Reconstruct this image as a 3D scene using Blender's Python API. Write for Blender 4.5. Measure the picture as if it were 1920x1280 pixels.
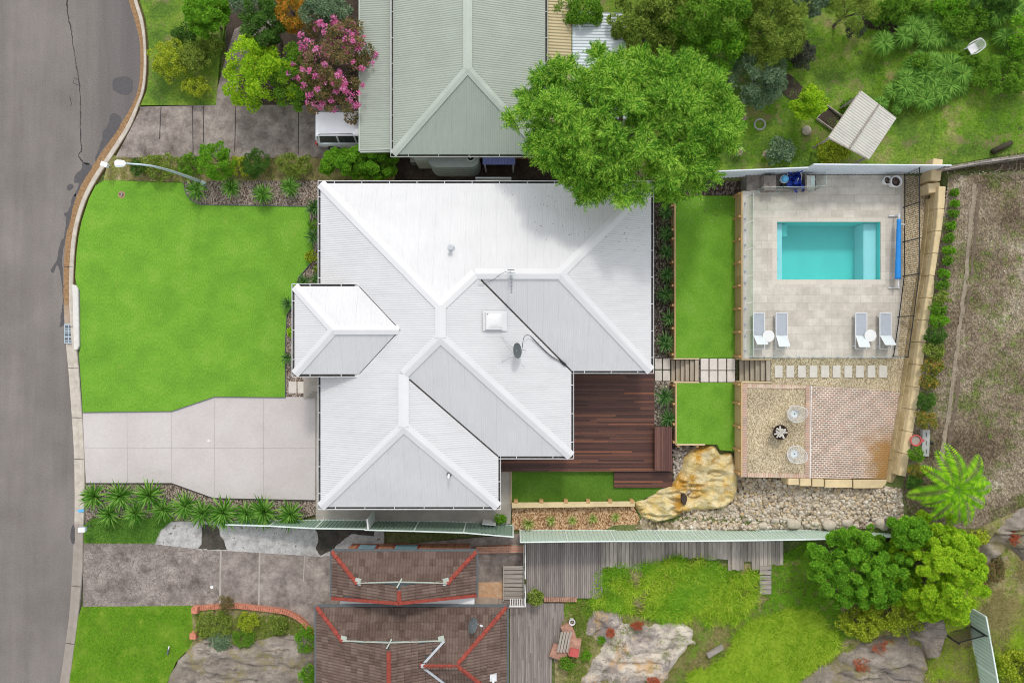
import bpy, bmesh, math, random
import numpy as np
from mathutils import Vector, Matrix
from mathutils.geometry import tessellate_polygon
random.seed(7); RNG = np.random.default_rng(11)
for o in list(bpy.data.objects): bpy.data.objects.remove(o)
C = bpy.context.scene
COL = C.collection
# ------------------------------------------------------------------ camera, sky, sun, exposure
H = 37.6            # drone height, metres
S = 34.0            # pixels per metre at ground level in the 1920 px photograph
cam_d = bpy.data.cameras.new("camera"); cam = bpy.data.objects.new("camera", cam_d); COL.objects.link(cam)
cam.location = (0, 0, H); cam.rotation_euler = (0, 0, 0)
cam_d.sensor_width = 36.0; cam_d.lens = 36.0 * H * S / 1920.0
cam_d.clip_end = 2000
C.camera = cam
C.cycles.pixel_filter_type = 'BLACKMAN_HARRIS'; C.cycles.filter_width = 1.0
w = bpy.data.worlds.new("World"); C.world = w; w.use_nodes = True
SUN_EL, SUN_AZ = 47.0, 7.0      # azimuth clockwise from north (+Y)
nt = w.node_tree
sky = nt.nodes.new('ShaderNodeTexSky'); sky.sky_type = 'NISHITA'; sky.sun_disc = False
sky.sun_elevation = math.radians(SUN_EL); sky.sun_rotation = math.radians(SUN_AZ); sky.dust_density = 1.0; sky.air_density = 0.8; sky.ozone_density = 1.0
bgn = nt.nodes['Background']; hz_ = nt.nodes.new('ShaderNodeHueSaturation'); hz_.inputs['Saturation'].default_value = .16; nt.links.new(sky.outputs[0], hz_.inputs['Color']); nt.links.new(hz_.outputs[0], bgn.inputs[0]); bgn.inputs[1].default_value = 0.15
sl = bpy.data.lights.new("sun", 'SUN'); so = bpy.data.objects.new("sun", sl); COL.objects.link(so)
sl.energy = 0.68; sl.angle = math.radians(7.0); sl.color = (1.0, 0.94, 0.86)
el, az = math.radians(SUN_EL), math.radians(SUN_AZ)
sd = Vector((math.sin(az) * math.cos(el), math.cos(az) * math.cos(el), math.sin(el)))
so.rotation_euler = sd.to_track_quat('Z', 'Y').to_euler(); so.location = (0, 20, 60)
C.view_settings.view_transform = 'Standard'; C.view_settings.look = 'None'
C.view_settings.exposure = 1.06; C.view_settings.gamma = 1.0

# ------------------------------------------------------------------ helpers: places
def P(px, py, z=0.0):
    k = (1 - z / H) / S
    return Vector(((px - 960) * k, (640 - py) * k, z))
def ss(a, b, x):
    t = min(1, max(0, (x - a) / (b - a))); return t * t * (3 - 2 * t)
def hsh(i, j):
    n = math.sin(i * 127.1 + j * 311.7) * 43758.5453; return n - math.floor(n)
def vn(x, y):
    i, j = math.floor(x), math.floor(y); fx, fy = x - i, y - j
    fx = fx * fx * (3 - 2 * fx); fy = fy * fy * (3 - 2 * fy)
    a = hsh(i, j) * (1 - fx) + hsh(i + 1, j) * fx; b = hsh(i, j + 1) * (1 - fx) + hsh(i + 1, j + 1) * fx
    return a * (1 - fy) + b * fy - .5
def fbm(x, y, o=4):
    s, a = 0, 1
    for k in range(o): s += a * vn(x, y); x = x * 2.03 + 5.1; y = y * 2.03 + 1.7; a *= .5
    return s
def wallx(Y): return 19.75 + (Y + 7.2) * 2.25 / 15.1
def zfun(X, Y):
    if Y > 8.7:                                    # northern neighbour's land
        z = -.06 + 1.6 * ss(3, 12.5, X) + .5 * ss(14, 24, X)
        m = ss(-6, -8, X) * 0 + ss(9, 12, X) * ss(8.8, 9.6, Y)
        z += .28 * m * fbm(X * .35, Y * .35)
        z += .35 * ss(18, 26, X)
        z = z + (2.7 - z) * ss(8.9, 8.7, Y) * ss(21.0, 21.6, X)
        return z
    if Y > -9.75:
        xw = wallx(Y) + .25
        z = -.06 if X < 8.9 else -.06 + .7 * ss(10.4, 10.8, X) + .9 * ss(13.7, 14.0, X)
        if Y < -5.6 and X > 8.2 and X < xw + .5:       # rock and pebble bank
            zb = .02 + 1.45 * ss(9.0, 19.5, X)
            z = z + (zb - z) * ss(-5.6, -6.6, Y)
        wd = .15 + 1.1 * ss(-7.0, -7.8, Y)
        if X > xw - wd - .05:
            zu = 2.72 + .055 * max(0, X - 21) + .14 * fbm(X * .5, Y * .5 + 3) * ss(xw + .3, xw + 1.5, X)
            z = z + (zu - z) * ss(xw - wd, xw + (wd - .15) * .6, X)
        return z
    z = -.06
    if X > 4.2:
        zb = .25 * ss(4.2, 6, X) + .5 * ss(8, 14, X) + 1.0 * ss(14.5, 20, X) + .9 * ss(19, 25, X)
        z = -.06 + zb * ss(-9.75, -10.4, Y) + (.02 + 1.45 * ss(9.0, 19.5, X)) * ss(-10.4, -9.75, Y)
        z += .3 * ss(4.5, 6, X) * fbm(X * .45 + 9, Y * .45) * ss(-10.2, -11, Y)
        if X > 17: z += (2.75 - z) * ss(17, 21, X) * ss(-10.8, -9.5, Y)
        if X > wallx(Y) + .3: z = max(z, 2.72 * ss(-14, -9.75, Y))
    return z
def PG(px, py, dz=0.0):
    z = 0.5
    for _ in range(8):
        p = P(px, py, z); z = .5 * z + .5 * (zfun(p.x, p.y) + dz)
    return P(px, py, z)
def Pn(pts, z): return [P(a, b, z) for a, b in pts]

# ------------------------------------------------------------------ helpers: objects
ORG = {}
def tag(o, label=None, cat=None, group=None, kind=None):
    if label: o['label'] = label
    if cat: o['category'] = cat
    if group: o['group'] = group
    if kind: o['kind'] = kind
    return o
def thing(name, label, cat, loc=(0, 0, 0), group=None):
    o = bpy.data.objects.new(name, None); COL.objects.link(o); o.location = Vector(loc); o.empty_display_size = .2
    ORG[o.name] = Vector(loc); return tag(o, label, cat, group)
def link_mesh(name, me, parent, org):
    o = bpy.data.objects.new(name, me); COL.objects.link(o); ORG[o.name] = Vector(org)
    if parent is not None:
        o.parent = parent; o.location = Vector(org) - ORG[parent.name]
    else: o.location = Vector(org)
    return o
def copy_tree(o, parent=None):
    c = o.copy(); COL.objects.link(c); c.parent = parent; ORG[c.name] = ORG.get(o.name, Vector()).copy()
    for ch in o.children: copy_tree(ch, c)
    return c
class MB:
    def __init__(s): s.v = []; s.f = []
    def add(s, v, f):
        n = len(s.v); s.v += [tuple(p) for p in v]; s.f += [tuple(i + n for i in q) for q in f]; return s
    def box(s, c, d, rz=0, rx=0, ry=0):
        M = Matrix.Translation(Vector(c)) @ Matrix.Rotation(rz, 4, 'Z') @ Matrix.Rotation(ry, 4, 'Y') @ Matrix.Rotation(rx, 4, 'X')
        v = [M @ Vector((x * d[0] / 2, y * d[1] / 2, z * d[2] / 2)) for x in (-1, 1) for y in (-1, 1) for z in (-1, 1)]
        return s.add(v, [(0, 1, 3, 2), (4, 6, 7, 5), (0, 4, 5, 1), (2, 3, 7, 6), (0, 2, 6, 4), (1, 5, 7, 3)])
    def beam(s, a, b, wd, ht, up=(0, 0, 1)):
        a, b = Vector(a), Vector(b); d = (b - a); L = d.length
        if L < 1e-6: return s
        d.normalize(); u = Vector(up)
        if abs(d.dot(u)) > .99: u = Vector((1, 0, 0))
        sx = d.cross(u).normalized(); uz = sx.cross(d).normalized()
        v = [p + sx * (i * wd / 2) + uz * (j * ht / 2) for p in (a, b) for i, j in ((-1, -1), (1, -1), (1, 1), (-1, 1))]
        return s.add(v, [(0, 1, 2, 3), (7, 6, 5, 4), (0, 4, 5, 1), (1, 5, 6, 2), (2, 6, 7, 3), (3, 7, 4, 0)])
    def prism(s, poly, z0, z1):
        poly = [Vector((p[0], p[1], 0)) for p in poly]
        ar = sum(poly[i].x * poly[(i + 1) % len(poly)].y - poly[(i + 1) % len(poly)].x * poly[i].y for i in range(len(poly)))
        if ar < 0: poly = poly[::-1]
        n = len(poly); T = tessellate_polygon([poly])
        f = []
        for t in T:
            a, b, c = t; cr = (poly[b] - poly[a]).cross(poly[c] - poly[a]).z
            if cr < 0: a, b, c = c, b, a
            f.append((a + n, b + n, c + n)); f.append((c, b, a))
        f += [(i, (i + 1) % n, (i + 1) % n + n, i + n) for i in range(n)]
        return s.add([(p.x, p.y, z0) for p in poly] + [(p.x, p.y, z1) for p in poly], f)
    def tube(s, pts, r, n=8, cap=True):
        pts = [Vector(p) for p in pts]; m = len(pts); rs = r if isinstance(r, (list, tuple)) else [r] * m
        v = []; prev = None
        for i, p in enumerate(pts):
            d = (pts[min(i + 1, m - 1)] - pts[max(i - 1, 0)]).normalized()
            if prev is None:
                u = Vector((0, 0, 1)) if abs(d.z) < .9 else Vector((1, 0, 0)); prev = d.cross(u).normalized()
            a = (prev - d * prev.dot(d)).normalized(); b = d.cross(a); prev = a
            v += [p + (a * math.cos(t) + b * math.sin(t)) * rs[i] for t in [2 * math.pi * k / n for k in range(n)]]
        f = [(i * n + k, i * n + (k + 1) % n, (i + 1) * n + (k + 1) % n, (i + 1) * n + k) for i in range(m - 1) for k in range(n)]
        if cap: f += [tuple(range(n))[::-1], tuple(range((m - 1) * n, m * n))]
        return s.add(v, f)
    def lathe(s, c, prof, n=24, capb=True, capt=True):
        c = Vector(c); v = []
        for r, z in prof: v += [c + Vector((r * math.cos(2 * math.pi * k / n), r * math.sin(2 * math.pi * k / n), z)) for k in range(n)]
        m = len(prof)
        f = [(i * n + k, i * n + (k + 1) % n, (i + 1) * n + (k + 1) % n, (i + 1) * n + k) for i in range(m - 1) for k in range(n)]
        if capb: f.append(tuple(range(n))[::-1])
        if capt: f.append(tuple(range((m - 1) * n, m * n)))
        return s.add(v, f)
    def strip(s, pts, wd, dz=0.0):            # flat ribbon lying on given 3-D points
        pts = [Vector(p) for p in pts]; v = []
        for i, p in enumerate(pts):
            d = pts[min(i + 1, len(pts) - 1)] - pts[max(i - 1, 0)]; nrm = Vector((-d.y, d.x, 0)).normalized()
            ww = wd[i] if isinstance(wd, (list, tuple)) else wd
            v += [p + nrm * ww / 2 + Vector((0, 0, dz)), p - nrm * ww / 2 + Vector((0, 0, dz))]
        return s.add(v, [(2 * i + 1, 2 * i + 3, 2 * i + 2, 2 * i) for i in range(len(pts) - 1)])
    def build(s, name, mat, parent=None, smooth=False, org=None, bevel=0):
        if org is None:
            a = np.array(s.v); org = Vector(((a[:, 0].min() + a[:, 0].max()) / 2, (a[:, 1].min() + a[:, 1].max()) / 2, a[:, 2].min()))
        org = Vector(org)
        me = bpy.data.meshes.new(name); me.from_pydata([(p[0] - org.x, p[1] - org.y, p[2] - org.z) for p in s.v], [], s.f)
        me.materials.append(mat)
        if bevel:
            bm = bmesh.new(); bm.from_mesh(me)
            es = [e for e in bm.edges if len(e.link_faces) == 2 and e.calc_face_angle(0) > .6]
            bmesh.ops.bevel(bm, geom=es, offset=bevel, segments=2, affect='EDGES', clamp_overlap=True); bm.to_mesh(me); bm.free()
        if smooth: me.polygons.foreach_set('use_smooth', [True] * len(me.polygons))
        me.update()
        return link_mesh(name, me, parent, org)
class NB:                                     # numpy mesh of many instanced little shapes (quads or tris)
    def __init__(s): s.V = []; s.F = []; s.n = 0
    def inst(s, tv, tf, pos, fr, sc):
        tv = np.asarray(tv, float); tf = np.asarray(tf, int); N = len(pos); K = len(tv)
        sc = np.asarray(sc, float)
        if sc.ndim == 1: sc = sc[:, None]
        loc = tv[None] * sc[:, None, :] if sc.shape[1] == 3 else tv[None] * sc[:, :, None]
        v = np.einsum('nki,nij->nkj', loc, fr) + pos[:, None, :]
        s.V.append(v.reshape(-1, 3)); s.F.append((tf[None] + (np.arange(N) * K)[:, None, None] + s.n).reshape(-1, tf.shape[1])); s.n += N * K
        return s
    def build(s, name, mat, parent=None, org=None, smooth=False):
        V = np.concatenate(s.V); org = Vector(org) if org is not None else Vector((V[:, 0].mean(), V[:, 1].mean(), V[:, 2].min()))
        V = V - np.array(org)
        k = [f.shape[1] for f in s.F]; loops = np.concatenate([f.ravel() for f in s.F]); tot = np.concatenate([np.full(len(f), f.shape[1]) for f in s.F])
        me = bpy.data.meshes.new(name); me.vertices.add(len(V)); me.vertices.foreach_set('co', V.astype(np.float32).ravel())
        me.loops.add(len(loops)); me.loops.foreach_set('vertex_index', loops.astype(np.int32))
        me.polygons.add(len(tot)); st = np.concatenate([[0], np.cumsum(tot)[:-1]]); me.polygons.foreach_set('loop_start', st.astype(np.int32)); me.polygons.foreach_set('loop_total', tot.astype(np.int32))
        me.polygons.foreach_set('use_smooth', np.full(len(tot), smooth))
        me.update(calc_edges=True); me.materials.append(mat)
        return link_mesh(name, me, parent, org)
def frames(d, up):                            # rows: x axis = d, y = side, z = normal
    d = d / np.linalg.norm(d, axis=1, keepdims=True)
    s = np.cross(up, d); s /= np.linalg.norm(s, axis=1, keepdims=True) + 1e-9
    n = np.cross(d, s); return np.stack([d, s, n], axis=1)
def unit(N):
    v = RNG.normal(size=(N, 3)); return v / np.linalg.norm(v, axis=1, keepdims=True)

def drape(name, poly, mat, dz=.02, step=.5, label=None, kind='structure', zf=None, parent=None):
    """a sheet with the outline poly (world XY) laid over the terrain"""
    bm = bmesh.new(); poly = [Vector((p[0], p[1], 0)) for p in poly]
    vs = [bm.verts.new(p) for p in poly]
    for t in tessellate_polygon([poly]):
        try: bm.faces.new([vs[i] for i in t])
        except ValueError: pass
    xs = [p.x for p in poly]; ys = [p.y for p in poly]
    for ax, lo, hi in ((0, min(xs), max(xs)), (1, min(ys), max(ys))):
        c = lo + step
        while c < hi - 1e-3:
            co = [0, 0, 0]; co[ax] = c; no = [0, 0, 0]; no[ax] = 1
            bmesh.ops.bisect_plane(bm, geom=bm.verts[:] + bm.edges[:] + bm.faces[:], plane_co=co, plane_no=no); c += step
    f = zf or (lambda x, y: zfun(x, y) + dz)
    for v in bm.verts: v.co.z = f(v.co.x, v.co.y)
    bmesh.ops.recalc_face_normals(bm, faces=bm.faces)
    if sum(q.normal.z for q in bm.faces) < 0: bmesh.ops.reverse_faces(bm, faces=bm.faces)
    me = bpy.data.meshes.new(name); bm.to_mesh(me); bm.free(); me.materials.append(mat)
    me.polygons.foreach_set('use_smooth', [True] * len(me.polygons))
    o = link_mesh(name, me, parent, (0, 0, 0)); 
    if kind: o['kind'] = kind
    return o
def slab(name, pts, z, mat, depth=.3, kind='structure', parent=None, bevel=0):
    m = MB().prism([P(a, b, z) for a, b in pts], z - depth, z); o = m.build(name, mat, parent, bevel=bevel)
    if kind: o['kind'] = kind
    return o
def wobble(pts, amp, step=6, seed=0, closed=True):        # roughen a pixel outline
    out = []; n = len(pts)
    for i in range(n if closed else n - 1):
        a, b = pts[i], pts[(i + 1) % n]; L = math.hypot(b[0] - a[0], b[1] - a[1]); k = max(1, int(L / step))
        for j in range(k):
            t = j / k; x = a[0] + (b[0] - a[0]) * t; y = a[1] + (b[1] - a[1]) * t
            out.append((x + amp * 2 * fbm(x * .13 + seed, y * .13, 3), y + amp * 2 * fbm(x * .13 + 40, y * .13 + seed, 3)))
    return out
def smoothpoly(pts, k=6):                                  # closed Catmull-Rom
    n = len(pts); out = []
    for i in range(n):
        p0, p1, p2, p3 = [Vector((*pts[(i + j) % n][:2], 0)) for j in (-1, 0, 1, 2)]
        for j in range(k):
            t = j / k; q = .5 * (2 * p1 + (p2 - p0) * t + (2 * p0 - 5 * p1 + 4 * p2 - p3) * t * t + (3 * p1 - p0 - 3 * p2 + p3) * t ** 3)
            out.append((q.x, q.y))
    return out
def opencurve(pts, k=6):
    out = []; n = len(pts); V3 = [Vector(p) if len(p) == 3 else Vector((*p, 0)) for p in pts]
    for i in range(n - 1):
        p0 = V3[max(i - 1, 0)]; p1 = V3[i]; p2 = V3[i + 1]; p3 = V3[min(i + 2, n - 1)]
        for j in range(k):
            t = j / k; out.append(.5 * (2 * p1 + (p2 - p0) * t + (2 * p0 - 5 * p1 + 4 * p2 - p3) * t * t + (3 * p1 - p0 - 3 * p2 + p3) * t ** 3))
    out.append(V3[-1]); return out
ORD = ['first', 'second', 'third', 'fourth', 'fifth', 'sixth', 'seventh', 'eighth', 'ninth', 'tenth', 'eleventh', 'twelfth', 'thirteenth', 'fourteenth', 'fifteenth', 'sixteenth', 'seventeenth', 'eighteenth', 'nineteenth', 'twentieth']

# ------------------------------------------------------------------ materials
class N:
    def __init__(s, name):
        s.m = bpy.data.materials.new(name); s.m.use_nodes = True; s.t = s.m.node_tree; s.b = s.t.nodes['Principled BSDF']
        s.pos = s.new('ShaderNodeNewGeometry')
    def new(s, t, **k):
        n = s.t.nodes.new(t)
        for a, b in k.items(): setattr(n, a, b)
        return n
    def lk(s, a, b): s.t.links.new(a, b)
    def noise(s, scale, detail=4, rough=.6, vec=None, dist=0):
        n = s.new('ShaderNodeTexNoise'); n.inputs['Scale'].default_value = scale; n.inputs['Detail'].default_value = detail; n.inputs['Roughness'].default_value = rough; n.inputs['Distortion'].default_value = dist
        s.lk(vec or s.pos.outputs['Position'], n.inputs['Vector']); return n.outputs['Fac']
    def vor(s, scale, feature='F1', vec=None, out='Distance', rnd=1):
        n = s.new('ShaderNodeTexVoronoi'); n.feature = feature; n.inputs['Scale'].default_value = scale; n.inputs['Randomness'].default_value = rnd
        s.lk(vec or s.pos.outputs['Position'], n.inputs['Vector']); return n.outputs[out]
    def ramp(s, fac, stops):
        n = s.new('ShaderNodeValToRGB'); e = n.color_ramp.elements
        while len(e) < len(stops): e.new(.5)
        for i, (p, c) in enumerate(stops): e[i].position = p; e[i].color = (*c, 1) if len(c) == 3 else c
        s.lk(fac, n.inputs[0]); return n.outputs[0]
    def mix(s, fac, a, b, mode='MIX'):
        n = s.new('ShaderNodeMix', data_type='RGBA', blend_type=mode); n.clamp_factor = True
        for v, i in ((fac, 0), (a, 6), (b, 7)):
            if hasattr(v, 'links') or isinstance(v, bpy.types.NodeSocket): s.lk(v, n.inputs[i])
            elif i == 0: n.inputs[0].default_value = v
            else: n.inputs[i].default_value = (*v, 1)
        return n.outputs[2]
    def math(s, op, a, b=None, c=None):
        n = s.new('ShaderNodeMath', operation=op)
        for i, v in enumerate((a, b, c)):
            if v is None: continue
            if isinstance(v, bpy.types.NodeSocket): s.lk(v, n.inputs[i])
            else: n.inputs[i].default_value = v
        return n.outputs[0]
    def xyz(s):
        n = s.new('ShaderNodeSeparateXYZ'); s.lk(s.pos.outputs['Position'], n.inputs[0]); return n.outputs
    def step(s, x, a, b):
        n = s.new('ShaderNodeMapRange'); n.inputs[1].default_value = a; n.inputs[2].default_value = b; s.lk(x, n.inputs[0]); return n.outputs[0]
    def scaled(s, sx, sy, sz=1, rz=0, loc=(0, 0, 0)):
        n = s.new('ShaderNodeMapping'); n.inputs['Scale'].default_value = (sx, sy, sz); n.inputs['Rotation'].default_value = (0, 0, rz); n.inputs['Location'].default_value = loc
        s.lk(s.pos.outputs['Position'], n.inputs[0]); return n.outputs[0]
    def bump(s, h, strength=.3, dist=.02, chain=None):
        n = s.new('ShaderNodeBump'); n.inputs['Strength'].default_value = strength; n.inputs['Distance'].default_value = dist; s.lk(h, n.inputs['Height'])
        if chain: s.lk(chain, n.inputs['Normal'])
        return n.outputs[0]
    def fin(s, col=None, rough=.8, bump=None, metal=0, spec=.3):
        if col is not None:
            if isinstance(col, bpy.types.NodeSocket): s.lk(col, s.b.inputs['Base Color'])
            else: s.b.inputs['Base Color'].default_value = (*col, 1)
        if isinstance(rough, bpy.types.NodeSocket): s.lk(rough, s.b.inputs['Roughness'])
        else: s.b.inputs['Roughness'].default_value = rough
        s.b.inputs['Metallic'].default_value = metal; s.b.inputs['Specular IOR Level'].default_value = spec
        if bump: s.lk(bump, s.b.inputs['Normal'])
        return s.m
def simple(name, c, rough=.6, var=.12, scale=3, metal=0, spec=.3, bump=.0):
    n = N(name); f = n.noise(scale, 5); k = 1 - var; k2 = 1 + var
    col = n.ramp(f, [(.3, tuple(x * k for x in c)), (.7, tuple(min(1, x * k2) for x in c))])
    return n.fin(col, rough, n.bump(n.noise(scale * 12, 3), bump, .01) if bump else None, metal, spec)
def multi(name, stops, scale, fine, fstops=.25, rough=.9, bump=.4, bscale=None, bdist=.02, spec=.15, patch=None, dist=0):
    """large blotches coloured by stops, grain on top, optional second patch colour"""
    n = N(name); f = n.noise(scale, 6, .62, dist=dist); col = n.ramp(f, stops)
    g = n.noise(fine, 3, .7); gr = n.ramp(g, [(.28, (1 - fstops,) * 3), (.72, (1 + fstops,) * 3)])
    col = n.mix(1.0, col, gr, 'MULTIPLY')
    if patch:
        sc, lo, hi, pc = patch; col = n.mix(n.step(n.noise(sc, 6, .7), lo, hi), col, pc)
    return n.fin(col, rough, n.bump(n.noise(bscale or fine, 4, .7), bump, bdist), 0, spec)
def leafmat(name, stops, trans=.35, big=.5, rough=.5, hue=None):
    n = N(name); r = n.pos.outputs['Random Per Island']; stops = [(p_, tuple(min(.72, x_ * 1.18) for x_ in c_)) for p_, c_ in stops]
    f = n.math('ADD', n.math('MULTIPLY', r, .65), n.math('MULTIPLY', n.noise(big, 3), .5))
    col = n.ramp(f, stops)
    n.fin(col, .7, None, 0, .1)
    tr = n.new('ShaderNodeBsdfTranslucent'); n.lk(n.mix(1.0, col, (1.1, 1.15, .6), 'MULTIPLY'), tr.inputs[0])
    mx = n.new('ShaderNodeMixShader'); mx.inputs[0].default_value = trans
    n.lk(n.b.outputs[0], mx.inputs[1]); n.lk(tr.outputs[0], mx.inputs[2]); n.lk(mx.outputs[0], n.t.nodes['Material Output'].inputs[0])
    return n.m
def corrugated(name, c, axis, pitch=.1, rough=.45, grime=.08, bstr=.8, gcol=None, depth=.02):
    n = N(name); v = n.xyz()[axis]; rough = .7
    w = n.math('SINE', n.math('MULTIPLY', v, 2 * math.pi / pitch))
    f = n.noise(.7, 6, .65); g2 = n.noise(1, 5, .65, n.scaled(*((14, .8, 1) if axis == 0 else (.8, 14, 1))))
    lap = n.math('PINGPONG', v, .381)
    col = n.ramp(f, [(.3, tuple(x * (1 - grime) for x in c)), (.65, c)])
    col = n.mix(1.0, col, n.ramp(g2, [(.3, (1 - grime * .8,) * 3), (.6, (1, 1, 1))]), 'MULTIPLY'); col = n.mix(n.math('MULTIPLY', n.step(lap, .014, .004), .22), col, tuple(x * .4 for x in c))
    if gcol: col = n.mix(n.step(n.noise(.35, 6, .7), .5, .75), col, gcol)
    return n.fin(col, rough, n.bump(w, bstr, depth), 0, .12)
def _trav(n, col):
    return n.mix(n.math('MULTIPLY', n.step(n.noise(.55, 5, .7, n.scaled(1, 1, 1, 0, (5, 2, 0))), .50, .66), .30), col, (.27, .235, .20))
def brickmat(name, c1, c2, mortar, bw, bh, ms=.01, rz=0, off=.5, rough=.9, stain=None, bump=.5, patchy=.25, loc=(0, 0, 0)):
    n = N(name); vec = n.scaled(1, 1, 1, rz, loc)
    b = n.new('ShaderNodeTexBrick'); b.offset = off; n.lk(vec, b.inputs['Vector'])
    b.inputs['Scale'].default_value = 1; b.inputs['Brick Width'].default_value = bw; b.inputs['Row Height'].default_value = bh; b.inputs['Mortar Size'].default_value = ms; b.inputs['Mortar Smooth'].default_value = .2
    for i, c in ((1, c1), (2, c2), (3, mortar)): b.inputs[i].default_value = (*c, 1)
    col = n.mix(1.0, b.outputs[0], n.ramp(n.noise(1.6, 6, .7), [(.3, (1 - patchy,) * 3), (.7, (1 + patchy * .6,) * 3)]), 'MULTIPLY')
    col = n.mix(1.0, col, n.ramp(n.noise(30, 3, .7), [(.3, (.88,) * 3), (.7, (1.1,) * 3)]), 'MULTIPLY')
    if stain: col = stain(n, col)
    return n.fin(col, rough, n.bump(b.outputs['Fac'], -bump, .01, n.bump(n.noise(40, 3), .2, .01)), 0, .2)
def boards(name, stops, rough=.6, axis=0, grain=.25, spec=.3):
    n = N(name); r = n.pos.outputs['Random Per Island']; col = n.ramp(r, stops)
    sc = [30, 30, 5]; sc[axis] = 1.2; g = n.noise(1, 4, .6, n.scaled(*sc)); col = n.mix(1.0, col, n.ramp(g, [(.3, (1 - grain,) * 3), (.7, (1 + grain,) * 3)]), 'MULTIPLY')
    return n.fin(col, rough, n.bump(g, .3, .01), 0, spec)
M = {}
M['asphalt'] = (lambda n: n.fin(n.mix(1.0, n.mix(n.step(n.xyz()[0], -24.2, -21.5), n.ramp(n.noise(.25, 5, .6), [(.3, (.156, .140, .128)), (.7, (.214, .193, .178))]), (.140, .127, .122)),
            n.mix(1.0, n.ramp(n.noise(13, 4, .85), [(.25, (.72,) * 3), (.75, (1.3,) * 3)]), n.ramp(n.noise(1, 5, .6, n.scaled(1.4, .12, 1)), [(.3, (.88,) * 3), (.7, (1.1,) * 3)]), 'MULTIPLY'), 'MULTIPLY'), .95, n.bump(n.noise(60, 2, .8), .5, .01), 0, .15))(N('worn_asphalt'))
M['crack'] = simple('crack_tar', (.05, .045, .045), .9)
M['wet'] = simple('damp_asphalt', (.075, .07, .072), .55, .15, 6, spec=.4)
def _kerb(n):
    X, Y, Z = n.xyz()
    base = n.ramp(n.noise(3, 5), [(.3, (.40, .355, .30)), (.7, (.55, .50, .43))])
    rust = n.ramp(n.noise(8, 5), [(.3, (.20, .115, .055)), (.7, (.36, .23, .12))])
    m = n.math('MULTIPLY', n.step(n.math('ADD', Y, n.math('MULTIPLY', n.noise(1.2, 4), 2)), 1.2, 3.2), n.step(Z, .105, .07))
    dark = n.step(n.math('ADD', Y, n.noise(1, 3)), -9.2, -9.8)
    col = n.mix(m, n.mix(n.math('MULTIPLY', dark, .6), base, (.18, .15, .135)), rust)
    return n.fin(col, .9, n.bump(n.noise(30, 4), .3, .01), 0, .2)
M['kerb'] = _kerb(N('kerb_concrete'))
M['white_concrete'] = simple('pale_lintel_concrete', (.60, .58, .54), .85, .06, 4, bump=.1)
def _drive(n):
    f = n.ramp(n.noise(.5, 5), [(.3, (.47, .43, .415)), (.7, (.53, .495, .48))])
    col = n.mix(1.0, f, n.ramp(n.noise(7, 5, .75), [(.3, (.92,) * 3), (.7, (1.05,) * 3)]), 'MULTIPLY'); col = n.mix(n.math('MULTIPLY', n.step(n.noise(1.1, 6, .8, n.scaled(.5, 1.6, 1)), .56, .72), .16), col, (.27, .23, .21))
    return n.fin(col, .85, n.bump(n.noise(50, 3), .12, .01), 0, .2)
M['drive'] = _drive(N('smooth_pinkish_concrete'))
M['joint'] = simple('joint_line', (.36, .33, .31), .9)
def _old(n, crazy):
    f = n.ramp(n.noise(1.0, 8, .8), [(.34, (.11, .088, .078)), (.5, (.235, .20, .178)), (.66, (.38, .335, .295))])
    col = n.mix(1.0, f, n.ramp(n.noise(22, 3, .8), [(.25, (.75,) * 3), (.75, (1.25,) * 3)]), 'MULTIPLY'); b = n.bump(n.noise(40, 4), .4, .01)
    if crazy:
        nv = n.new('ShaderNodeVectorMath', operation='ADD'); nn = n.new('ShaderNodeTexNoise'); nn.inputs['Scale'].default_value = 2.5; n.lk(n.pos.outputs['Position'], nn.inputs['Vector'])
        sc = n.new('ShaderNodeVectorMath', operation='SCALE'); sc.inputs['Scale'].default_value = .35; n.lk(nn.outputs['Color'], sc.inputs[0]); n.lk(n.pos.outputs['Position'], nv.inputs[0]); n.lk(sc.outputs[0], nv.inputs[1])
        d = n.vor(4.6, 'DISTANCE_TO_EDGE', nv.outputs[0]); col = n.mix(n.math('MULTIPLY', n.step(d, .05, .015), .75), col, (.10, .085, .08)); b = n.bump(n.step(d, .0, .06), .5, .01, b)
    return n.fin(col, .95, b, 0, .15)
M['old_concrete'] = _old(N('stained_concrete'), False)
M['stamped'] = _old(N('crazy_stamped_concrete'), True)
M['dark_moss'] = multi('dark_mossy_concrete', [(.3, (.035, .032, .026)), (.7, (.09, .08, .065))], 2, 15, .3)
M['grey_render'] = multi('chalky_grey_concrete', [(.3, (.27, .26, .245)), (.5, (.40, .395, .38)), (.7, (.52, .51, .49))], 2.6, 16, .25, rough=1, patch=(2.6, .60, .66, (.15, .135, .12)))
M['side_concrete'] = multi('side_path_concrete', [(.3, (.30, .27, .235)), (.7, (.42, .39, .345))], .8, 18, .1)
def turf(name, a, b, c, scale=.5, fine=26, bump=.6):
    n = N(name); col = n.ramp(n.noise(scale, 5, .6), [(.3, a), (.55, b), (.75, c)])
    st = n.noise(fine, 3, .75, n.scaled(1, .45, 1)); col = n.mix(1.0, col, n.ramp(st, [(.25, (.66, .7, .62)), (.75, (1.32, 1.26, 1.4))]), 'MULTIPLY')
    col = n.mix(n.step(n.noise(1.1, 4, .7), .62, .9), col, tuple(x * y for x, y in zip(c, (1.35, 1.0, 1.3))))
    return n.fin(col, .95, n.bump(st, bump, .02), 0, .1)
M['lawn'] = turf('clipped_lawn', (.115, .27, .026), (.145, .325, .03), (.19, .35, .045), .7, 17)
M['turf'] = turf('back_lawn', (.105, .255, .022), (.14, .31, .028), (.18, .34, .048), .9)
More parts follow.
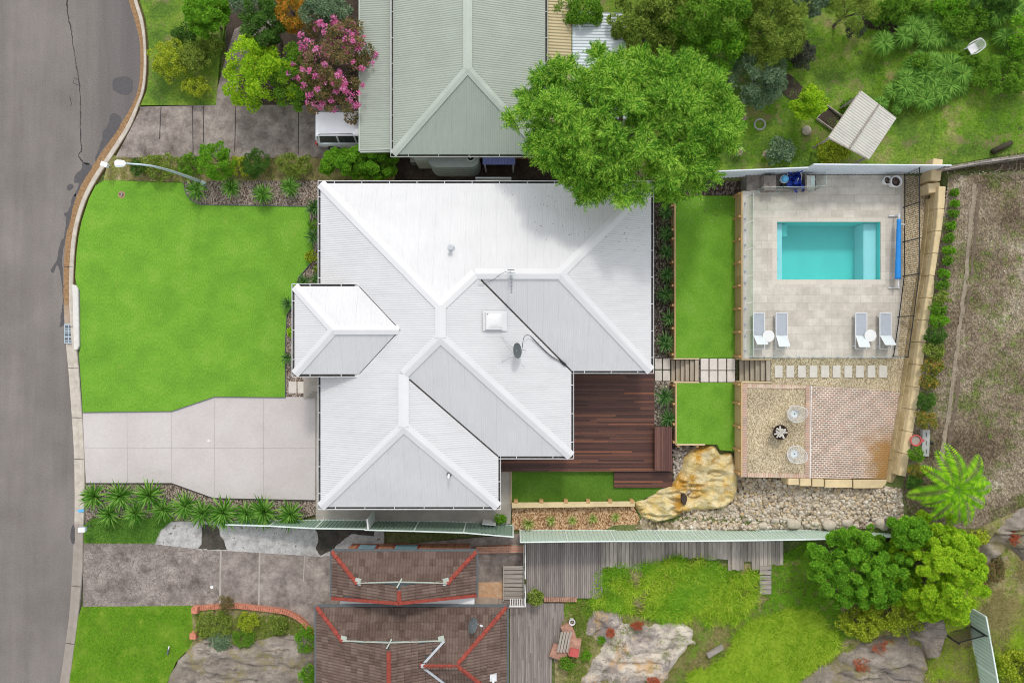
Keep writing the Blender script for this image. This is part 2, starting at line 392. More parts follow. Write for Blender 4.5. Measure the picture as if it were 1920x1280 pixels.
M['turf_dark'] = turf('dark_side_turf', (.065, .15, .014), (.085, .18, .02), (.11, .21, .03), .9)  # darker green turf for the strip beside the deck
M['wild_lawn'] = turf('rough_lawn', (.085, .17, .012), (.12, .23, .016), (.19, .27, .03), 1.1, 14, .9)
M['yard'] = multi('patchy_yard_grass', [(.25, (.05, .09, .015)), (.42, (.085, .16, .02)), (.54, (.14, .23, .025)), (.68, (.25, .23, .09))], .55, 9, .45, bump=.9, patch=(.7, .55, .68, (.21, .16, .09)))
def _litter(n, stops, sc, br=.5):
    r = n.vor(sc, 'F1', n.scaled(1, .6, 1), 'Color'); s = n.new('ShaderNodeSeparateColor'); n.lk(r, s.inputs[0])
    col = n.ramp(s.outputs[0], stops); col = n.mix(1.0, col, n.ramp(n.noise(.8, 5), [(.3, (.8,) * 3), (.7, (1.15,) * 3)]), 'MULTIPLY')
    return n.fin(col, .95, n.bump(n.vor(sc, 'F1', n.scaled(1, .6, 1)), br, .02), 0, .12)
M['mulch'] = _litter(N('grey_brown_chip_mulch'), [(.1, (.06, .045, .035)), (.4, (.17, .13, .10)), (.7, (.28, .22, .18)), (.95, (.42, .36, .31))], 24)
M['orange_mulch'] = _litter(N('orange_bark_chips'), [(.1, (.20, .10, .045)), (.5, (.42, .25, .13)), (.95, (.62, .44, .28))], 22)
M['dark_mulch'] = _litter(N('dark_stone_mulch'), [(.1, (.035, .025, .02)), (.5, (.085, .062, .05)), (.95, (.20, .16, .14))], 14)
M['gravel'] = _litter(N('tan_pea_gravel'), [(.1, (.26, .20, .115)), (.5, (.42, .345, .215)), (.95, (.60, .52, .38))], 30, .35)
M['pebble_bed'] = _litter(N('mixed_pebbles'), [(.1, (.10, .08, .06)), (.5, (.28, .22, .16)), (.95, (.52, .45, .36))], 9)
M['soil'] = multi('dark_soil', [(.3, (.035, .026, .02)), (.7, (.085, .065, .05))], 1.2, 14, .4, bump=.8)
def _slope(n):
    a = n.ramp(n.noise(.45, 7, .7), [(.3, (.075, .056, .036)), (.46, (.155, .12, .08)), (.6, (.25, .205, .145)), (.76, (.44, .39, .31))])
    g = n.math('MULTIPLY', n.step(n.noise(.6, 6, .75, n.scaled(1, 1, 1, 0, (9, 4, 0))), .52, .62), .75); a = n.mix(g, a, (.10, .13, .03))
    c = n.vor(19, 'F1', n.scaled(1, .7, 1, .5), 'Color'); s = n.new('ShaderNodeSeparateColor'); n.lk(c, s.inputs[0])
    a = n.mix(1.0, a, n.ramp(s.outputs[0], [(.1, (.6,) * 3), (.55, (1.0,) * 3), (.97, (1.5,) * 3)]), 'MULTIPLY')
    return n.fin(a, .97, n.bump(n.noise(9, 5, .8), 1, .05), 0, .1)
M['slope'] = _slope(N('dry_litter_slope'))
M['wild'] = multi('weedy_ground', [(.25, (.06, .08, .02)), (.4, (.14, .15, .04)), (.52, (.27, .23, .11)), (.62, (.16, .2, .03)), (.75, (.34, .29, .17))], .8, 7, .45, bump=1, bdist=.05, patch=(.9, .6, .7, (.26, .22, .17)))
M['track'] = simple('pale_dry_track', (.24, .20, .145), .95, .3, 5, bump=.5)
M['soil_brown'] = simple('brown_soil_edge', (.13, .10, .07), .95, .3, 5, bump=.5)
M['ground'] = multi('bare_ground', [(.3, (.07, .10, .03)), (.5, (.11, .14, .04)), (.7, (.18, .16, .09))], .5, 8, .4, bump=.8)
def _rock(name, stops, vein, sc=.9, stain=None):
    n = N(name); col = n.ramp(n.noise(sc, 10, .78, dist=.6), stops)
    v = n.noise(1, 6, .7, n.scaled(1.2, 5, 3, .35), dist=1.0); col = n.mix(n.step(v, .56, .68), col, vein)
    if stain: col = n.mix(n.step(n.noise(.7, 7, .75, n.scaled(1, 1, 1, 0, (3, 8, 0))), .52, .6), col, stain)
    col = n.mix(1.0, col, n.ramp(n.noise(14, 4, .8), [(.25, (.8,) * 3), (.75, (1.18,) * 3)]), 'MULTIPLY')
    return n.fin(col, .92, n.bump(n.noise(5, 8, .75), .8, .08), 0, .15)
M['sandstone'] = _rock('yellow_sandstone', [(.3, (.56, .38, .10)), (.44, (.64, .49, .20)), (.58, (.66, .58, .37)), (.75, (.60, .47, .20))], (.38, .25, .09), 1.1, (.50, .27, .045))
M['grey_rock'] = _rock('pale_grey_rock', [(.3, (.17, .145, .13)), (.45, (.30, .26, .235)), (.53, (.54, .48, .40)), (.68, (.64, .585, .49))], (.22, .175, .145), .5, (.50, .34, .19))
M['dark_rock'] = _rock('weathered_dark_rock', [(.3, (.12, .10, .085)), (.5, (.25, .215, .18)), (.7, (.42, .37, .31))], (.09, .075, .06), .8, (.22, .19, .10))
M['block'] = simple('cream_sandstone_block', (.60, .48, .28), .9, .14, 1.5, bump=.3)
M['block_rough'] = multi('rough_cut_sandstone', [(.3, (.34, .25, .12)), (.55, (.50, .39, .21)), (.75, (.60, .49, .29))], 1.3, 16, .22, bump=1, bdist=.04)
def _fsstain(n, col):
    X, Y, Z = n.xyz(); m = n.math('MULTIPLY', n.step(n.math('ADD', X, n.math('MULTIPLY', n.noise(1.3, 5, .7), 3)), 19.7, 20.9), n.step(n.math('ADD', Y, n.math('MULTIPLY', n.noise(1.7, 4, .7), 2)), -3.4, -4.6))
    return n.mix(n.math('MULTIPLY', m, .85), col, (.30, .155, .03))
M['brick'] = brickmat('recycled_brick_paving', (.35, .20, .145), (.23, .17, .14), (.66, .59, .49), .235, .112, .021, .045, stain=_fsstain, bump=.3)
M['brick_edge_v'] = brickmat('brick_edging_across', (.46, .27, .19), (.34, .24, .20), (.58, .50, .40), .6, .092, .012, 0, 0.0)
M['brick_edge_h'] = brickmat('brick_edging_along', (.46, .27, .19), (.55, .44, .33), (.58, .50, .40), .092, .6, .012, 0, 0.0)
M['red_brick'] = brickmat('red_brick', (.42, .16, .09), (.50, .24, .15), (.42, .36, .30), .24, .09, .012)
M['red_block'] = simple('red_clay_brick', (.48, .19, .12), .9, .3, 8, bump=.3)
M['tan_pave'] = brickmat('orange_brick_paving', (.55, .30, .16), (.62, .42, .26), (.42, .34, .25), .22, .11, .01, .8)
M['travertine'] = brickmat('travertine_paving', (.49, .45, .385), (.60, .56, .49), (.39, .35, .30), .61, .405, .007, 0, .5, .6, stain=_trav, bump=.15, patchy=.18)
M['coping'] = brickmat('travertine_coping', (.60, .56, .48), (.56, .51, .44), (.44, .40, .34), .8, .405, .006, 0, .0, .6, bump=.1, patchy=.06)
M['paver'] = simple('pale_paver', (.60, .55, .49), .75, .08, 3, bump=.1)
M['wallconc'] = multi('pool_shell_concrete', [(.3, (.50, .47, .42)), (.7, (.62, .59, .54))], 1.2, 20, .08)
M['roof_white_y'] = corrugated('white_corrugated_steel', (.61, .61, .615), 0, .11, .45, .07, .36, None, .012)
M['roof_white_x'] = corrugated('white_corrugated_steel_crosswise', (.61, .61, .615), 1, .11, .45, .07, .48, None, .012)
M['flash'] = simple('white_steel_flashing', (.62, .62, .625), .7, .03, 1)
M['gutter'] = simple('white_gutter', (.72, .73, .74), .4, .04, 2)
M['gutter_dark'] = simple('gutter_leaf_debris', (.06, .055, .05), .9, .4, 5)
M['roof_green_y'] = corrugated('sage_corrugated_steel', (.32, .365, .315), 0, .115, .5, .08, .5, None, .014)
M['roof_green_x'] = corrugated('sage_corrugated_steel_crosswise', (.34, .375, .32), 1, .115, .5, .1, .5, None, .014)
M['flash_green'] = simple('sage_steel_flashing', (.38, .42, .365), .5, .08, 1)
M['roof_tan'] = corrugated('tan_corrugated_steel', (.50, .42, .25), 1, .16, .5, .12, .8, None, .022)
M['roof_pale'] = corrugated('faded_white_corrugated_steel', (.62, .67, .70), 1, .16, .5, .1, .8, (.25, .38, .48), .022)
M['roof_blue'] = corrugated('blue_corrugated_sheet', (.17, .20, .42), 0, .16, .5, .1, .8, None, .022)
def _tile(n):
    r = n.pos.outputs['Random Per Island']; f = n.math('ADD', n.math('MULTIPLY', r, .3), n.math('MULTIPLY', n.noise(2.2, 6, .7), .6))
    col = n.ramp(f, [(.25, (.085, .055, .044)), (.45, (.125, .085, .068)), (.7, (.165, .12, .098))])
    col = n.mix(n.math('MULTIPLY', n.step(n.noise(6, 5, .8), .56, .7), .4), col, (.30, .26, .22)); return n.fin(col, .85, n.bump(n.noise(30, 3), .3, .01), 0, .2)
M['tile'] = _tile(N('brown_concrete_tile'))
M['ridge_red'] = simple('red_ridge_tile', (.25, .048, .032), .8, .28, 5)
M['render_wall'] = simple('cream_wall', (.62, .58, .50), .85, .06)
M['white'] = simple('white_paint', (.68, .68, .67), .5, .03)
M['white_metal'] = simple('white_metal', (.62, .63, .64), .35, .03)
M['glass_dark'] = simple('dark_window_glass', (.03, .04, .05), .08, .1, spec=.8)
M['glass_blue'] = simple('blue_window_glass', (.18, .32, .38), .15, .15, spec=.7)
M['steel'] = simple('galvanised_steel', (.55, .58, .60), .35, .08, metal=.6)
M['pole'] = simple('grey_lamp_post', (.46, .54, .60), .45, .08, metal=.3)
M['lamp_white'] = simple('lamp_housing', (.74, .78, .80), .4, .04)
M['black_metal'] = simple('black_powder_coat', (.018, .018, .02), .4, .1)
M['dark_grey'] = simple('dark_grey_plastic', (.10, .115, .12), .5, .1)
M['fence_green'] = simple('pale_green_steel_sheet', (.45, .56, .475), .45, .05)
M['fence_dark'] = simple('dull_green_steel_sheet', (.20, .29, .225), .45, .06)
M['fence_grey'] = simple('grey_blue_steel_sheet', (.64, .68, .72), .45, .05)
M['fence_rail'] = simple('fence_rail_steel', (.62, .70, .66), .4, .05)
M['wood_new'] = boards('treated_pine', [(0, (.42, .28, .13)), (.5, (.50, .35, .18)), (1, (.40, .27, .13))], .8, 1, .15)
M['wood_new_x'] = boards('treated_pine_lengthwise', [(0, (.56, .44, .26)), (.5, (.60, .48, .30)), (1, (.50, .39, .23))], .8, 0, .12)
M['wood_post'] = boards('pine_post', [(0, (.42, .25, .10)), (1, (.50, .32, .15))], .8, 2, .15)
M['wood_step'] = boards('greyed_step_sleeper', [(0, (.30, .25, .19)), (.5, (.42, .36, .28)), (1, (.36, .32, .25))], .85, 1, .22)
M['merbau'] = boards('dark_red_hardwood', [(0, (.045, .020, .015)), (.35, (.072, .030, .022)), (.7, (.10, .042, .028)), (.92, (.13, .055, .035)), (1, (.24, .085, .04))], .45, 0, .2, .4)
M['merbau_y'] = boards('dark_red_hardwood_crosswise', [(0, (.08, .034, .026)), (.6, (.115, .05, .038)), (1, (.15, .068, .05))], .45, 1, .2, .4)
M['old_deck'] = boards('weathered_grey_deck', [(0, (.19, .165, .155)), (.5, (.25, .22, .20)), (1, (.30, .265, .24))], .9, 1, .3)
M['old_plank'] = boards('weathered_plank', [(0, (.22, .195, .17)), (.5, (.33, .295, .255)), (1, (.42, .37, .32))], .95, 1, .35)
M['old_plank_x'] = boards('weathered_sleeper', [(0, (.22, .195, .17)), (.5, (.30, .27, .235)), (1, (.36, .32, .28))], .95, 0, .35)
M['bark'] = simple('bark', (.14, .11, .085), .95, .35, 6, bump=.6)
M['dead_wood'] = simple('dead_twigs', (.22, .18, .14), .95, .3, 6)
M['flower_stem'] = simple('stem', (.10, .14, .04), .8)
L = leafmat
M['l_big'] = L('feathery_bright_leaves', [(.2, (.02, .085, .012)), (.42, (.065, .20, .018)), (.62, (.17, .37, .03)), (.84, (.40, .57, .09))], .45, .6)
M['l_bright'] = L('bright_green_leaves', [(.2, (.045, .16, .012)), (.5, (.11, .29, .018)), (.8, (.23, .42, .035))], .45)
M['l_mid'] = L('mid_green_leaves', [(.2, (.045, .13, .014)), (.5, (.10, .23, .02)), (.8, (.18, .32, .035))], .4)
M['l_dark'] = L('dark_green_leaves', [(.2, (.025, .07, .012)), (.5, (.05, .125, .018)), (.8, (.09, .18, .03))], .3)
M['l_yellow'] = L('yellow_green_leaves', [(.2, (.11, .18, .012)), (.5, (.26, .34, .02)), (.8, (.46, .50, .06))], .4)
M['l_lime'] = L('lime_leaves', [(.2, (.11, .25, .010)), (.5, (.23, .42, .018)), (.8, (.42, .55, .035))], .45)
M['l_olive'] = L('olive_leaves', [(.2, (.055, .095, .015)), (.5, (.14, .21, .03)), (.8, (.29, .36, .07))], .35)
M['l_tinged'] = L('orange_tinged_leaves', [(.2, (.05, .10, .015)), (.5, (.13, .19, .03)), (.72, (.24, .26, .05)), (.85, (.50, .22, .05))], .35, 1.5)
M['l_grey'] = L('grey_green_leaves', [(.2, (.05, .10, .055)), (.5, (.12, .20, .11)), (.8, (.24, .32, .20))], .3)
M['l_purple'] = L('dull_purple_leaves', [(.2, (.025, .035, .025)), (.5, (.055, .07, .05)), (.8, (.12, .12, .09))], .25)
M['l_orange'] = L('orange_tinted_leaves', [(.2, (.10, .14, .015)), (.5, (.30, .22, .02)), (.8, (.60, .25, .04))], .35, 1.2)
M['l_bronze'] = L('bronze_leaves', [(.2, (.05, .075, .025)), (.5, (.13, .13, .05)), (.8, (.26, .17, .08))], .35)
M['l_pink'] = L('pink_blossom', [(.2, (.42, .06, .20)), (.5, (.58, .12, .34)), (.8, (.74, .30, .52))], .4)
M['l_pale'] = L('pale_pink_flowers', [(.2, (.30, .22, .20)), (.5, (.50, .38, .36)), (.8, (.66, .56, .52))], .3)
M['l_red'] = L('red_succulent', [(.2, (.22, .05, .025)), (.5, (.38, .08, .04)), (.8, (.45, .18, .09))], .25)
M['l_yucca'] = L('spiky_leaves', [(.2, (.025, .10, .012)), (.5, (.065, .19, .018)), (.85, (.24, .42, .09))], .35, 3)
M['l_yucca_dark'] = L('dark_spiky_leaves', [(.2, (.02, .065, .018)), (.5, (.045, .13, .026)), (.9, (.16, .28, .09))], .3, 3)
M['l_variegated'] = L('striped_spiky_leaves', [(.2, (.10, .17, .03)), (.5, (.22, .30, .05)), (.85, (.46, .48, .2))], .3, 3)
M['l_strap'] = L('strap_leaves', [(.2, (.03, .10, .014)), (.5, (.075, .20, .022)), (.85, (.22, .40, .07))], .35, 1)
M['l_fern'] = L('fern_fronds', [(.2, (.085, .25, .008)), (.5, (.16, .38, .012)), (.8, (.28, .50, .02))], .4, 1)
M['l_grass'] = L('long_grass', [(.2, (.09, .24, .014)), (.5, (.17, .37, .02)), (.8, (.29, .48, .05))], .45, .9)
M['l_grass_y'] = L('yellow_green_grass', [(.2, (.15, .29, .015)), (.5, (.28, .45, .025)), (.8, (.46, .56, .07))], .45, .9)
M['l_dry'] = L('dry_grass', [(.2, (.13, .14, .035)), (.5, (.26, .23, .09)), (.8, (.42, .36, .18))], .3, .8)
def stonemat(name, stops):
    n = N(name); r = n.pos.outputs['Random Per Island']; col = n.mix(1.0, n.ramp(r, stops), n.ramp(n.noise(12, 4), [(.3, (.85,) * 3), (.7, (1.12,) * 3)]), 'MULTIPLY')
    return n.fin(col, .85, n.bump(n.noise(25, 3), .3, .01), 0, .2)
M['stones'] = stonemat('river_stones', [(0, (.30, .24, .17)), (.3, (.46, .39, .30)), (.6, (.56, .50, .42)), (.85, (.50, .37, .20)), (1, (.68, .63, .56))])
M['stones_grey'] = stonemat('grey_stones', [(0, (.16, .13, .10)), (.5, (.30, .26, .22)), (1, (.5, .45, .39))])
M['boulder'] = simple('small_boulder', (.46, .40, .32), .9, .25, 3, bump=.5)
M['litter'] = stonemat('fallen_leaves', [(0, (.04, .03, .02)), (.3, (.13, .09, .06)), (.6, (.36, .30, .21)), (1, (.70, .64, .54))])
M['blue'] = simple('blue_pool_blanket', (.02, .22, .60), .45, .06)
M['blue_dark'] = simple('royal_blue_plastic', (.012, .04, .32), .4, .2, 8)
M['blue_light'] = simple('light_blue_plastic', (.12, .42, .70), .4, .1)
M['sling'] = simple('grey_sling_fabric', (.36, .39, .43), .75, .05, 5)
M['sling_white'] = simple('pale_sling_fabric', (.55, .60, .61), .7, .04, 5)
M['car'] = simple('silver_car_paint', (.62, .65, .68), .25, .03, spec=.6, metal=.2)
M['car_roof'] = simple('white_car_paint', (.82, .83, .85), .3, .02, spec=.6)
M['tyre'] = simple('tyre_rubber', (.02, .02, .02), .8)
M['tail'] = simple('red_tail_lens', (.45, .03, .02), .25)
M['tank'] = simple('grey_green_tank', (.27, .31, .28), .55, .06)
M['pot_red'] = simple('red_plastic', (.46, .09, .08), .5)
M['grey_box'] = simple('grey_concrete_block', (.34, .34, .33), .85, .12)
M['terracotta'] = simple('terracotta_slab', (.38, .21, .15), .9, .3, 5, bump=.4)
M['rust'] = simple('rusty_steel', (.08, .05, .035), .85, .3)
M['firewood'] = simple('bleached_firewood', (.50, .48, .43), .9, .15)
M['tree_dark'] = simple('inner_twigs', (.045, .04, .025), .95)
def glassmat(name, tint, k=.12, rough=.0):
    n = N(name); n.t.nodes.remove(n.b); t = n.new('ShaderNodeBsdfTransparent'); t.inputs[0].default_value = (*tint, 1)
    g = n.new('ShaderNodeBsdfGlossy'); g.inputs['Roughness'].default_value = rough; f = n.new('ShaderNodeLayerWeight'); f.inputs[0].default_value = .5
    m = n.new('ShaderNodeMixShader'); n.lk(n.math('ADD', n.math('MULTIPLY', n.math('POWER', f.outputs['Facing'], 4.0), .55), k * .3), m.inputs[0]); n.lk(t.outputs[0], m.inputs[1]); n.lk(g.outputs[0], m.inputs[2]); n.lk(m.outputs[0], n.t.nodes['Material Output'].inputs[0]); return n.m
M['glass'] = glassmat('fence_glass', (.93, .965, .95), .15)
M['glass_edge'] = simple('glass_edge', (.55, .66, .62), .3)
def _water(n):
    n.t.nodes.remove(n.b); t = n.new('ShaderNodeBsdfTransparent'); t.inputs[0].default_value = (.84, .96, .96, 1); g = n.new('ShaderNodeBsdfGlossy'); g.inputs['Roughness'].default_value = .05
    f = n.new('ShaderNodeLayerWeight'); f.inputs[0].default_value = .5; b = n.bump(n.noise(5, 3), .12, .02); n.lk(b, g.inputs['Normal'])
    m = n.new('ShaderNodeMixShader'); n.lk(n.math('ADD', n.math('MULTIPLY', n.math('POWER', f.outputs['Facing'], 4.0), .6), .03), m.inputs[0]); n.lk(t.outputs[0], m.inputs[1]); n.lk(g.outputs[0], m.inputs[2]); n.lk(m.outputs[0], n.t.nodes['Material Output'].inputs[0]); return n.m
M['water'] = _water(N('pool_water'))
M['pool_shell'] = simple('turquoise_pool_shell', (.15, .66, .62), .5, .05, .8)
M['pool_ledge'] = simple('pale_aqua_pool_ledge', (.50, .74, .78), .5, .04, 1)
def _poly(n):
    X, Y, Z = n.xyz(); t = n.new('ShaderNodeBsdfTransparent'); t.inputs[0].default_value = (.8, .78, .7, 1); d = n.fin(n.ramp(n.noise(1.4, 5, .7), [(.3, (.62, .61, .56)), (.7, (.78, .76, .70))]), .5)
    m = n.new('ShaderNodeMixShader'); m.inputs[0].default_value = .60; n.lk(t.outputs[0], m.inputs[1]); n.lk(n.b.outputs[0], m.inputs[2]); n.lk(m.outputs[0], n.t.nodes['Material Output'].inputs[0])
    u = n.math('ADD', n.math('MULTIPLY', X, math.sin(.62)), n.math('MULTIPLY', Y, math.cos(.62))); n.lk(n.bump(n.math('SINE', n.math('MULTIPLY', u, 50)), .6, .02), n.b.inputs['Normal']); return n.m
M['poly'] = _poly(N('translucent_corrugated_sheet'))
# ================================================================== THE SETTING
def axis_coords(lo, hi, st, far):
    a = list(np.arange(lo, hi + 1e-6, st)); return [-far, -far / 3, lo - 25, lo - 8] + a + [hi + 8, hi + 25, far / 3, far]
xs = axis_coords(-34, 36, .35, 500); ys = axis_coords(-24, 24, .35, 500)
V = []; F = []
for yy in ys:
    for xx in xs:
        cx, cy = min(36, max(-34, xx)), min(24, max(-24, yy)); V.append((xx, yy, zfun(cx, cy)))
nx = len(xs)
for j in range(len(ys) - 1):
    for i in range(nx - 1): F.append((j * nx + i, j * nx + i + 1, (j + 1) * nx + i + 1, (j + 1) * nx + i))
# leave the pool's hole open
pa, pb = P(1457, 524, 1.8), P(1651, 416, 1.8)
F = [f for f in F if not (pa.x - .6 < V[f[0]][0] < pb.x + .3 and pa.y - .6 < V[f[0]][1] < pb.y + .3)]
g = MB(); g.v = V; g.f = F; g.build('ground', M['ground'], smooth=True, org=(0, 0, 0))['kind'] = 'structure'

LE = [(-700, 60, 75), (-400, 130, 144), (-140, 205, 218), (-60, 226, 242), (0, 241, 258), (40, 253, 270), (80, 262, 275), (130, 263, 276), (170, 258, 272), (200, 246, 262), (240, 222, 246), (290, 188, 215), (330, 162, 188), (370, 143, 166), (410, 131, 152), (450, 123, 144), (500, 120, 140), (560, 119, 139), (600, 121, 141), (650, 124, 145), (690, 128, 149), (730, 131, 152), (800, 136, 157), (860, 139, 160), (940, 140, 160), (1000, 139, 158), (1060, 136, 157), (1110, 133, 153), (1160, 129, 148), (1220, 121, 140), (1280, 112, 132), (1340, 100, 120), (1420, 84, 104), (1700, 30, 50), (2000, -20, 0)]
Lc = opencurve([(l, y, 0) for y, l, r in LE], 4); Rc = opencurve([(r, y, 0) for y, l, r in LE], 4)
Lp = [P(p.x, p.y) for p in Lc]; Rp = [P(p.x, p.y) for p in Rc]
def kerb_at(t, i): return Lp[i].lerp(Rp[i], t)
# street
m = MB(); m.prism([(-46, Lp[0].y)] + [(p.x, p.y) for p in Lp] + [(-46, Lp[-1].y)], -.3, 0); m.build('street', M['asphalt'])['kind'] = 'structure'
m = MB(); prof = [(0, .004), (.30, -.012), (.56, -.008), (.64, .115), (.98, .125), (1.02, .08), (1.02, -.2)]; K = len(prof); v = []; f = []
for i in range(len(Lp)):
    for t, z in prof: q = kerb_at(t, i); v.append((q.x, q.y, z))
for i in range(len(Lp) - 1):
    for k in range(K - 1): f.append((i * K + k, (i + 1) * K + k, (i + 1) * K + k + 1, i * K + k + 1))
m.add(v, [q[::-1] for q in f]); m.build('kerb', M['kerb'], org=(0, 0, 0))['kind'] = 'structure'
# kerb joints
m = MB()
for y in (504, 607, 690, 787, 868, 1092, 1202):
    i = min(range(len(Lc)), key=lambda k: abs(Lc[k].y - y)); a, b = Lp[i], Rp[i]
    for t0, t1, z in ((0, .56, .006), (.64, 1, .129)):
        p, q = a.lerp(b, t0), a.lerp(b, t1); m.beam((p.x, p.y, z), (q.x, q.y, z), .025, .006)
m.build('kerb_joint', M['crack'])['kind'] = 'structure'
# lintel over the gutter inlet and its grate
m = MB(); m.prism(Pn([(135, 533), (143, 536), (146, 542), (148, 648), (144, 656), (138, 656)], .19), -.1, .19); m.build('kerb_lintel', M['white_concrete'], bevel=.02)['kind'] = 'structure'
gr = thing('drain_grate', 'blue grey steel drain grate set in the gutter beside the pale lintel', 'drain grate', P(129, 625))
g0, g1 = P(122, 643), P(137, 608)
m = MB(); m.box(((g0.x + g1.x) / 2, (g0.y + g1.y) / 2, .012), (g1.x - g0.x, g1.y - g0.y, .012)); m.build('backing', M['dark_grey'], gr)
m = MB()
for k in range(14): m.box(((g0.x + g1.x) / 2, g0.y + (k + .5) * (g1.y - g0.y) / 14, .03), (g1.x - g0.x, .022, .03))
for t in (0, .5, 1): m.box((g0.x + (g1.x - g0.x) * t, (g0.y + g1.y) / 2, .032), (.03, g1.y - g0.y, .035))
for t in (0, .33, .66, 1): m.box(((g0.x + g1.x) / 2, g0.y + (g1.y - g0.y) * t, .034), (g1.x - g0.x, .05, .035))
m.build('bars', M['pole'], gr)
# cracks and damp patches in the street
m = MB()
cr = opencurve([(126, -60, 0), (127, 20, 0), (134, 60, 0), (141, 110, 0), (148, 150, 0), (151, 200, 0), (151, 260, 0), (153, 280, 0), (148, 292, 0), (158, 306, 0), (168, 308, 0)], 10)
cr = [P(p.x + random.uniform(-1, 1), p.y) for p in cr]; m.strip(cr, [.03 + .05 * random.random() for _ in cr], .004)
for pts in ([(148, 150), (139, 146), (138, 157), (147, 160)], [(127, 1), (124, 12)], [(131, 180), (134, 195), (132, 200)]): m.strip([P(*p) for p in pts], .035, .004)
m.build('road_crack', M['crack'])['kind'] = 'structure'
m = MB()
for b, s in (([(212, 152), (222, 145), (240, 144), (249, 152), (249, 168), (240, 178), (226, 177), (212, 168)], 1), ([(208, 215), (218, 214), (228, 222), (222, 240), (208, 262), (196, 276), (186, 290), (180, 302), (178, 296), (187, 275), (192, 262), (192, 248), (201, 236)], 2),
             ([(157, 305), (168, 306), (172, 314), (160, 332), (150, 352), (143, 366), (139, 366), (148, 345), (139, 342), (143, 325), (152, 318)], 3), ([(126, 350), (133, 345), (138, 350), (132, 356), (127, 357)], 4),
             ([(138, 366), (143, 368), (134, 400), (127, 430), (121, 455), (117, 480), (118, 510), (120, 600), (114, 612), (112, 608), (118, 560), (114, 520), (107, 496), (101, 512), (95, 508), (98, 502), (106, 488), (113, 455), (120, 445), (124, 415), (120, 400), (128, 396)], 5), ([(136, 985), (140, 985), (140, 1018), (133, 1015), (132, 1000)], 6)):
    m.prism([P(a, c) for a, c in wobble(smoothpoly(b, 3), 1.0, 3, s)], .001, .004)
m.build('damp_patch', M['wet'])['kind'] = 'structure'

def rp(y0, y1, dz=0):         # points along the back of the kerb between two photo heights, top to bottom
    return [(p.x + 1, p.y) for p in Rc if y0 <= p.y <= y1]
# front of the white house
slab('front_lawn', [(196, 338), (345, 343), (346, 355), (350, 366), (360, 377), (375, 384), (575, 387), (581, 400), (580, 430), (588, 470), (586, 490), (560, 520), (553, 545), (551, 570), (538, 590), (535, 640), (535, 745), (402, 744), (322, 771), (155, 773)] + rp(535, 772)[::-1][:0] + [(x + 1, y) for x, y in ((152, 735), (149, 690), (147, 662), (150, 652), (149, 545), (143, 535), (140, 520), (142, 480), (146, 445), (152, 415), (166, 372), (178, 348))], .12, M['lawn'], .3)
m = MB()      # steel edging round the lawn
for pts in ([(345, 343), (346, 355), (350, 366), (360, 377), (375, 384), (575, 387), (581, 400)], [(588, 470), (586, 490), (560, 520), (553, 545), (551, 570), (538, 590), (535, 640), (535, 745), (402, 744), (322, 771), (155, 773)]):
    q = [P(a, b, .13) for a, b in pts]
    for a, b in zip(q, q[1:]): m.beam(a, b, .03, .05)
m.build('lawn_edging', M['dark_grey'])['kind'] = 'structure'
slab('garden_bed', [(340, 340), (604, 338), (604, 540), (604, 748), (534, 747), (534, 500), (570, 395), (340, 390)], .09, M['mulch'])
slab('garden_bed', [(160, 900), (600, 900), (600, 962), (560, 973), (430, 985), (330, 980), (160, 990)], .085, M['mulch'])
slab('driveway', [(155, 773), (322, 771), (402, 744), (591, 744), (591, 937), (400, 933), (322, 905), (161, 905), (158, 840)], .11, M['drive'])
m = MB()
for a, b in (((238, 772), (239, 905)), ((321, 771), (322, 905)), ((402, 744), (402, 933)), ((494, 744), (494, 935)), ((157, 839), (591, 840))): m.beam(P(*a, .1125), P(*b, .1125), .016, .004)
m.build('driveway_joint', M['joint'])['kind'] = 'structure'
m = MB(); m.beam(P(161, 906, .1), P(322, 906, .1), .05, .05); m.beam(P(322, 906, .1), P(400, 934, .1), .05, .05); m.beam(P(400, 934, .1), P(591, 938, .1), .05, .05); m.build('driveway_edging', M['crack'])['kind'] = 'structure'
slab('side_path', [(591, 744), (612, 744), (612, 940), (960, 935), (957, 982), (700, 977), (592, 975)], .105, M['side_concrete'])
slab('side_path', [(925, 870), (960, 870), (960, 940), (925, 940)], .107, M['side_concrete'])
m = MB()
for x in (656, 778, 842, 846): m.beam(P(x, 950, .11), P(x + 1, 977, .11), .03, .01)
m.beam(P(594, 955, .108), P(594, 974, .108), .01, .004); m.build('path_joint', M['joint'])['kind'] = 'structure'
# little entry path by the porch
for i, (a, b) in enumerate(((541, 556), (558, 572))):
    tag(slab('paving_slab', [(a, 715), (b, 715), (b, 737), (a, 737)], .125, M['paver'], .06, kind=None, bevel=.008), ['left', 'right'][i] + ' pale slab of the pair in the mulch below the porch', 'paving slab', 'pale paving slabs')
st = thing('entry_steps', 'grey concrete entry steps half hidden under the house eave', 'steps', P(592, 723, .1))
for k in range(4): MB().box(P(586 + 4 * k, 708 + 0, 0) + Vector((0, -.55, .12 + .05 * k)), (.9 - .1 * k, 1.15 - .26 * k, .1 + .1 * k)).build('step', M['side_concrete'], st, bevel=.01)
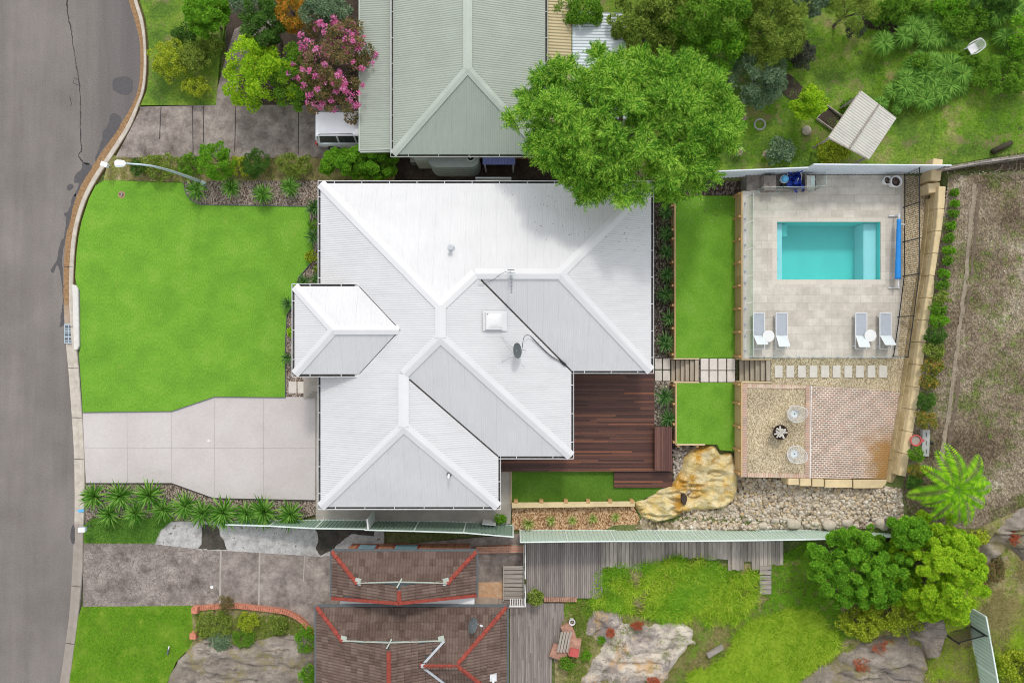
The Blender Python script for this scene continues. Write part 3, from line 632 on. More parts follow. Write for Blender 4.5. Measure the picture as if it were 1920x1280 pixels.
# north neighbour front
slab('neighbour_lawn', [(258, 198), (262, 200), (276, 168), (280, 130), (279, 80), (274, 40), (262, 0), (240, -70), (430, -70), (420, 60), (412, 110), (405, 197)], .11, M['yard'])
slab('neighbour_driveway', [(262, 197), (690, 197), (690, 296), (216, 296), (232, 266), (248, 236), (262, 206)], .10, M['old_concrete'])
m = MB()
for a, b in (((302, 199), (299, 262)), ((361, 199), (362, 290)), ((381, 199), (382, 280)), ((442, 197), (440, 285)), ((560, 195), (559, 290))): m.beam(P(*a, .104), P(*b, .104), .045, .005)
m.build('driveway_joint', M['crack'])['kind'] = 'structure'
slab('garden_path', [(400, 197), (412, 150), (425, 100), (440, 55), (470, 40), (520, 30), (520, 80), (470, 90), (448, 140), (444, 197)], .105, M['old_concrete'])
slab('neighbour_bed', [(205, 292), (740, 288), (740, 345), (345, 342), (194, 338)], .07, M['wild'])
slab('neighbour_bed', [(420, -70), (700, -70), (690, 197), (405, 197), (425, 90)], .08, M['soil'])
slab('alley', [(600, 288), (1060, 285), (1060, 345), (600, 345)], .02, M['soil'])
# south neighbour front
slab('verge', [(157, 985), (175, 972), (330, 972), (310, 985), (295, 1000), (290, 1018), (157, 1018)], .10, M['wild_lawn'])
slab('grey_strip', [(286, 1019), (292, 1005), (304, 978), (640, 975), (720, 985), (720, 1030), (600, 1043), (440, 1033), (380, 1030)], .098, M['grey_render'])
slab('neighbour_driveway', [(157, 1018), (290, 1017), (380, 1028), (414, 1031), (414, 1145), (155, 1137)], .09, M['stamped'])
slab('neighbour_driveway', [(414, 1031), (440, 1033), (600, 1043), (640, 1030), (980, 1000), (980, 1140), (640, 1140), (600, 1195), (540, 1150), (414, 1145)], .088, M['old_concrete'])
m = MB()
for a, b, w_ in (((414, 1031), (412, 1138), .1), ((487, 1035), (485, 1140), .09), ((571, 1040), (569, 1090), .05)): m.beam(P(*a, .093), P(*b, .093), w_, .006)
m.build('driveway_joint', M['side_concrete'])['kind'] = 'structure'
m = MB()
for b, s in (([(378, 982), (408, 985), (412, 1000), (420, 1012), (425, 1030), (395, 1030), (370, 1027), (378, 1020)], 3), ([(590, 990), (700, 990), (700, 1005), (660, 1000), (640, 1015), (625, 1030), (600, 1040), (592, 1030), (598, 1010)], 5)):
    m.prism([P(a, c, .102) for a, c in wobble(b, 1.5, 4, s)], .099, .103)
m.build('wet_patch', M['dark_moss'])['kind'] = 'structure'
slab('neighbour_lawn', [(153, 1137), (362, 1135), (362, 1180), (364, 1205), (330, 1240), (305, 1300), (290, 1350), (115, 1350), (128, 1280), (137, 1220), (144, 1165)], .10, M['wild_lawn'])
slab('neighbour_bed', [(360, 1137), (480, 1140), (540, 1150), (600, 1190), (600, 1350), (285, 1350), (362, 1200)], .11, M['wild'])

# ------------------------------------------------------------------ back garden terraces
T1, T2 = .80, 1.80
slab('garden_bed', [(1218, 380), (1264, 380), (1264, 672), (1225, 672), (1218, 672)], .03, M['dark_mulch'])
slab('garden_bed', [(1220, 715), (1262, 715), (1262, 800), (1220, 800)], .03, M['pebble_bed'])
slab('garden_bed', [(1220, 798), (1300, 798), (1320, 860), (1262, 910), (1220, 900)], .0, M['dark_mulch'])
slab('back_lawn', [(1266, 367), (1381, 367), (1381, 671), (1266, 671)], T1, M['turf'], .75)
slab('back_lawn', [(1268, 717), (1381, 717), (1381, 846), (1350, 843), (1345, 833), (1268, 832)], T1, M['turf'], .75)
slab('landing', [(1309, 670), (1381, 670), (1381, 718), (1309, 718)], T1 - .05, M['dark_mulch'], .6)
slab('garden_bed', [(1230, 325), (1400, 333), (1398, 366), (1264, 366)], T1 + .02, M['dark_mulch'], .6)
slab('side_turf', [(958, 880), (1152, 880), (1152, 912), (1255, 912), (1190, 943), (958, 944)], .09, M['turf_dark'])
slab('mulch_bed', [(960, 950), (1188, 950), (1200, 972), (1188, 993), (960, 993)], .07, M['orange_mulch'])
# pool terrace: gravel, brick, paving
pool = [(1457, 416), (1651, 416), (1651, 524), (1457, 524)]
gz = T2 - .03
slab('gravel_terrace', [(1393, 718), (1512, 720), (1512, 897), (1390, 894)], gz, M['gravel'], 1.1)
def wallpx(t0=330, t1=905):      # foot of the eastern wall, photo coordinates at terrace level
    return [(1745, 326), (1742, 360), (1733, 430), (1718, 520), (1702, 610), (1694, 700), (1683, 790), (1673, 860), (1668, 905)]
slab('gravel_path', [(1446, 671), (1683, 671), (1693, 540), (1694, 326), (1752, 326), (1748, 360), (1739, 430), (1724, 520), (1709, 610), (1700, 700), (1690, 790), (1680, 860), (1676, 897), (1512, 897), (1512, 722), (1446, 719)], gz - .004, M['gravel'], 1.0)
m = MB(); m.prism(Pn([(1512, 723), (1600, 727), (1692, 735), (1690, 790), (1680, 840), (1672, 880), (1668, 897), (1510, 896)], T2), T2 - .1, T2 - .012); m.build('brick_paving', M['brick'])['kind'] = 'structure'
m = MB(); m.prism(Pn([(1397, 719), (1512, 722), (1512, 729), (1397, 727)], T2), T2 - .1, T2); m.prism(Pn([(1402, 886), (1512, 888), (1512, 896), (1402, 894)], T2), T2 - .1, T2); m.build('brick_edging', M['brick_edge_h'])['kind'] = 'structure'
m = MB(); m.prism(Pn([(1392, 719), (1401, 719), (1401, 894), (1392, 894)], T2), T2 - .1, T2 + .003); m.prism(Pn([(1511, 723), (1520, 723), (1518, 896), (1509, 896)], T2), T2 - .1, T2 + .003); m.build('brick_edging', M['brick_edge_v'])['kind'] = 'structure'
m = MB(); m.prism(Pn([(1520.5, 723), (1522, 723), (1520, 896), (1518.5, 896)], T2), T2 - .05, T2 - .004); m.build('edging_joint', M['white'])['kind'] = 'structure'
m = MB()
for q in ([(1408, 371), (1457, 371), (1457, 671), (1408, 671)], [(1457, 371), (1651, 371), (1651, 416), (1457, 416)], [(1457, 524), (1651, 524), (1651, 671), (1457, 671)], [(1651, 371), (1694, 371), (1693, 540), (1683, 671), (1651, 671)], [(1530, 328), (1694, 328), (1694, 371), (1530, 371)], [(1408, 357), (1530, 357), (1530, 371), (1408, 371)]):
    m.prism(Pn(q, T2), T2 - 1.0, T2)
m.build('pool_terrace', M['travertine'])['kind'] = 'structure'
slab('terrace_edge', [(1392, 358), (1408.5, 358), (1408.5, 671.5), (1392, 671.5)], T2 - .006, M['wallconc'], 1.1)
slab('terrace_edge', [(1400, 326), (1531, 326), (1531, 357), (1400, 357)], T2 - .03, M['old_concrete'], 1.0)
m = MB()
def ring(a, b, t, z0, z1, mb):
    (x0, y0), (x1, y1) = a, b
    for q in ([(x0 - t, y0 - t), (x1 + t, y0 - t), (x1 + t, y0), (x0 - t, y0)], [(x0 - t, y1), (x1 + t, y1), (x1 + t, y1 + t), (x0 - t, y1 + t)], [(x0 - t, y0), (x0, y0), (x0, y1), (x0 - t, y1)], [(x1, y0), (x1 + t, y0), (x1 + t, y1), (x1, y1)]): mb.prism(Pn(q, T2), z0, z1)
# pool
pt = thing('swimming_pool', 'small rectangular turquoise plunge pool sunk in the travertine terrace', 'swimming pool', (P(1554, 470, T2).x, P(1554, 470, T2).y, .3))
A, B = P(1457, 524, T2), P(1651, 416, T2)
m = MB(); ring((1457, 416), (1651, 524), 9, T2 - .02, T2 + .006, m); m.build('coping', M['coping'], pt)
m = MB(); zf_ = .35; t = .12
m.box(((A.x + B.x) / 2, (A.y + B.y) / 2, zf_ - .05), (B.x - A.x + 2 * t, B.y - A.y + 2 * t, .1))
for x0, x1, y0, y1 in ((A.x - t, A.x + .001, A.y - t, B.y + t), (B.x - .001, B.x + t, A.y - t, B.y + t), (A.x - t, B.x + t, A.y - t, A.y + .001), (A.x - t, B.x + t, B.y - .001, B.y + t)): m.box(((x0 + x1) / 2, (y0 + y1) / 2, (zf_ + T2 - .06) / 2 + .02), (x1 - x0, y1 - y0, T2 - .06 - zf_))
m.build('basin', M['pool_shell'], pt)
lw = P(1472, 524, T2).x
m = MB(); m.box(((A.x + lw) / 2 - .0, (A.y + B.y) / 2, (zf_ + 1.42) / 2), (lw - A.x, B.y - A.y - .02, 1.42 - zf_)); m.build('bench_ledge', M['pool_ledge'], pt, bevel=.03)
lw2 = P(1627, 524, T2).x
m = MB(); m.box(((B.x + lw2) / 2, (A.y + B.y) / 2, (zf_ + 1.38) / 2), (B.x - lw2, B.y - A.y - .02, 1.38 - zf_)); m.build('bench_ledge', M['pool_ledge'], pt, bevel=.03)
s0 = P(1472, 416, T2); s1 = P(1485, 440, T2)
m = MB(); m.box(((s0.x + s1.x) / 2, (s0.y + s1.y) / 2, .75), (s1.x - s0.x, s0.y - s1.y, .9)); m.box((s0.x + .15, s0.y - .3, 1.0), (.28, .55, .5)); m.build('entry_step', M['pool_shell'], pt, bevel=.03)
m = MB(); m.box(((A.x + B.x) / 2, (A.y + B.y) / 2, T2 - .13), (B.x - A.x, B.y - A.y, .002)); m.build('water', M['water'], pt)
m = MB(); m.box((A.x + .09, P(0, 484, T2).y, 1.44), (.12, .17, .03)); m.build('suction_fitting', M['dark_grey'], pt)

# ------------------------------------------------------------------ natural ground: north east yard, slope, south east garden
def PGp(pts): return [PG(a, b) for a, b in pts]
drape('yard_grass', PGp([(1100, -90), (2040, -90), (2040, 270), (1920, 286), (1768, 311), (1500, 314), (1340, 324), (1225, 330), (1060, 200)]), M['yard'], .02, .6)
drape('bare_slope', PGp([(1768, 318), (1920, 294), (2040, 280), (2040, 960), (1900, 960), (1830, 990), (1705, 990), (1694, 900), (1712, 780), (1735, 620), (1762, 450)]), M['slope'], .03, .4)
trk = PGp([(1826, 345), (1824, 380), (1818, 430), (1812, 500), (1803, 570), (1797, 620), (1790, 680), (1783, 730), (1776, 780), (1768, 830), (1762, 880)]); tl_ = [p for p in trk]; m = MB()
fine_ = opencurve([tuple(p) for p in trk], 8); fine_ = [Vector((p.x + .10 * fbm(i * .35, 3.3), p.y, zfun(p.x, p.y) + .045)) for i, p in enumerate(fine_)]
m.strip(fine_, [.16 + .14 * abs(fbm(i * .5, 1)) for i in range(len(fine_))]); m.build('dirt_track', M['track'])['kind'] = 'structure'
m = MB(); m.strip([p + Vector((.28, 0, .004)) for p in fine_], [.12 + .2 * abs(fbm(i * .6, 7)) for i in range(len(fine_))]); m.build('dirt_track', M['soil_brown'])['kind'] = 'structure'
drape('pebble_bank', PGp([(1268, 895), (1300, 830), (1395, 895), (1500, 898), (1692, 916), (1695, 990), (1560, 994), (1240, 994), (1190, 990)]), M['pebble_bed'], .02, .3)
drape('weedy_garden', PGp([(1000, 1120), (1100, 1060), (1128, 1055), (1470, 1055), (1640, 1012), (1700, 1005), (1780, 985), (1905, 955), (2040, 950), (2040, 1380), (1040, 1380), (1040, 1180)]), M['wild'], .02, .45)
# ================================================================== BUILDINGS
PITCH = math.tan(math.radians(22.5)); EZ = 2.85; KE = (1 - EZ / H) / S
def roofface(pts, mat, parent, name='roof_sheet', thick=.06):
    """pts: 3-D corners of one roof plane, built as a thin solid sheet"""
    pts = [Vector(p) for p in pts]; n = len(pts)
    T = tessellate_polygon([[Vector((p.x, p.y, 0)) for p in pts]])
    m = MB(); f = []
    for a, b, c in T:
        if (pts[b] - pts[a]).cross(pts[c] - pts[a]).z < 0: a, b, c = c, b, a
        f.append((a, b, c)); f.append((c + n, b + n, a + n))
    f += [(i, i + n, (i + 1) % n + n, (i + 1) % n) for i in range(n)]
    m.add([tuple(p) for p in pts] + [(p.x, p.y, p.z - thick) for p in pts], f)
    return m.build(name, mat, parent)
def cap(m, a, b, wd=.24, lift=.05, ra=0, rise=None):
    """folded ridge or hip flashing: two wings falling away from the line a-b"""
    a, b = Vector(a), Vector(b); d = (b - a).normalized(); s = Vector((-d.y, d.x, 0)).normalized()
    dip = wd * (PITCH * .72 if rise is None else rise)
    L1 = s * wd - Vector((0, 0, dip)); R1 = -s * wd - Vector((0, 0, dip)); up = Vector((0, 0, lift)); t = Vector((0, 0, .012))
    rp_ = [L1, L1 * .10 + Vector((0, 0, .0)), R1 * .10 + Vector((0, 0, .0)), R1]
    v = [p + q + up for p in (a, b) for q in rp_] + [p + q + up - Vector((0, 0, .05)) for p in (a, b) for q in rp_]
    f = [(0, 4, 5, 1), (1, 5, 6, 2), (2, 6, 7, 3), (8, 9, 13, 12), (9, 10, 14, 13), (10, 11, 15, 14), (0, 8, 12, 4), (3, 7, 15, 11), (0, 1, 9, 8), (1, 2, 10, 9), (2, 3, 11, 10), (4, 12, 13, 5), (5, 13, 14, 6), (6, 14, 15, 7)]
    m.add(v, f)
def gutter(parent, pts, z, mat=None, closed=True, wd=.13):
    """U channel along an eave line (world XY, outline anticlockwise from above)"""
    m = MB(); dk = MB(); brs = []; n = len(pts)
    ar = sum(pts[i][0] * pts[(i + 1) % n][1] - pts[(i + 1) % n][0] * pts[i][1] for i in range(n)); sg = 1 if ar > 0 else -1
    for i in range(n if closed else n - 1):
        a, b = Vector((*pts[i][:2], 0)), Vector((*pts[(i + 1) % n][:2], 0)); d = (b - a); L_ = d.length; d.normalize(); o = Vector((d.y, -d.x, 0)) * sg
        a2, b2 = a - d * .0, b + d * .0; Z = lambda q, h: Vector((q.x, q.y, h))
        m.beam(Z(a2 + o * (wd / 2), z - .13), Z(b2 + o * (wd / 2), z - .13), wd, .015)
        m.beam(Z(a2 + o * wd - d * wd, z - .075), Z(b2 + o * wd + d * wd, z - .075), .022, .12)
        m.beam(Z(a2, z - .1), Z(b2, z - .1), .012, .1)
        dk.beam(Z(a2 + o * (wd / 2), z - .118), Z(b2 + o * (wd / 2), z - .118), wd - .03, .01)
        k = max(1, int(L_ / 1.3))
        for j in range(k): q = a + d * ((j + .5) * L_ / k); brs.append(MB().beam(Z(q, z - .02), Z(q + o * wd, z - .02), .03, .01))
    g_ = m.build('gutter', mat or M['gutter'], parent); dk.build('leaf_debris', M['gutter_dark'], g_)
    for b_ in brs: b_.build('bracket', mat or M['gutter'], g_)
    return g_
hs = thing('house', 'large house with a white corrugated hip roof between the front lawn and the deck', 'house', (P(880, 650, EZ).x, P(880, 650, EZ).y, 0))
def hz(u, vv):
    R1 = min(u + 359, 296 - vv, 261 - u, 1.01 * (vv + 55)); R2 = min(u + 359, 296 - vv, 111 - u, 1.06 * (vv + 215)); R3 = min(u + 359, -26 - u, 1.05 * (vv + 310), 296 - vv)
    return max(R1, R2, R3)
def RV(u, vv, h=None): h = hz(u, vv) if h is None else h; return Vector((u * KE, vv * KE, EZ + h * KE * PITCH))
c = {}
c['NW'], c['NE'], c['SE1'], c['I1'], c['SE2'], c['I2'], c['SE3'], c['SW'] = (-359, 296), (261, 296), (261, -55), (111, -55), (111, -215), (-26, -215), (-26, -310), (-359, -310)
yD = (296 - 55 * 1.01) / 2.01; hD = 296 - yD
c['D'] = (261 - hD, yD); c['C'] = (111 - hD, yD); c['A'] = (-124, 61); c['B'] = (-124, 235 / 1.06 - 215); c['E'] = (-192.5, 166.5 / 1.06 - 215); c['F'] = (-192.5, 166.5 / 1.05 - 310)
faces = {'N': ('NW', 'A', 'C', 'D', 'NE'), 'E1': ('NE', 'D', 'SE1'), 'S1': ('SE1', 'D', 'C', 'I1'), 'E2': ('I1', 'C', 'A', 'B', 'SE2'), 'S2': ('SE2', 'B', 'E', 'I2'), 'E3': ('I2', 'E', 'F', 'SE3'), 'S3': ('SE3', 'F', 'SW'), 'W': ('SW', 'F', 'E', 'B', 'A', 'NW')}
HV = {k: RV(*v_) for k, v_ in c.items()}
hh = {'D': hD, 'C': hD, 'A': 235, 'B': 235, 'E': 166.5, 'F': 166.5}
for k, h in hh.items(): HV[k] = RV(*c[k], h)
rw = MB()
for fn, ks in faces.items(): roofface([HV[k] for k in ks], M['roof_white_y'] if fn[0] in 'NS' else M['roof_white_x'], hs)
m = MB()
for a, b in (('NW', 'A'), ('NE', 'D'), ('SE1', 'D'), ('D', 'C'), ('C', 'A'), ('A', 'B'), ('B', 'SE2'), ('B', 'E'), ('E', 'F'), ('F', 'SW'), ('F', 'SE3')):
    flat = HV[a].z == HV[b].z; cap(m, HV[a], HV[b], .25, .05)
m.build('ridge_capping', M['flash'], hs)
m = MB()
for a, b in (('I1', 'C'), ('I2', 'E')):
    A_, B_ = HV[a], HV[b].lerp(HV[a], .06); m.strip([A_ + Vector((0, 0, .012)), B_ + Vector((0, 0, .012))], .12)
m.build('valley_tray', M['gutter_dark'], hs)
fp = [c[k] for k in ('NW', 'SW', 'SE3', 'I2', 'SE2', 'I1', 'SE1', 'NE')]; fpw = [(u * KE, v_ * KE) for u, v_ in fp]
gutter(hs, fpw, EZ + .02)
def inset(poly, d):
    out = []; n = len(poly); ar = sum(poly[i][0] * poly[(i + 1) % n][1] - poly[(i + 1) % n][0] * poly[i][1] for i in range(n)); sg = 1 if ar > 0 else -1
    for i in range(n):
        p0, p1, p2 = [Vector((*poly[j % n][:2], 0)) for j in (i - 1, i, i + 1)]
        d1 = (p1 - p0).normalized(); d2 = (p2 - p1).normalized(); n1 = Vector((-d1.y, d1.x, 0)) * sg; n2 = Vector((-d2.y, d2.x, 0)) * sg
        out.append(p1 + (n1 + n2) * d / max(.3, 1 + n1.dot(n2)))
    return [(p.x, p.y) for p in out]
MB().prism(inset(fpw, .55), -.1, EZ - .12).build('wall', M['render_wall'], hs)
MB().prism(inset(fpw, .02), EZ - .12, EZ - .09).build('soffit', M['white'], hs)
# openings in the outside walls (seen only from the side)
def opening(parent, x, y, z, wd, ht, face, name='window', mat='glass_dark'):
    """face: 'W','E','N','S' direction the opening looks"""
    ax = face in 'EW'; t = .06
    fr = MB(); fr.box((x, y, z + ht / 2), (t, wd + .12, ht + .12) if ax else (wd + .12, t, ht + .12)); o = fr.build(name, M['white'], parent)
    g_ = MB(); s_ = {'W': (-1, 0), 'E': (1, 0), 'N': (0, 1), 'S': (0, -1)}[face]; g_.box((x + s_[0] * .02, y + s_[1] * .02, z + ht / 2), (t, wd, ht) if ax else (wd, t, ht)); g_.build('pane' if name == 'window' else 'panel', M[mat], o); return o
xw = -359 * KE + .55; opening(hs, xw, -5.9, .12, 4.8, 2.2, 'W', 'garage_door', 'flash'); opening(hs, xw, 5.5, .9, 2.2, 1.3, 'W')
xe = 261 * KE - .55; opening(hs, xe, 1.5, .3, 3.0, 2.1, 'E'); opening(hs, xe, 5.5, .9, 1.6, 1.3, 'E'); opening(hs, 111 * KE - .55, -3.6, .42, 2.6, 2.1, 'E', 'sliding_door', 'glass_dark'); opening(hs, 1.2, -215 * KE + .55, .42, 2.0, 2.1, 'S')
for x in (-7, -4): opening(hs, x, -310 * KE + .55, 1.0, 1.4, 1.1, 'S')
for x in (-7, -2, 3): opening(hs, x, 296 * KE - .55, 1.0, 1.6, 1.1, 'N')
# porch roof standing a step above the main roof
pe = EZ + 79 * KE * PITCH
def PV(u, v_, h): return Vector((u * KE, v_ * KE, pe + (h) * KE * PITCH))
ph = 80
pNW, pSW, pX, pR = PV(-397.3, 100.5, 0), PV(-397.3, -59.5, 0), PV(-397.3 + ph, 20.5, ph), PV(-200, 20.5, ph)
pNE, pSE = PV(-280, 100.5, 0), PV(-280, -59.5, 0)
prch = hs
roofface([pNW, pSW, pX], M['roof_white_x'], hs, 'porch_roof_sheet'); roofface([pNW, pX, pR, pNE], M['roof_white_y'], hs, 'porch_roof_sheet'); roofface([pX, pSW, pSE, pR], M['roof_white_y'], hs, 'porch_roof_sheet')
m = MB(); cap(m, pNW, pX, .22); cap(m, pSW, pX, .22); cap(m, pX, pR, .22); m.build('porch_ridge_capping', M['flash'], hs)
m = MB(); 
for a, b in ((pNE, pR), (pSE, pR)): m.strip([a + Vector((.05, 0, .02)), b + Vector((.05, 0, .02))], .07)
m.build('porch_flashing', M['gutter_dark'], hs)
gutter(hs, [(pSE.x - .1, pSE.y), (pSW.x, pSW.y), (pNW.x, pNW.y), (pNE.x - .1, pNE.y)][::-1], pe + .02, closed=False)
m = MB(); m.prism([(pNW.x + .1, pNW.y - .1), (pNE.x - .1, pNE.y - .1), (pR.x - .4, pR.y), (pSE.x - .1, pSE.y + .1), (pSW.x + .1, pSW.y + .1)], EZ - .2, pe - .06); m.build('porch_wall', M['render_wall'], hs)
for y in (pNW.y - .5, pSW.y + .5): MB().box((pNW.x + .55, y, EZ / 2 - .05), (.32, .32, EZ)).build('porch_column', M['render_wall'], hs)
# skylight, vents
def on_roof(px, py, extra=0):
    z = EZ + 1
    for _ in range(20):
        q = P(px, py, z + extra); z = EZ + hz(q.x / KE, q.y / KE) * KE * PITCH
    return P(px, py, z + extra) - Vector((0, 0, extra))
q = on_roof(924, 602); sk = math.atan(PITCH)
m = MB(); m.box((0, 0, .1), (.86, .80, .2)); m.v = [tuple(Matrix.Rotation(sk, 3, 'Y') @ Vector(p) + q) for p in m.v]; o = m.build('skylight', M['flash'], hs)
m = MB(); nn = 8
vv = [(-.38 + .76 * i / nn, -.35 + .7 * j / nn, .2 + .10 * (1 - (abs(2 * i / nn - 1)) ** 3) * (1 - abs(2 * j / nn - 1) ** 3)) for j in range(nn + 1) for i in range(nn + 1)]
m.add(vv, [(j * (nn + 1) + i, j * (nn + 1) + i + 1, (j + 1) * (nn + 1) + i + 1, (j + 1) * (nn + 1) + i) for j in range(nn) for i in range(nn)]); m.v = [tuple(Matrix.Rotation(sk, 3, 'Y') @ Vector(p) + q) for p in m.v]; m.build('dome', M['white'], o, smooth=True)
m = MB(); m.box((0, 0, .01), (1.25, .95, .015)); m.v = [tuple(Matrix.Rotation(sk, 3, 'Y') @ Vector(p) + q + Vector((.1, 0, .02))) for p in m.v]; m.build('flashing_tray', M['flash'], o)
q = on_roof(846, 466); m = MB(); m.tube([q - Vector((0, 0, .1)), q + Vector((0, 0, .42))], .07, 12); m.tube([q + Vector((0, 0, .40)), q + Vector((0, 0, .48))], .12, 14); m.lathe(q, [(.2, -.02), (.16, .06), (.08, .12)], 14); m.build('vent_pipe', M['steel'], hs, smooth=False)
q = on_roof(842, 889); m = MB(); m.tube([q - Vector((0, 0, .1)), q + Vector((0, 0, .22)), q + Vector((0, -.05, .3)), q + Vector((0, -.18, .3))], .06, 12); v_ = m.build('vent_pipe', M['white_metal'], hs, smooth=True); MB().lathe(q, [(.13, .0), (.11, .09), (.07, .13)], 14).build('rubber_boot', M['dark_grey'], v_)
# satellite dish
q = on_roof(968, 657); d = thing('satellite_dish', 'dark grey satellite dish with wire struts on the white roof', 'satellite dish', q)
dc = q + Vector((.0, 0, .62)); ax = Vector((.86, .08, .50)).normalized(); sx = Vector((-ax.y, ax.x, 0)).normalized(); sy = ax.cross(sx)
m = MB(); rr = [0, .12, .24, .33, .38]; v = []; n_ = 28
for side in (0, 1):
    for r in rr[1:]:
        for k in range(n_): t_ = 2 * math.pi * k / n_; v.append(dc + ax * (r * r * .5 - .02 * side) + sx * r * math.cos(t_) + sy * r * 1.05 * math.sin(t_))
    v.append(dc - ax * .02 * side)
K4 = 4 * n_ + 1; f = []
for side in (0, 1):
    o_ = side * K4
    for i in range(3):
        for k in range(n_): q4 = (o_ + i * n_ + k, o_ + i * n_ + (k + 1) % n_, o_ + (i + 1) * n_ + (k + 1) % n_, o_ + (i + 1) * n_ + k); f.append(q4 if side else q4[::-1])
    for k in range(n_): t3 = (o_ + 4 * n_, o_ + k, o_ + (k + 1) % n_); f.append(t3 if not side else t3[::-1])
for k in range(n_): f.append((3 * n_ + k, 3 * n_ + (k + 1) % n_, K4 + 3 * n_ + (k + 1) % n_, K4 + 3 * n_ + k))
m.add([tuple(p) for p in v], f); m.build('dish', M['dark_grey'], d, smooth=True)
m = MB(); lp = dc + ax * .5 - Vector((0, 0, .12)); m.tube([dc - sy * .3 - ax * .0, lp], .016, 6); m.tube([dc, dc + Vector((-.08, 0, -.15)), q], .025, 8); m.build('arm', M['steel'], d)
MB().tube([lp, lp + ax * .1 + Vector((0, 0, .03))], .05, 10).build('receiver', M['white_metal'], d)
m = MB()
for px, py in ((940, 630), (940, 678)): m.tube([q + Vector((-.05, 0, .3)), on_roof(px, py) + Vector((0, 0, .05))], .014, 6)
m.build('strut', M['steel'], d)
cb = MB()
for off in (0, 1.6):
    pts = opencurve([(979, 652, .25), (981, 636, .3), (985, 629, .3), (993, 629, .15), (1003, 638 + off, .08), (1018, 653 + off, .05), (1035, 668 + off, .06), (1050, 676 + off, .05), (1062, 686, .05)], 5)
    cb.tube([on_roof(p.x, p.y) + Vector((0, 0, p.z + .03)) for p in pts], .014, 5)
pts = [on_roof(1050 + k * 3, 676 + k * 2.4) + Vector((0, 0, .07)) for k in range(5)]; cb.tube(pts, [.03, .05, .07, .06, .03], 6)
tag(cb.build('roof_cable', M['black_metal']), 'black cable running from the satellite dish down the roof valley', 'cable')
# tv antenna
q = on_roof(958, 519); an = thing('tv_antenna', 'thin television antenna with many short elements standing on the roof ridge', 'antenna', q)
MB().tube([q, q + Vector((0, 0, 1.15))], .025, 8).build('mast', M['steel'], an)
m = MB(); a = q + Vector((0, .2, 1.1)); b = q + Vector((0.02, -.85, 1.1)); m.beam(a, b, .02, .02)
for k in range(15): p = a.lerp(b, .12 + .88 * k / 14); m.beam(p - Vector((.07, 0, 0)), p + Vector((.07, 0, 0)), .01, .01)
m.beam(a + Vector((-.16, .02, .06)), a + Vector((.16, .02, .06)), .015, .2); m.beam(a + Vector((-.2, -.12, -.04)), a + Vector((.2, -.12, -.04)), .014, .014); m.build('elements', M['dark_grey'], an)
m = MB(); m.box(q + Vector((0, .04, .25)), (.24, .2, .12)); m.build('clamp', M['steel'], an)
cb = MB(); pts = opencurve([(957, 512, .6), (948, 511, .35), (935, 517, .06), (926, 524, .04), (905, 533, .04), (897, 533, .04)], 5); cb.tube([on_roof(p.x, p.y) + Vector((0, 0, p.z + .04)) for p in pts], .011, 5)
tag(cb.build('antenna_cable', M['dark_grey']), 'thin dark cable curling from the television antenna over the ridge', 'cable')

# ------------------------------------------------------------------ north neighbour's house
nh = thing('house', 'neighbour\'s house with a sage green corrugated roof at the top of the photo', 'house', (-2.2, 18, 0))
GE = 2.8; gk = (1 - GE / H) / S; gp = .30; xW, xE, yS, yN = -223 * gk, 62 * gk, 351 * gk, 32.0; xR = (xW + xE) / 2; hw = xE - xR
zr = GE + hw * gp; Rr = Vector((xR, yS + hw, zr)); Rn = Vector((xR, yN, zr)); cSW, cSE = Vector((xW, yS, GE)), Vector((xE, yS, GE)); cNW, cNE = Vector((xW, yN, GE)), Vector((xE, yN, GE))
roofface([cSW, Rr, Rn, cNW], M['roof_green_x'], nh); roofface([cSE, cNE, Rn, Rr], M['roof_green_x'], nh); roofface([cSW, cSE, Rr], M['roof_green_y'], nh)
m = MB(); cap(m, cSW, Rr, .2, .05, rise=.2); cap(m, cSE, Rr, .2, .05, rise=.2); cap(m, Rr, Rn, .22, .05, rise=.25); m.build('ridge_capping', M['flash_green'], nh)
gutter(nh, [(xW, yN), (xW, yS), (xE, yS), (xE, yN)], GE + .02, M['flash_green'], closed=False)
MB().prism(inset([(xW, yS), (xE, yS), (xE, yN), (xW, yN)], .5), -.05, GE - .1).build('wall', M['red_brick'], nh)
MB().prism(inset([(xW, yS), (xE, yS), (xE, yN), (xW, yN)], .02), GE - .1, GE - .07).build('soffit', M['white'], nh)
opening(nh, -4.6, yS + .5, 1.0, 1.0, .9, 'S'); opening(nh, .2, yS + .5, .6, 1.2, 1.3, 'S')
cx0, cx1 = -285 * (1 - 2.5 / H) / S, xW - .14; cyS = 357 * (1 - 2.5 / H) / S
cp = thing('carport', 'sage green corrugated carport roof joined to the neighbour\'s house over the parked car', 'carport', (cx0, cyS, 0))
roofface([(cx0, cyS, 2.45), (cx1, cyS, 2.62), (cx1, yN, 2.62), (cx0, yN, 2.45)], M['roof_green_x'], cp, 'roof_sheet')
m = MB(); m.beam((cx0 - .04, cyS, 2.4), (cx0 - .04, yN, 2.4), .08, .14); m.beam((cx0, cyS - .04, 2.42), (cx1, cyS - .04, 2.55), .08, .14); m.beam((cx0, cyS + .05, 2.50), (cx1, cyS + .05, 2.67), .06, .03); m.build('fascia', M['flash_green'], cp)
for y in (cyS + .15, cyS + 3.6, cyS + 7): MB().box((cx0 + .1, y, 1.2), (.1, .1, 2.4)).build('post', M['white_metal'], cp)
m = MB(); m.beam((cx1 + .06, yS, 2.9), (cx1 + .06, yN, 2.9), .03, .03); m.build('edge_trim', M['white_metal'], cp)
a0, a1 = xE + .15, 112 * (1 - 2.6 / H) / S
aw = thing('awning', 'tan corrugated lean to roof on the far side of the green roofed house', 'awning', (a0, 13, 0))
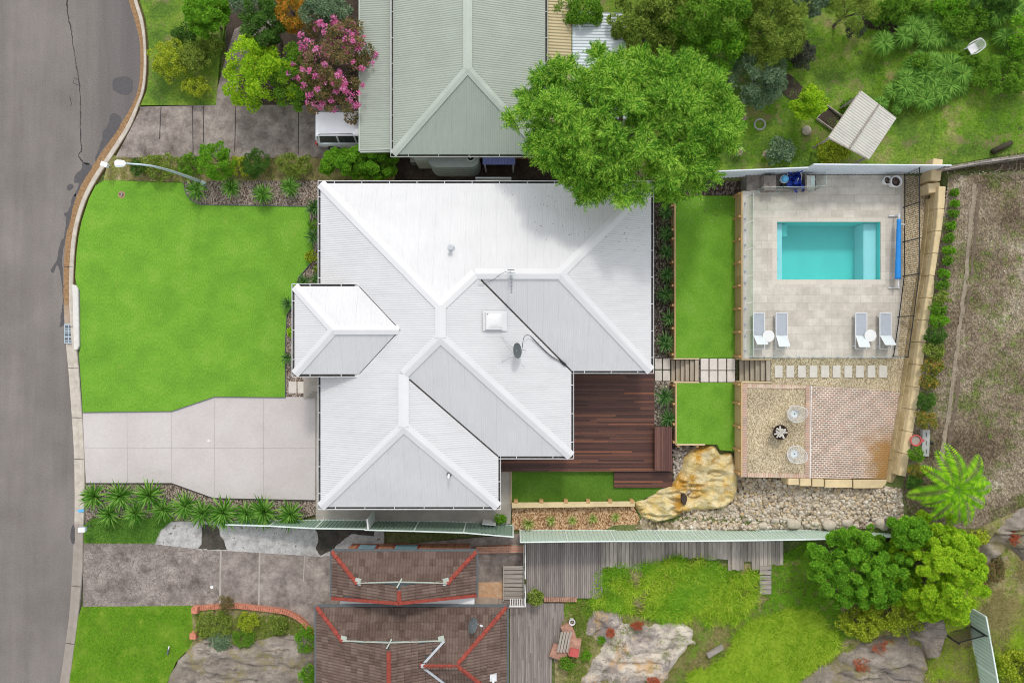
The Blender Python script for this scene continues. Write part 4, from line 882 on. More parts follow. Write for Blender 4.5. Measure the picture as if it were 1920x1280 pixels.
roofface([(a0, 10.2, 2.62), (a1, 10.2, 2.45), (a1, yN, 2.45), (a0, yN, 2.62)], M['roof_tan'], aw, 'roof_sheet'); MB().box((a1 - .1, 10.4, 1.2), (.1, .1, 2.45)).build('post', M['white_metal'], aw)
b1 = 219 * (1 - 2.4 / H) / S; bt = 617 * (1 - 2.4 / H) / S
pp = thing('patio_roof', 'faded white corrugated patio roof beside the tan awning under the tree', 'patio roof', (a1 + .5, 13, 0))
roofface([(a1 + .05, 11.5, 2.42), (b1, 11.5, 2.3), (b1, bt, 2.3), (a1 + .05, bt, 2.42)], M['roof_pale'], pp, 'roof_sheet')
for x, y in ((b1 - .1, 11.7), (b1 - .1, bt - .2)): MB().box((x, y, 1.1), (.1, .1, 2.3)).build('post', M['white_metal'], pp)
# alley things
tk = thing('water_tank', 'grey green slimline water tank beneath the green roof edge', 'water tank', P(851, 300, .05))
ta, tb = P(819, 297, 2.1), P(882, 297, 2.1); m = MB(); prof = []
R_ = .46
ol = [(ta.x + R_ * math.cos(t), ta.y + R_ * math.sin(t)) for t in [math.pi / 2 + math.pi * k / 12 for k in range(13)]] + [(tb.x + R_ * math.cos(t), tb.y + R_ * math.sin(t)) for t in [-math.pi / 2 + math.pi * k / 12 for k in range(13)]]
m.prism(ol, .05, 2.1); m.build('tank_body', M['tank'], tk, bevel=.06)
m = MB()
for z in (.5, .9, 1.3, 1.7): m.prism([(x * 1.0 + (x - (ta.x + tb.x) / 2) * .008, y + (y - ta.y) * .04) for x, y in ol], z, z + .06)
m.build('rib', M['tank'], tk)
MB().lathe((tb.x + .02, tb.y + .05, 2.09), [(.24, 0), (.24, .05), (.17, .06), (.17, .02)], 20, capt=False).build('inlet_ring', M['flash_green'], tk); MB().lathe((tb.x + .02, tb.y + .05, 2.09), [(.16, 0), (.16, .02)], 20).build('inlet_mesh', M['black_metal'], tk)
m = MB(); m.tube([(tb.x - .02, yS + .1, 2.6), (tb.x, tb.y + .05, 2.3), (tb.x, tb.y + .05, 2.1)], .05, 10); m.build('downpipe', M['white'], tk)
ac = thing('air_conditioner', 'pale air conditioner unit beside the water tank in the dark alley', 'air conditioner', P(783, 297, .02)); q = P(783, 297, .9)
MB().box((q.x, q.y, .5), (.8, .35, .8)).build('casing', M['flash_green'], ac, bevel=.02); MB().tube([(q.x - .1, q.y - .17, .5), (q.x - .1, q.y - .2, .5)], .28, 18).build('fan_guard', M['dark_grey'], ac); MB().tube([(q.x + .4, q.y, .6), (q.x + .7, q.y + .05, .8), (q.x + .8, q.y + .3, 1.5)], .04, 8).build('pipe', M['white'], ac)
bs = thing('lean_to', 'small blue corrugated lean to roof between the tank and the tree', 'lean to', P(930, 300, 0)); a, b = P(905, 308, 2.0), P(966, 291, 2.0)
roofface([(a.x, a.y, 1.95), (b.x, a.y, 1.95), (b.x, b.y, 2.15), (a.x, b.y, 2.15)], M['roof_blue'], bs, 'roof_sheet')
for x in (a.x + .1, b.x - .1): MB().box((x, a.y + .08, 1.0), (.08, .08, 1.9)).build('post', M['white_metal'], bs)
tag(MB().box(P(925, 333, 1.6) - Vector((0, 0, .8)), (1.9, .05, 1.6)).build('steel_fence', M['fence_grey']), 'pale steel fence panel beside the white roof below the blue lean to', 'fence')
tag(MB().box(P(792, 293, 2.0) - Vector((0, 0, 1)), (.9, .3, 2.0)).build('gas_heater', M['flash_green'], bevel=.02), 'pale wall box under the green gutter above the air conditioner', 'heater box')

# ------------------------------------------------------------------ south neighbour's tiled house
def tiles(face, parent, down, p0, z0, slope, name='roof_tiles'):
    """face: XY outline. down: unit XY vector pointing down slope; height z0 at point p0, falling by slope"""
    d = Vector(down); ac_ = Vector((-d.y, d.x)); m = MB(); W_, L_ = .30, .33
    poly = [Vector(p) for p in face]
    hgt = lambda q: z0 - slope * ((q[0] - p0[0]) * d.x + (q[1] - p0[1]) * d.y)
    us = [p.x * ac_.x + p.y * ac_.y for p in poly]; vs_ = [(p.x - p0[0]) * d.x + (p.y - p0[1]) * d.y for p in poly]
    def inside(x, y):
        r = False; n = len(poly)
        for i in range(n):
            a, b = poly[i], poly[(i + 1) % n]
            if (a.y > y) != (b.y > y) and x < (b.x - a.x) * (y - a.y) / (b.y - a.y) + a.x: r = not r
        return r
    base = p0[0] * d.x + p0[1] * d.y
    j = math.floor(min(vs_) / L_) - 1
    while j * L_ < max(vs_):
        i = math.floor(min(us) / W_) - 1
        while i * W_ < max(us):
            uc, vc = (i + .5) * W_, (j + .5) * L_; x = ac_.x * uc + d.x * (vc + base); y = ac_.y * uc + d.y * (vc + base)
            if inside(x, y):
                v = []; prf = [(0, .0), (.14, .028), (.28, .036), (.42, .022), (.5, .0), (.64, .028), (.78, .036), (.92, .022), (1, 0)]
                jl = random.uniform(-.004, .006)
                for tv, lift in ((-.04, 0.0), (1.0, .048), (1.0, .0)):
                    for tu, hh_ in prf:
                        uu = (i + tu) * W_; w2 = (j + tv) * L_ + base; X_ = ac_.x * uu + d.x * w2; Y_ = ac_.y * uu + d.y * w2
                        v.append((X_, Y_, hgt((X_, Y_)) + lift + jl + (hh_ if lift or tv < 0 else -.02)))
                n9 = 9; f = [(r * n9 + k, r * n9 + k + 1, (r + 1) * n9 + k + 1, (r + 1) * n9 + k) for r in range(2) for k in range(8)]
                m.add(v, [q_[::-1] for q_ in f])
            i += 1
        j += 1
    P3 = [(p.x, p.y, hgt(p) - .02) for p in poly]; o = m.build(name, M['tile'], parent, org=(poly[0].x, poly[0].y, z0 - 1))
    roofface(P3, M['dark_grey'], o, 'sarking', .03); return o
def redridge(m, a, b, r=.115, seg=.42, lift=.07):
    a, b = Vector(a), Vector(b); d = b - a; k = max(1, round(d.length / seg)); u = d.normalized(); s_ = Vector((-u.y, u.x, 0)).normalized(); up = Vector((0, 0, 1))
    for i in range(k):
        p, q = a + d * (i / k), a + d * ((i + .97) / k); v = []
        for t_, rr_ in ((p, r * .92), (q, r * 1.08)):
            for g in range(7): an_ = math.pi * g / 6; v.append(t_ + s_ * math.cos(an_) * rr_ + up * (math.sin(an_) * rr_ * .75 + lift - .06))
        m.add([tuple(x) for x in v], [(g, g + 1, g + 8, g + 7) for g in range(6)] + [tuple(range(7))[::-1], tuple(range(7, 14))])
ga = thing('garage', 'narrow brown tiled garage roof with red ridge tiles just below the fence', 'garage', (-5.5, -12, 0))
pA = .42; e = 2.6; X0, X1, Y0, Y1 = -9.25, -1.83, -10.76, -13.15; XR = (X0 + X1) / 2; t_ = 1.45; zr = e + (XR - X0) * pA; gz0 = e + t_ * pA
tiles([(X0, Y0), (X0 + t_, Y0 - t_), (X1 - t_, Y0 - t_), (X1, Y0)], ga, (0, 1), (0, Y0), e, pA)
tiles([(X0, Y0), (X0 + t_, Y0 - t_), (XR, Y0 - t_ + .4), (XR, Y1 + .38), (X0, Y1 + .04)], ga, (-1, 0), (X0, 0), e, pA)
tiles([(X1, Y0), (X1 - t_, Y0 - t_), (XR, Y0 - t_ + .4), (XR, Y1 + .38), (X1, Y1 + .18)], ga, (1, 0), (X1, 0), e, pA)
for a, b in (((X0, Y0, e), (X0 + t_, Y0 - t_, gz0)), ((X1, Y0, e), (X1 - t_, Y0 - t_, gz0)), ((XR, Y0 - t_, zr), (XR, Y1 + .38, zr))): m = MB(); redridge(m, a, b); m.build('ridge_tiles', M['ridge_red'], ga)
def gablet(parent, x0, x1, xr, y, z0, z1):
    m = MB(); m.add([(x0, y, z0), (x1, y, z0), (xr, y, z1), (x0, y - .06, z0), (x1, y - .06, z0), (xr, y - .06, z1)], [(1, 0, 2), (3, 4, 5), (0, 1, 4, 3), (1, 2, 5, 4), (2, 0, 3, 5)]); o = m.build('gablet', M['white'], parent)
    m = MB(); m.beam((x0, y + .06, z0 + .04), (xr, y + .46, z1 + .1), .04, .09); m.beam((x1, y + .06, z0 + .04), (xr, y + .46, z1 + .1), .04, .09); m.beam((x0 - .1, y + .18, z0 + .03), (x0 + .2, y + .12, z0 + .06), .3, .02); m.beam((x1 + .1, y + .18, z0 + .03), (x1 - .2, y + .12, z0 + .06), .3, .02)
    m.beam((xr + .14, y + .6, z1 + .0), (xr - .08, y + .2, z1 + .16), .06, .08); m.build('bargeboard', M['flash_green'], o)
gablet(ga, X0 + t_, X1 - t_, XR, Y0 - t_, gz0, zr)
m = MB(); m.beam((X0, Y1, e + .05), (XR, Y1 + .34, zr + .06), .15, .10); m.beam((X1, Y1 + .14, e + .05), (XR, Y1 + .34, zr + .06), .15, .10); m.build('verge', M['ridge_red'], ga)
m = MB(); m.beam((X0, Y0 + .05, e - .03), (X1, Y0 + .05, e - .03), .1, .1); m.beam((X0 - .05, Y0, e - .03), (X0 - .05, Y1, e - .03), .1, .1); m.beam((X1 + .05, Y0, e - .03), (X1 + .05, Y1, e - .03), .1, .1); m.build('gutter', M['dark_grey'], ga)
m = MB(); m.prism([(X0 + .45, Y0 - .35), (X1 - .45, Y0 - .35), (X1 - .45, Y1 + .5), (X0 + .45, Y1 + .5)], -.1, e - .08); m.build('wall', M['red_brick'], ga)
m = MB(); m.prism([(X0 + .02, Y0 - .02), (X1 - .02, Y0 - .02), (X1 - .02, Y1 + .45), (X0 + .02, Y1 + .45)], e - .08, e - .06); m.build('soffit', M['white'], ga)
for px, w_ in ((686, .9), (760, 1.2)):
    q = P(px, 1022, 1.3); o = MB().box((q.x, Y0 - .33, 1.15), (w_ + .2, .1, 1.3)).build('window', M['ridge_red'], ga); MB().box((q.x, Y0 - .30, 1.15), (w_, .08, 1.1)).build('pane', M['glass_blue'], o)
wf = tag(MB().prism([(X0 + .6, Y1 + .3), (X1 - .1, Y1 + .42), (X1 - .1, -13.75), (X0 + .3, -13.75)], 2.5, 2.58).build('canopy', M['white']), 'white flat canopy wedged between the two brown tiled roofs', 'canopy')
hb = thing('house', 'neighbour\'s brown tiled house with red ridge tiles at the bottom of the photo', 'house', (-5, -17, 0))
e = 2.7; YE = -27.0
tiles([(-10, -13.57), (-.27, -13.57), (-2.76, -16.06), (-4.49, -16.06), (-3.5, -15.07), (-8.5, -15.07)], hb, (0, 1), (0, -13.57), e, pA)
tiles([(-10, -13.57), (-8.5, -15.07), (-6, -14.6), (-6, YE), (-10, YE)], hb, (-1, 0), (-10, 0), e, pA)
tiles([(-3.5, -15.07), (-4.49, -16.06), (-2, -18.55), (-2, YE), (-6, YE), (-6, -14.6)], hb, (1, 0), (-2, 0), e, pA)
tiles([(-4.49, -16.06), (-2.76, -16.06), (-.27, -18.55), (-2, -18.55)], hb, (0, -1), (0, -18.55), e, pA)
tiles([(-.27, -13.57), (-.27, -18.55), (-2.76, -16.06)], hb, (1, 0), (-.27, 0), e, pA)
zm = e + 4 * pA; zg = e + 1.5 * pA; zw = e + 2.49 * pA
for a, b in (((-10, -13.57, e), (-8.5, -15.07, zg)), ((-6, -15.07, zm), (-6, YE, zm)), ((-.27, -13.57, e), (-2.76, -16.06, zw)), ((-2.76, -16.06, zw), (-4.6, -16.06, zw)), ((-.27, -18.55, e), (-2.76, -16.06, zw))): m = MB(); redridge(m, a, b); m.build('ridge_tiles', M['ridge_red'], hb)
m = MB()
for a, b in (((-3.4, -15.0, zg + .09), (-4.49, -16.06, zw + .09)), ((-4.49, -16.06, zw + .09), (-2, -18.55, e + .09))): m.beam(a, b, .12, .05)
m.build('valley_flashing', M['steel'], hb)
gablet(hb, -8.5, -3.5, -6, -15.07, zg, zm)
m = MB(); m.beam((-10, -13.52, e - .03), (-.27, -13.52, e - .03), .11, .11); m.beam((-10.05, -13.57, e - .03), (-10.05, YE, e - .03), .11, .11); m.beam((-.22, -13.57, e - .03), (-.22, -18.55, e - .03), .11, .11); m.build('gutter', M['dark_grey'], hb)
m = MB(); m.prism([(-9.5, -14.05), (-.75, -14.05), (-.75, -18.1), (-2.5, -18.1), (-2.5, YE), (-9.5, YE)], -.1, e - .1); m.build('wall', M['red_brick'], hb)
m = MB(); m.prism([(-9.98, -13.6), (-.3, -13.6), (-.3, -18.5), (-2.02, -18.5), (-2.02, YE), (-9.98, YE)], e - .08, e - .06); m.build('soffit', M['white'], hb)
m = MB(); q = Vector((-.95, -17.0, 3.05)); m.box(q, (.34, .34, .16)); m.tube([q, q + Vector((-.0, -.2, .22))], .06, 8); m.build('roof_vent', M['white_metal'], hb)
# satellite dish on the tiled roof
q = Vector((-2.0, -14.15, 2.95)); d = thing('satellite_dish', 'blue grey satellite dish at the edge of the brown tiled roof', 'satellite dish', q)
src = [o for o in bpy.data.objects if o.name == 'satellite_dish'][0]
for ch in [x for x in src.children if x.name.split('.')[0] in ('dish', 'arm', 'receiver')]:
    c_ = ch.copy(); COL.objects.link(c_); c_.parent = d; ORG[c_.name] = ORG[ch.name] + Vector(q) - ORG[src.name]
# entry paving and steps beside the tiled house
slab('brick_path', [(893, 1092), (946, 1090), (946, 1122), (893, 1124)], .12, M['tan_pave'])
m = MB(); m.prism([P(a, b, .3) for a, b in ((892, 1025), (985, 1022), (985, 1036), (892, 1037))], 0, .3); tag(m.build('brick_wall', M['red_brick']), 'low red brick wall beside the garage at the foot of the fence', 'wall')
sp = thing('timber_steps', 'brown timber garden steps between the garage and the grey deck', 'steps', P(962, 1095, .1))
for k in range(8): MB().box(P(962, 1064 + 8 * k, .15 + .1 * (7 - k) * .5) , (1.05, .2, .06)).build('tread', M['old_plank_x'], sp)
m = MB(); m.beam(P(944, 1060, .5), P(944, 1125, .15), .05, .2); m.beam(P(982, 1020, .5), P(982, 1128, .15), .05, .2); m.build('stringer', M['old_plank'], sp)
tr = thing('railing', 'white timber railing at the corner of the grey deck by the steps', 'railing', P(984, 1100, 0))
m = MB(); m.beam(P(985, 1022, 1.2), P(985, 1084, 1.2), .05, .08); m.beam(P(985, 1110, 1.2), P(985, 1136, 1.2), .05, .08); m.beam(P(955, 1136, .9), P(986, 1136, .9), .07, .05); m.build('rail', M['white'], tr)
for y in (1022, 1053, 1084, 1110, 1136): MB().box(P(985, y, 1.2) - Vector((0, 0, .6)), (.07, .07, 1.2)).build('post', M['white'], tr)
m = MB()
for k in range(7): m.box(P(957 + k * 4.3, 1130, .8), (.05, .45, .04))
m.build('slats', M['white'], tr)
# ================================================================== GARDEN WALLS, STEPS, DECK, FENCES, FURNITURE
def sleeper_wall(px0, py0, px1, py1, zb, zt, label, posts, side=-1, layers=4):
    """timber sleeper wall along photo line at its top; side: -1 posts stand west of it"""
    a, b = P(px0, py0, zt), P(px1, py1, zt); t = thing('retaining_wall', label, 'retaining wall', ((a.x + b.x) / 2, (a.y + b.y) / 2, zb))
    d = (b - a).normalized(); nrm = Vector((-d.y, d.x, 0)) * side
    h = (zt + .04 - zb) / layers
    vert = abs(d.y) > abs(d.x)
    for k in range(layers):
        m = MB(); L_ = (b - a).length; n_ = max(1, round(L_ / 2.4))
        for j in range(n_):
            p, q = a + d * (L_ * j / n_ + .003), a + d * (L_ * (j + 1) / n_ - .003); z = zb + h * (k + .5); m.beam((p.x, p.y, z), (q.x, q.y, z), .075, h - .008)
        m.build('sleeper', M['wood_new'] if vert else M['wood_new_x'], t)
    for f_ in posts:
        p = a.lerp(b, f_) + nrm * .10; MB().box((p.x, p.y, (zb + zt) / 2 - .03), (.12, .12, zt - zb)).build('post', M['wood_post'], t, bevel=.01)
    return t
sleeper_wall(1265.5, 367, 1265.5, 671, 0, T1, 'long low pine sleeper wall holding the larger back lawn', [(y - 367) / 304 for y in (385, 430, 447, 491, 535, 572, 615, 664)], -1)
sleeper_wall(1267.5, 717, 1267.5, 833, 0, T1, 'short low pine sleeper wall holding the square lawn', [(y - 717) / 116 for y in (722, 757, 795, 829)], -1)
sleeper_wall(1391, 359, 1391, 673, T1 - .05, T2, 'long high pine sleeper wall below the pool terrace', [(y - 359) / 314 for y in (362, 405, 448, 491, 535, 578, 622, 668)], -1, 5)
sleeper_wall(1390.5, 717, 1390.5, 894, T1 - .05, T2, 'short high pine sleeper wall below the fire pit terrace', [(y - 717) / 177 for y in (721, 757, 801, 845, 888)], -1, 5)
sleeper_wall(1267, 833, 1322, 833, 0.1, T1, 'short return of pine sleepers at the foot of the square lawn', [.1, .75], -1)
sleeper_wall(1188, 943, 960, 945, .0, .42, 'pale sleeper wall between the dark turf and the orange bark bed', [], 1, 2)
t_ = [o for o in bpy.data.objects if o.name.startswith('retaining_wall')][-1]
for x in (967, 1015, 1061, 1103, 1144, 1185): MB().box(P(x, 940, .42) - Vector((0, 0, .2)), (.22, .2, .5)).build('post', M['wood_post'], t_, bevel=.01)
m = MB(); m.beam(P(960, 947, .44), P(1190, 944, .44), .28, .04); m.build('capping', M['block'], t_)
def steps(px0, px1, py0, py1, za, zb, n, label):
    t = thing('garden_steps', label, 'steps', P((px0 + px1) / 2, (py0 + py1) / 2, za)); w0 = (px1 - px0) / n
    for k in range(n):
        z = za + (zb - za) * (k + 1) / n; a, b = P(px0 + w0 * k, py1, z), P(px0 + w0 * (k + 1), py0, z)
        for_w = (b.x - a.x) * .80; MB().box(((a.x + b.x) / 2, (a.y + b.y) / 2, z - .05), (for_w, b.y - a.y - .04, .1)).build('tread', M['wood_step'], t, bevel=.008)
    m = MB()
    a, b = P(px0, py0, za), P(px1, py1, za); m.box(((a.x + b.x) / 2, (a.y + b.y) / 2, za - .15 + .02), (b.x - a.x, a.y - b.y, .3)); m.build('base', M['dark_mulch'], t)
    for y in (py0 - 1.5, py1 + 1.5):
        m = MB(); p, q = P(px0 + 5, y, zb + .02), P(px1, y, zb + .02); m.prism([(p.x, p.y - .035), (q.x, p.y - .035), (q.x, p.y + .035), (p.x, p.y + .035)], za - .1, zb + .03); m.build('side_board', M['wood_new_x'], t)
    return t
steps(1258, 1311, 674, 715, .0, T1, 6, 'lower flight of sleeper steps between the dark bed and the lawn level')
steps(1386, 1446, 675, 715, T1, T2, 6, 'upper flight of sleeper steps climbing beside the glass pool fence')
# pavers
k = 0
for y0, y1, r in ((672, 692, 'far'), (694, 714, 'near')):
    for x0, x1, s_ in ((1228, 1241, 'left'), (1243, 1256.5, 'right')):
        tag(slab('paving_slab', [(x0, y0), (x1, y0), (x1, y1), (x0, y1)], .07, M['paver'], .06, kind=None, bevel=.006), f'{"upper" if r=="far" else "lower"} {s_} slab of the four pale slabs at the foot of the lower steps', 'paving slab', 'pale paving slabs')
for r, (y0, y1) in enumerate(((672, 693.5), (695, 716))):
    for c_ in range(4):
        x0 = 1314 + c_ * 16.6; tag(slab('paving_slab', [(x0, y0), (x0 + 14.4, y0), (x0 + 14.4, y1), (x0, y1)], T1 + .03, M['paver'], .06, kind=None, bevel=.006), f'{ORD[c_]} pale slab from the left in the {["upper","lower"][r]} row between the two flights of steps', 'paving slab', 'pale paving slabs')
for c_ in range(10):
    x0 = 1453 + c_ * 21.75; tag(slab('stepping_stone', [(x0, 685), (x0 + 14.5, 685), (x0 + 14.5, 707.5), (x0, 707.5)], T2 + .01, M['paver'], .06, kind=None, bevel=.006), f'{ORD[c_]} pale stepping stone from the left in the gravel path below the pool', 'stepping stone', 'stepping stones in the gravel')
# deck
dk = thing('deck', 'dark red hardwood deck wrapping the corner of the white house', 'deck', P(1150, 780, 0))
DZ = .38
def deckboards(parent, x0, y0, x1, y1, z, mat, along='x', bw=.094, gap=.006, seg=(1.8, 5.4), name='boards', clip=None, th=.03):
    a, b = P(x0, y1, z), P(x1, y0, z); m = MB()
    if along == 'x':
        y = a.y
        while y < b.y - bw * .5:
            x = a.x - random.random() * 2
            while x < b.x:
                L_ = random.uniform(*seg); xa, xb = max(a.x, x), min(b.x, x + L_)
                if xb - xa > .05 and (clip is None or clip((xa + xb) / 2, y)): m.box(((xa + xb) / 2, y + bw / 2, z - th / 2 + random.uniform(-.0015, .0015)), (xb - xa - .003, bw - gap, th))
                x += L_
            y += bw
    else:
        x = a.x
        while x < b.x - bw * .5:
            y = a.y - random.random() * 2
            while y < b.y:
                L_ = random.uniform(*seg); ya, yb = max(a.y, y), min(b.y, y + L_)
                if yb - ya > .05 and (clip is None or clip(x, (ya + yb) / 2)): m.box((x + bw / 2, (ya + yb) / 2, z - th / 2 + random.uniform(-.0015, .0015)), (bw - gap, yb - ya - .003, th))
                y += L_
            x += bw
    return m.build(name, mat, parent)
deckboards(dk, 1060, 690, 1227, 858, DZ, M['merbau']); deckboards(dk, 925, 858, 1262, 884, DZ, M['merbau'])
m = MB(); m.prism(Pn([(1060, 690), (1226, 690), (1226, 857), (1261, 858), (1261, 883), (926, 883), (926, 850), (1060, 850)], DZ), -.02, DZ - .04); m.build('subframe', M['black_metal'], dk)
tag(deckboards(None, 1227.5, 800, 1261, 882, DZ + .42, M['merbau_y'], 'y', name='deck_bench'), 'dark hardwood bench box along the right edge of the red deck', 'bench')
o = bpy.data.objects['deck_bench']; a, b = P(1229, 880, DZ + .42), P(1259, 802, DZ + .42); MB().box(((a.x + b.x) / 2, (a.y + b.y) / 2, DZ + .19), (b.x - a.x, b.y - a.y, .38)).build('bench_box', M['merbau_y'], o)
o = tag(deckboards(None, 1151, 884, 1261, 914, DZ - .16, M['merbau'], 'x', name='deck_step'), 'lower step of red hardwood boards between the deck and the dark turf', 'step')
a, b = P(1153, 912, .2), P(1259, 884, .2); MB().box(((a.x + b.x) / 2, (a.y + b.y) / 2, .08), (b.x - a.x, b.y - a.y, .2)).build('riser', M['black_metal'], o)
m = MB(); m.beam(P(958, 884, .13), P(958, 944, .13), .05, .1); tag(m.build('edging_board', M['wood_new']), 'narrow pine edging board along the left end of the dark turf', 'edging')
# eastern sandstone wall
sw = thing('sandstone_wall', 'long cream sandstone retaining wall curving down the right side of the terrace', 'retaining wall', P(1730, 600, 1.0))
capW = [(1767, 349), (1764, 400), (1760, 440), (1752, 500), (1742, 560), (1731, 630), (1721, 710), (1710, 780), (1698, 850), (1690, 905)]
cz = 2.78; pts = [P(x, y, cz) for x, y in capW]
m = MB(); m2 = MB(); acc = 0; 
def resample(pts, L_):
    out = [pts[0]]; r = L_
    for a, b in zip(pts, pts[1:]):
        d = (b - a).length; t = r
        while t < d: out.append(a.lerp(b, t / d)); t += L_
        r = t - d
    return out
rs = resample(pts, 1.15)
for i, (a, b) in enumerate(zip(rs, rs[1:])):
    d = (b - a).normalized(); off = Vector((-d.y, d.x, 0)) * (random.uniform(-.015, .02))
    m.beam(a + d * .006 + off - Vector((0, 0, .17)), b - d * .006 + off - Vector((0, 0, .17)), .36, .34)
    for k in range(2):
        dd = (b - a) * (.5 if k else 0); m2.beam(a + dd + d * .004 + off - Vector((.04 - .03 * k, 0, .34 + .33 + .33 * k)) * 1.0, b + dd + d * -.004 + off - Vector((.04 - .03 * k, 0, .34 + .33 + .33 * k)), .40, .33)
m.build('cap_blocks', M['block'], sw, bevel=.02)
m3 = MB()
for i, (a, b) in enumerate(zip(rs, rs[1:])):
    d = (b - a).normalized(); nI = Vector((d.y, -d.x, 0)); nI = nI if nI.x < 0 else -nI
    for k in range(2):
        z = cz - .34 - .33 * (k + .5); out_ = nI * (.02 + .04 * k) ; sh = d * (.5 * k)
        m3.beam(a + d * .005 + out_ + sh - Vector((0, 0, cz - z)), b - d * .005 + out_ + sh - Vector((0, 0, cz - z)), .36, .325)
m3.build('wall_blocks', M['block_rough'], sw, bevel=.015)
for nm, px, py, z, L_, rz in (('end_block', 1757, 318, 2.75, 1.1, 1.45), ('end_block', 1752, 352, 2.55, .62, .1), ('end_block', 1749, 335, 2.2, 1.2, 1.5)):
    q = P(px, py, z); MB().box((q.x, q.y, z - .5), (L_, .5, 1.0), rz).build(nm, M['block'], sw, bevel=.02)
lw_ = thing('sandstone_wall', 'low row of cream sandstone blocks below the brick paving', 'retaining wall', P(1590, 905, 1.2))
for i, (x0, x1, y0, y1) in enumerate(((1478, 1499, 897, 909), (1500, 1522, 897, 911), (1523, 1546, 898, 912), (1547, 1599, 899, 914), (1600, 1683, 899, 915))):
    a, b = P(x0, y1, T2 + .06), P(x1 - 1, y0, T2 + .06); MB().box(((a.x + b.x) / 2, (a.y + b.y) / 2, T2 - .42), (b.x - a.x, b.y - a.y, .96), random.uniform(-.01, .01)).build('block', M['block'], lw_, bevel=.02)

# ------------------------------------------------------------------ steel sheet fences
def solve_top(base, tpx, tpy, mode='y'):
    """height whose picture, above base, lies nearest the given photo point"""
    if mode == 'y': return H * (1 - abs(base.y) * S / abs(640 - tpy))
    return H * (1 - abs(base.x) * S / abs(tpx - 960))
def sheet_fence(pts, zb, zt, label, mat, rail, group=None, pitch=.2, panel=2.35, face=1):
    """pts: world XY line; zb, zt: height lists at those points"""
    t = thing('fence', label, 'fence', (pts[0][0], pts[0][1], zb[0]), group)
    L_ = [0]
    for a, b in zip(pts, pts[1:]): L_.append(L_[-1] + math.hypot(b[0] - a[0], b[1] - a[1]))
    def at(s_):
        for i in range(len(pts) - 1):
            if s_ <= L_[i + 1] + 1e-6 or i == len(pts) - 2:
                u = (s_ - L_[i]) / (L_[i + 1] - L_[i]); f = lambda A: A[i] + (A[i + 1] - A[i]) * u
                dx, dy = pts[i + 1][0] - pts[i][0], pts[i + 1][1] - pts[i][1]; l = math.hypot(dx, dy)
                return f([p[0] for p in pts]), f([p[1] for p in pts]), f(zb), f(zt), -dy / l, dx / l
    n_ = max(1, round(L_[-1] / panel)); pl = L_[-1] / n_
    for j in range(n_):
        s0, s1 = j * pl + .02, (j + 1) * pl - .02; zt0 = at((s0 + s1) / 2)
        ztop = lambda s_: at(s_)[3]
        m = MB(); v = []; k = 0; s_ = s0; prof = [(0, 0), (.42, 0), (.5, 1), (.92, 1), (1, 0)]
        ss_ = []
        while s_ < s1 - .01:
            for a_, o_ in prof[:-1]:
                q = s_ + a_ * pitch
                if q < s1: ss_.append((q, o_))
            s_ += pitch
        ss_.append((s1, 0))
        for q, o_ in ss_:
            x, y, a_, b_, nx_, ny_ = at(q); v += [(x + nx_ * .03 * (o_ - .5), y + ny_ * .03 * (o_ - .5), a_ - .15), (x + nx_ * .03 * (o_ - .5), y + ny_ * .03 * (o_ - .5), b_ - .02)]
        nv = len(v); v2 = [(x - at(s0)[4] * .004, y - at(s0)[5] * .004, z) for x, y, z in v]
        f = [(2 * i, 2 * i + 2, 2 * i + 3, 2 * i + 1) for i in range(len(ss_) - 1)]
        m.add(v + v2, f + [tuple(nv + q for q in f_[::-1]) for f_ in f]); m.build('panel', mat, t)
        x0, y0, a0_, b0_, nx_, ny_ = at(s0); x1, y1, a1_, b1_, _, _ = at(s1); MB().beam((x0, y0, b0_), (x1, y1, b1_), .06, .05).build('rail', rail, t); MB().beam((x0, y0, a0_ + .05), (x1, y1, a1_ + .05), .05, .05).build('rail', rail, t)
    for j in range(n_ + 1):
        x, y, a_, b_, nx_, ny_ = at(min(L_[-1], max(0, j * pl))); MB().box((x, y, (a_ + b_) / 2 - .05), (.065, .065, b_ - a_ + .1)).build('post', rail, t)
    return t
def px_fence(bp, tp, zb, label, mat, rail, mode='y', **k):
    W_ = [P(x, y, z) for (x, y), z in zip(bp, zb)]; zt = [solve_top(w_, *t_, mode) for w_, t_ in zip(W_, tp)]
    return sheet_fence([(w_.x, w_.y) for w_ in W_], zb, zt, label, mat, rail, **k)
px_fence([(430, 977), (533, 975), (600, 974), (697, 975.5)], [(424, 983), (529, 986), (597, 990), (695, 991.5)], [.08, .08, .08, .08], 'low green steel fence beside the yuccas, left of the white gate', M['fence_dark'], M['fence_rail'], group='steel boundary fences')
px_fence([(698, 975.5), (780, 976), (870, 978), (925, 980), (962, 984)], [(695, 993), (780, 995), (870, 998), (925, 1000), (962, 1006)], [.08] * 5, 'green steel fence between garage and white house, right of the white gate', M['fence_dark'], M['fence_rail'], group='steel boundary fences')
q1 = PG(1440, 994).z; q2 = PG(1665, 991).z
zz = lambda x: zfun(P(x, 993, .8).x, -9.9)
fx = [975, 1110, 1265, 1440, 1570, 1668]
px_fence([(975, 993), (1110, 993), (1265, 993.5), (1440, 994), (1570, 993), (1668, 991)], [(972, 1016), (1110, 1014), (1267, 1014), (1446, 1012), (1578, 1009), (1680, 1005)], [.05, .05, .15, .6, 1.1, 1.4], 'long pale green steel fence between the pebbles and the neighbour\'s weathered decks', M['fence_green'], M['fence_rail'], group='steel boundary fences')
gt = thing('gate', 'narrow white steel gate between the white house and the green fence', 'gate', P(699, 957, .1)); a, b = P(701, 957, .15), P(703, 976, .15)
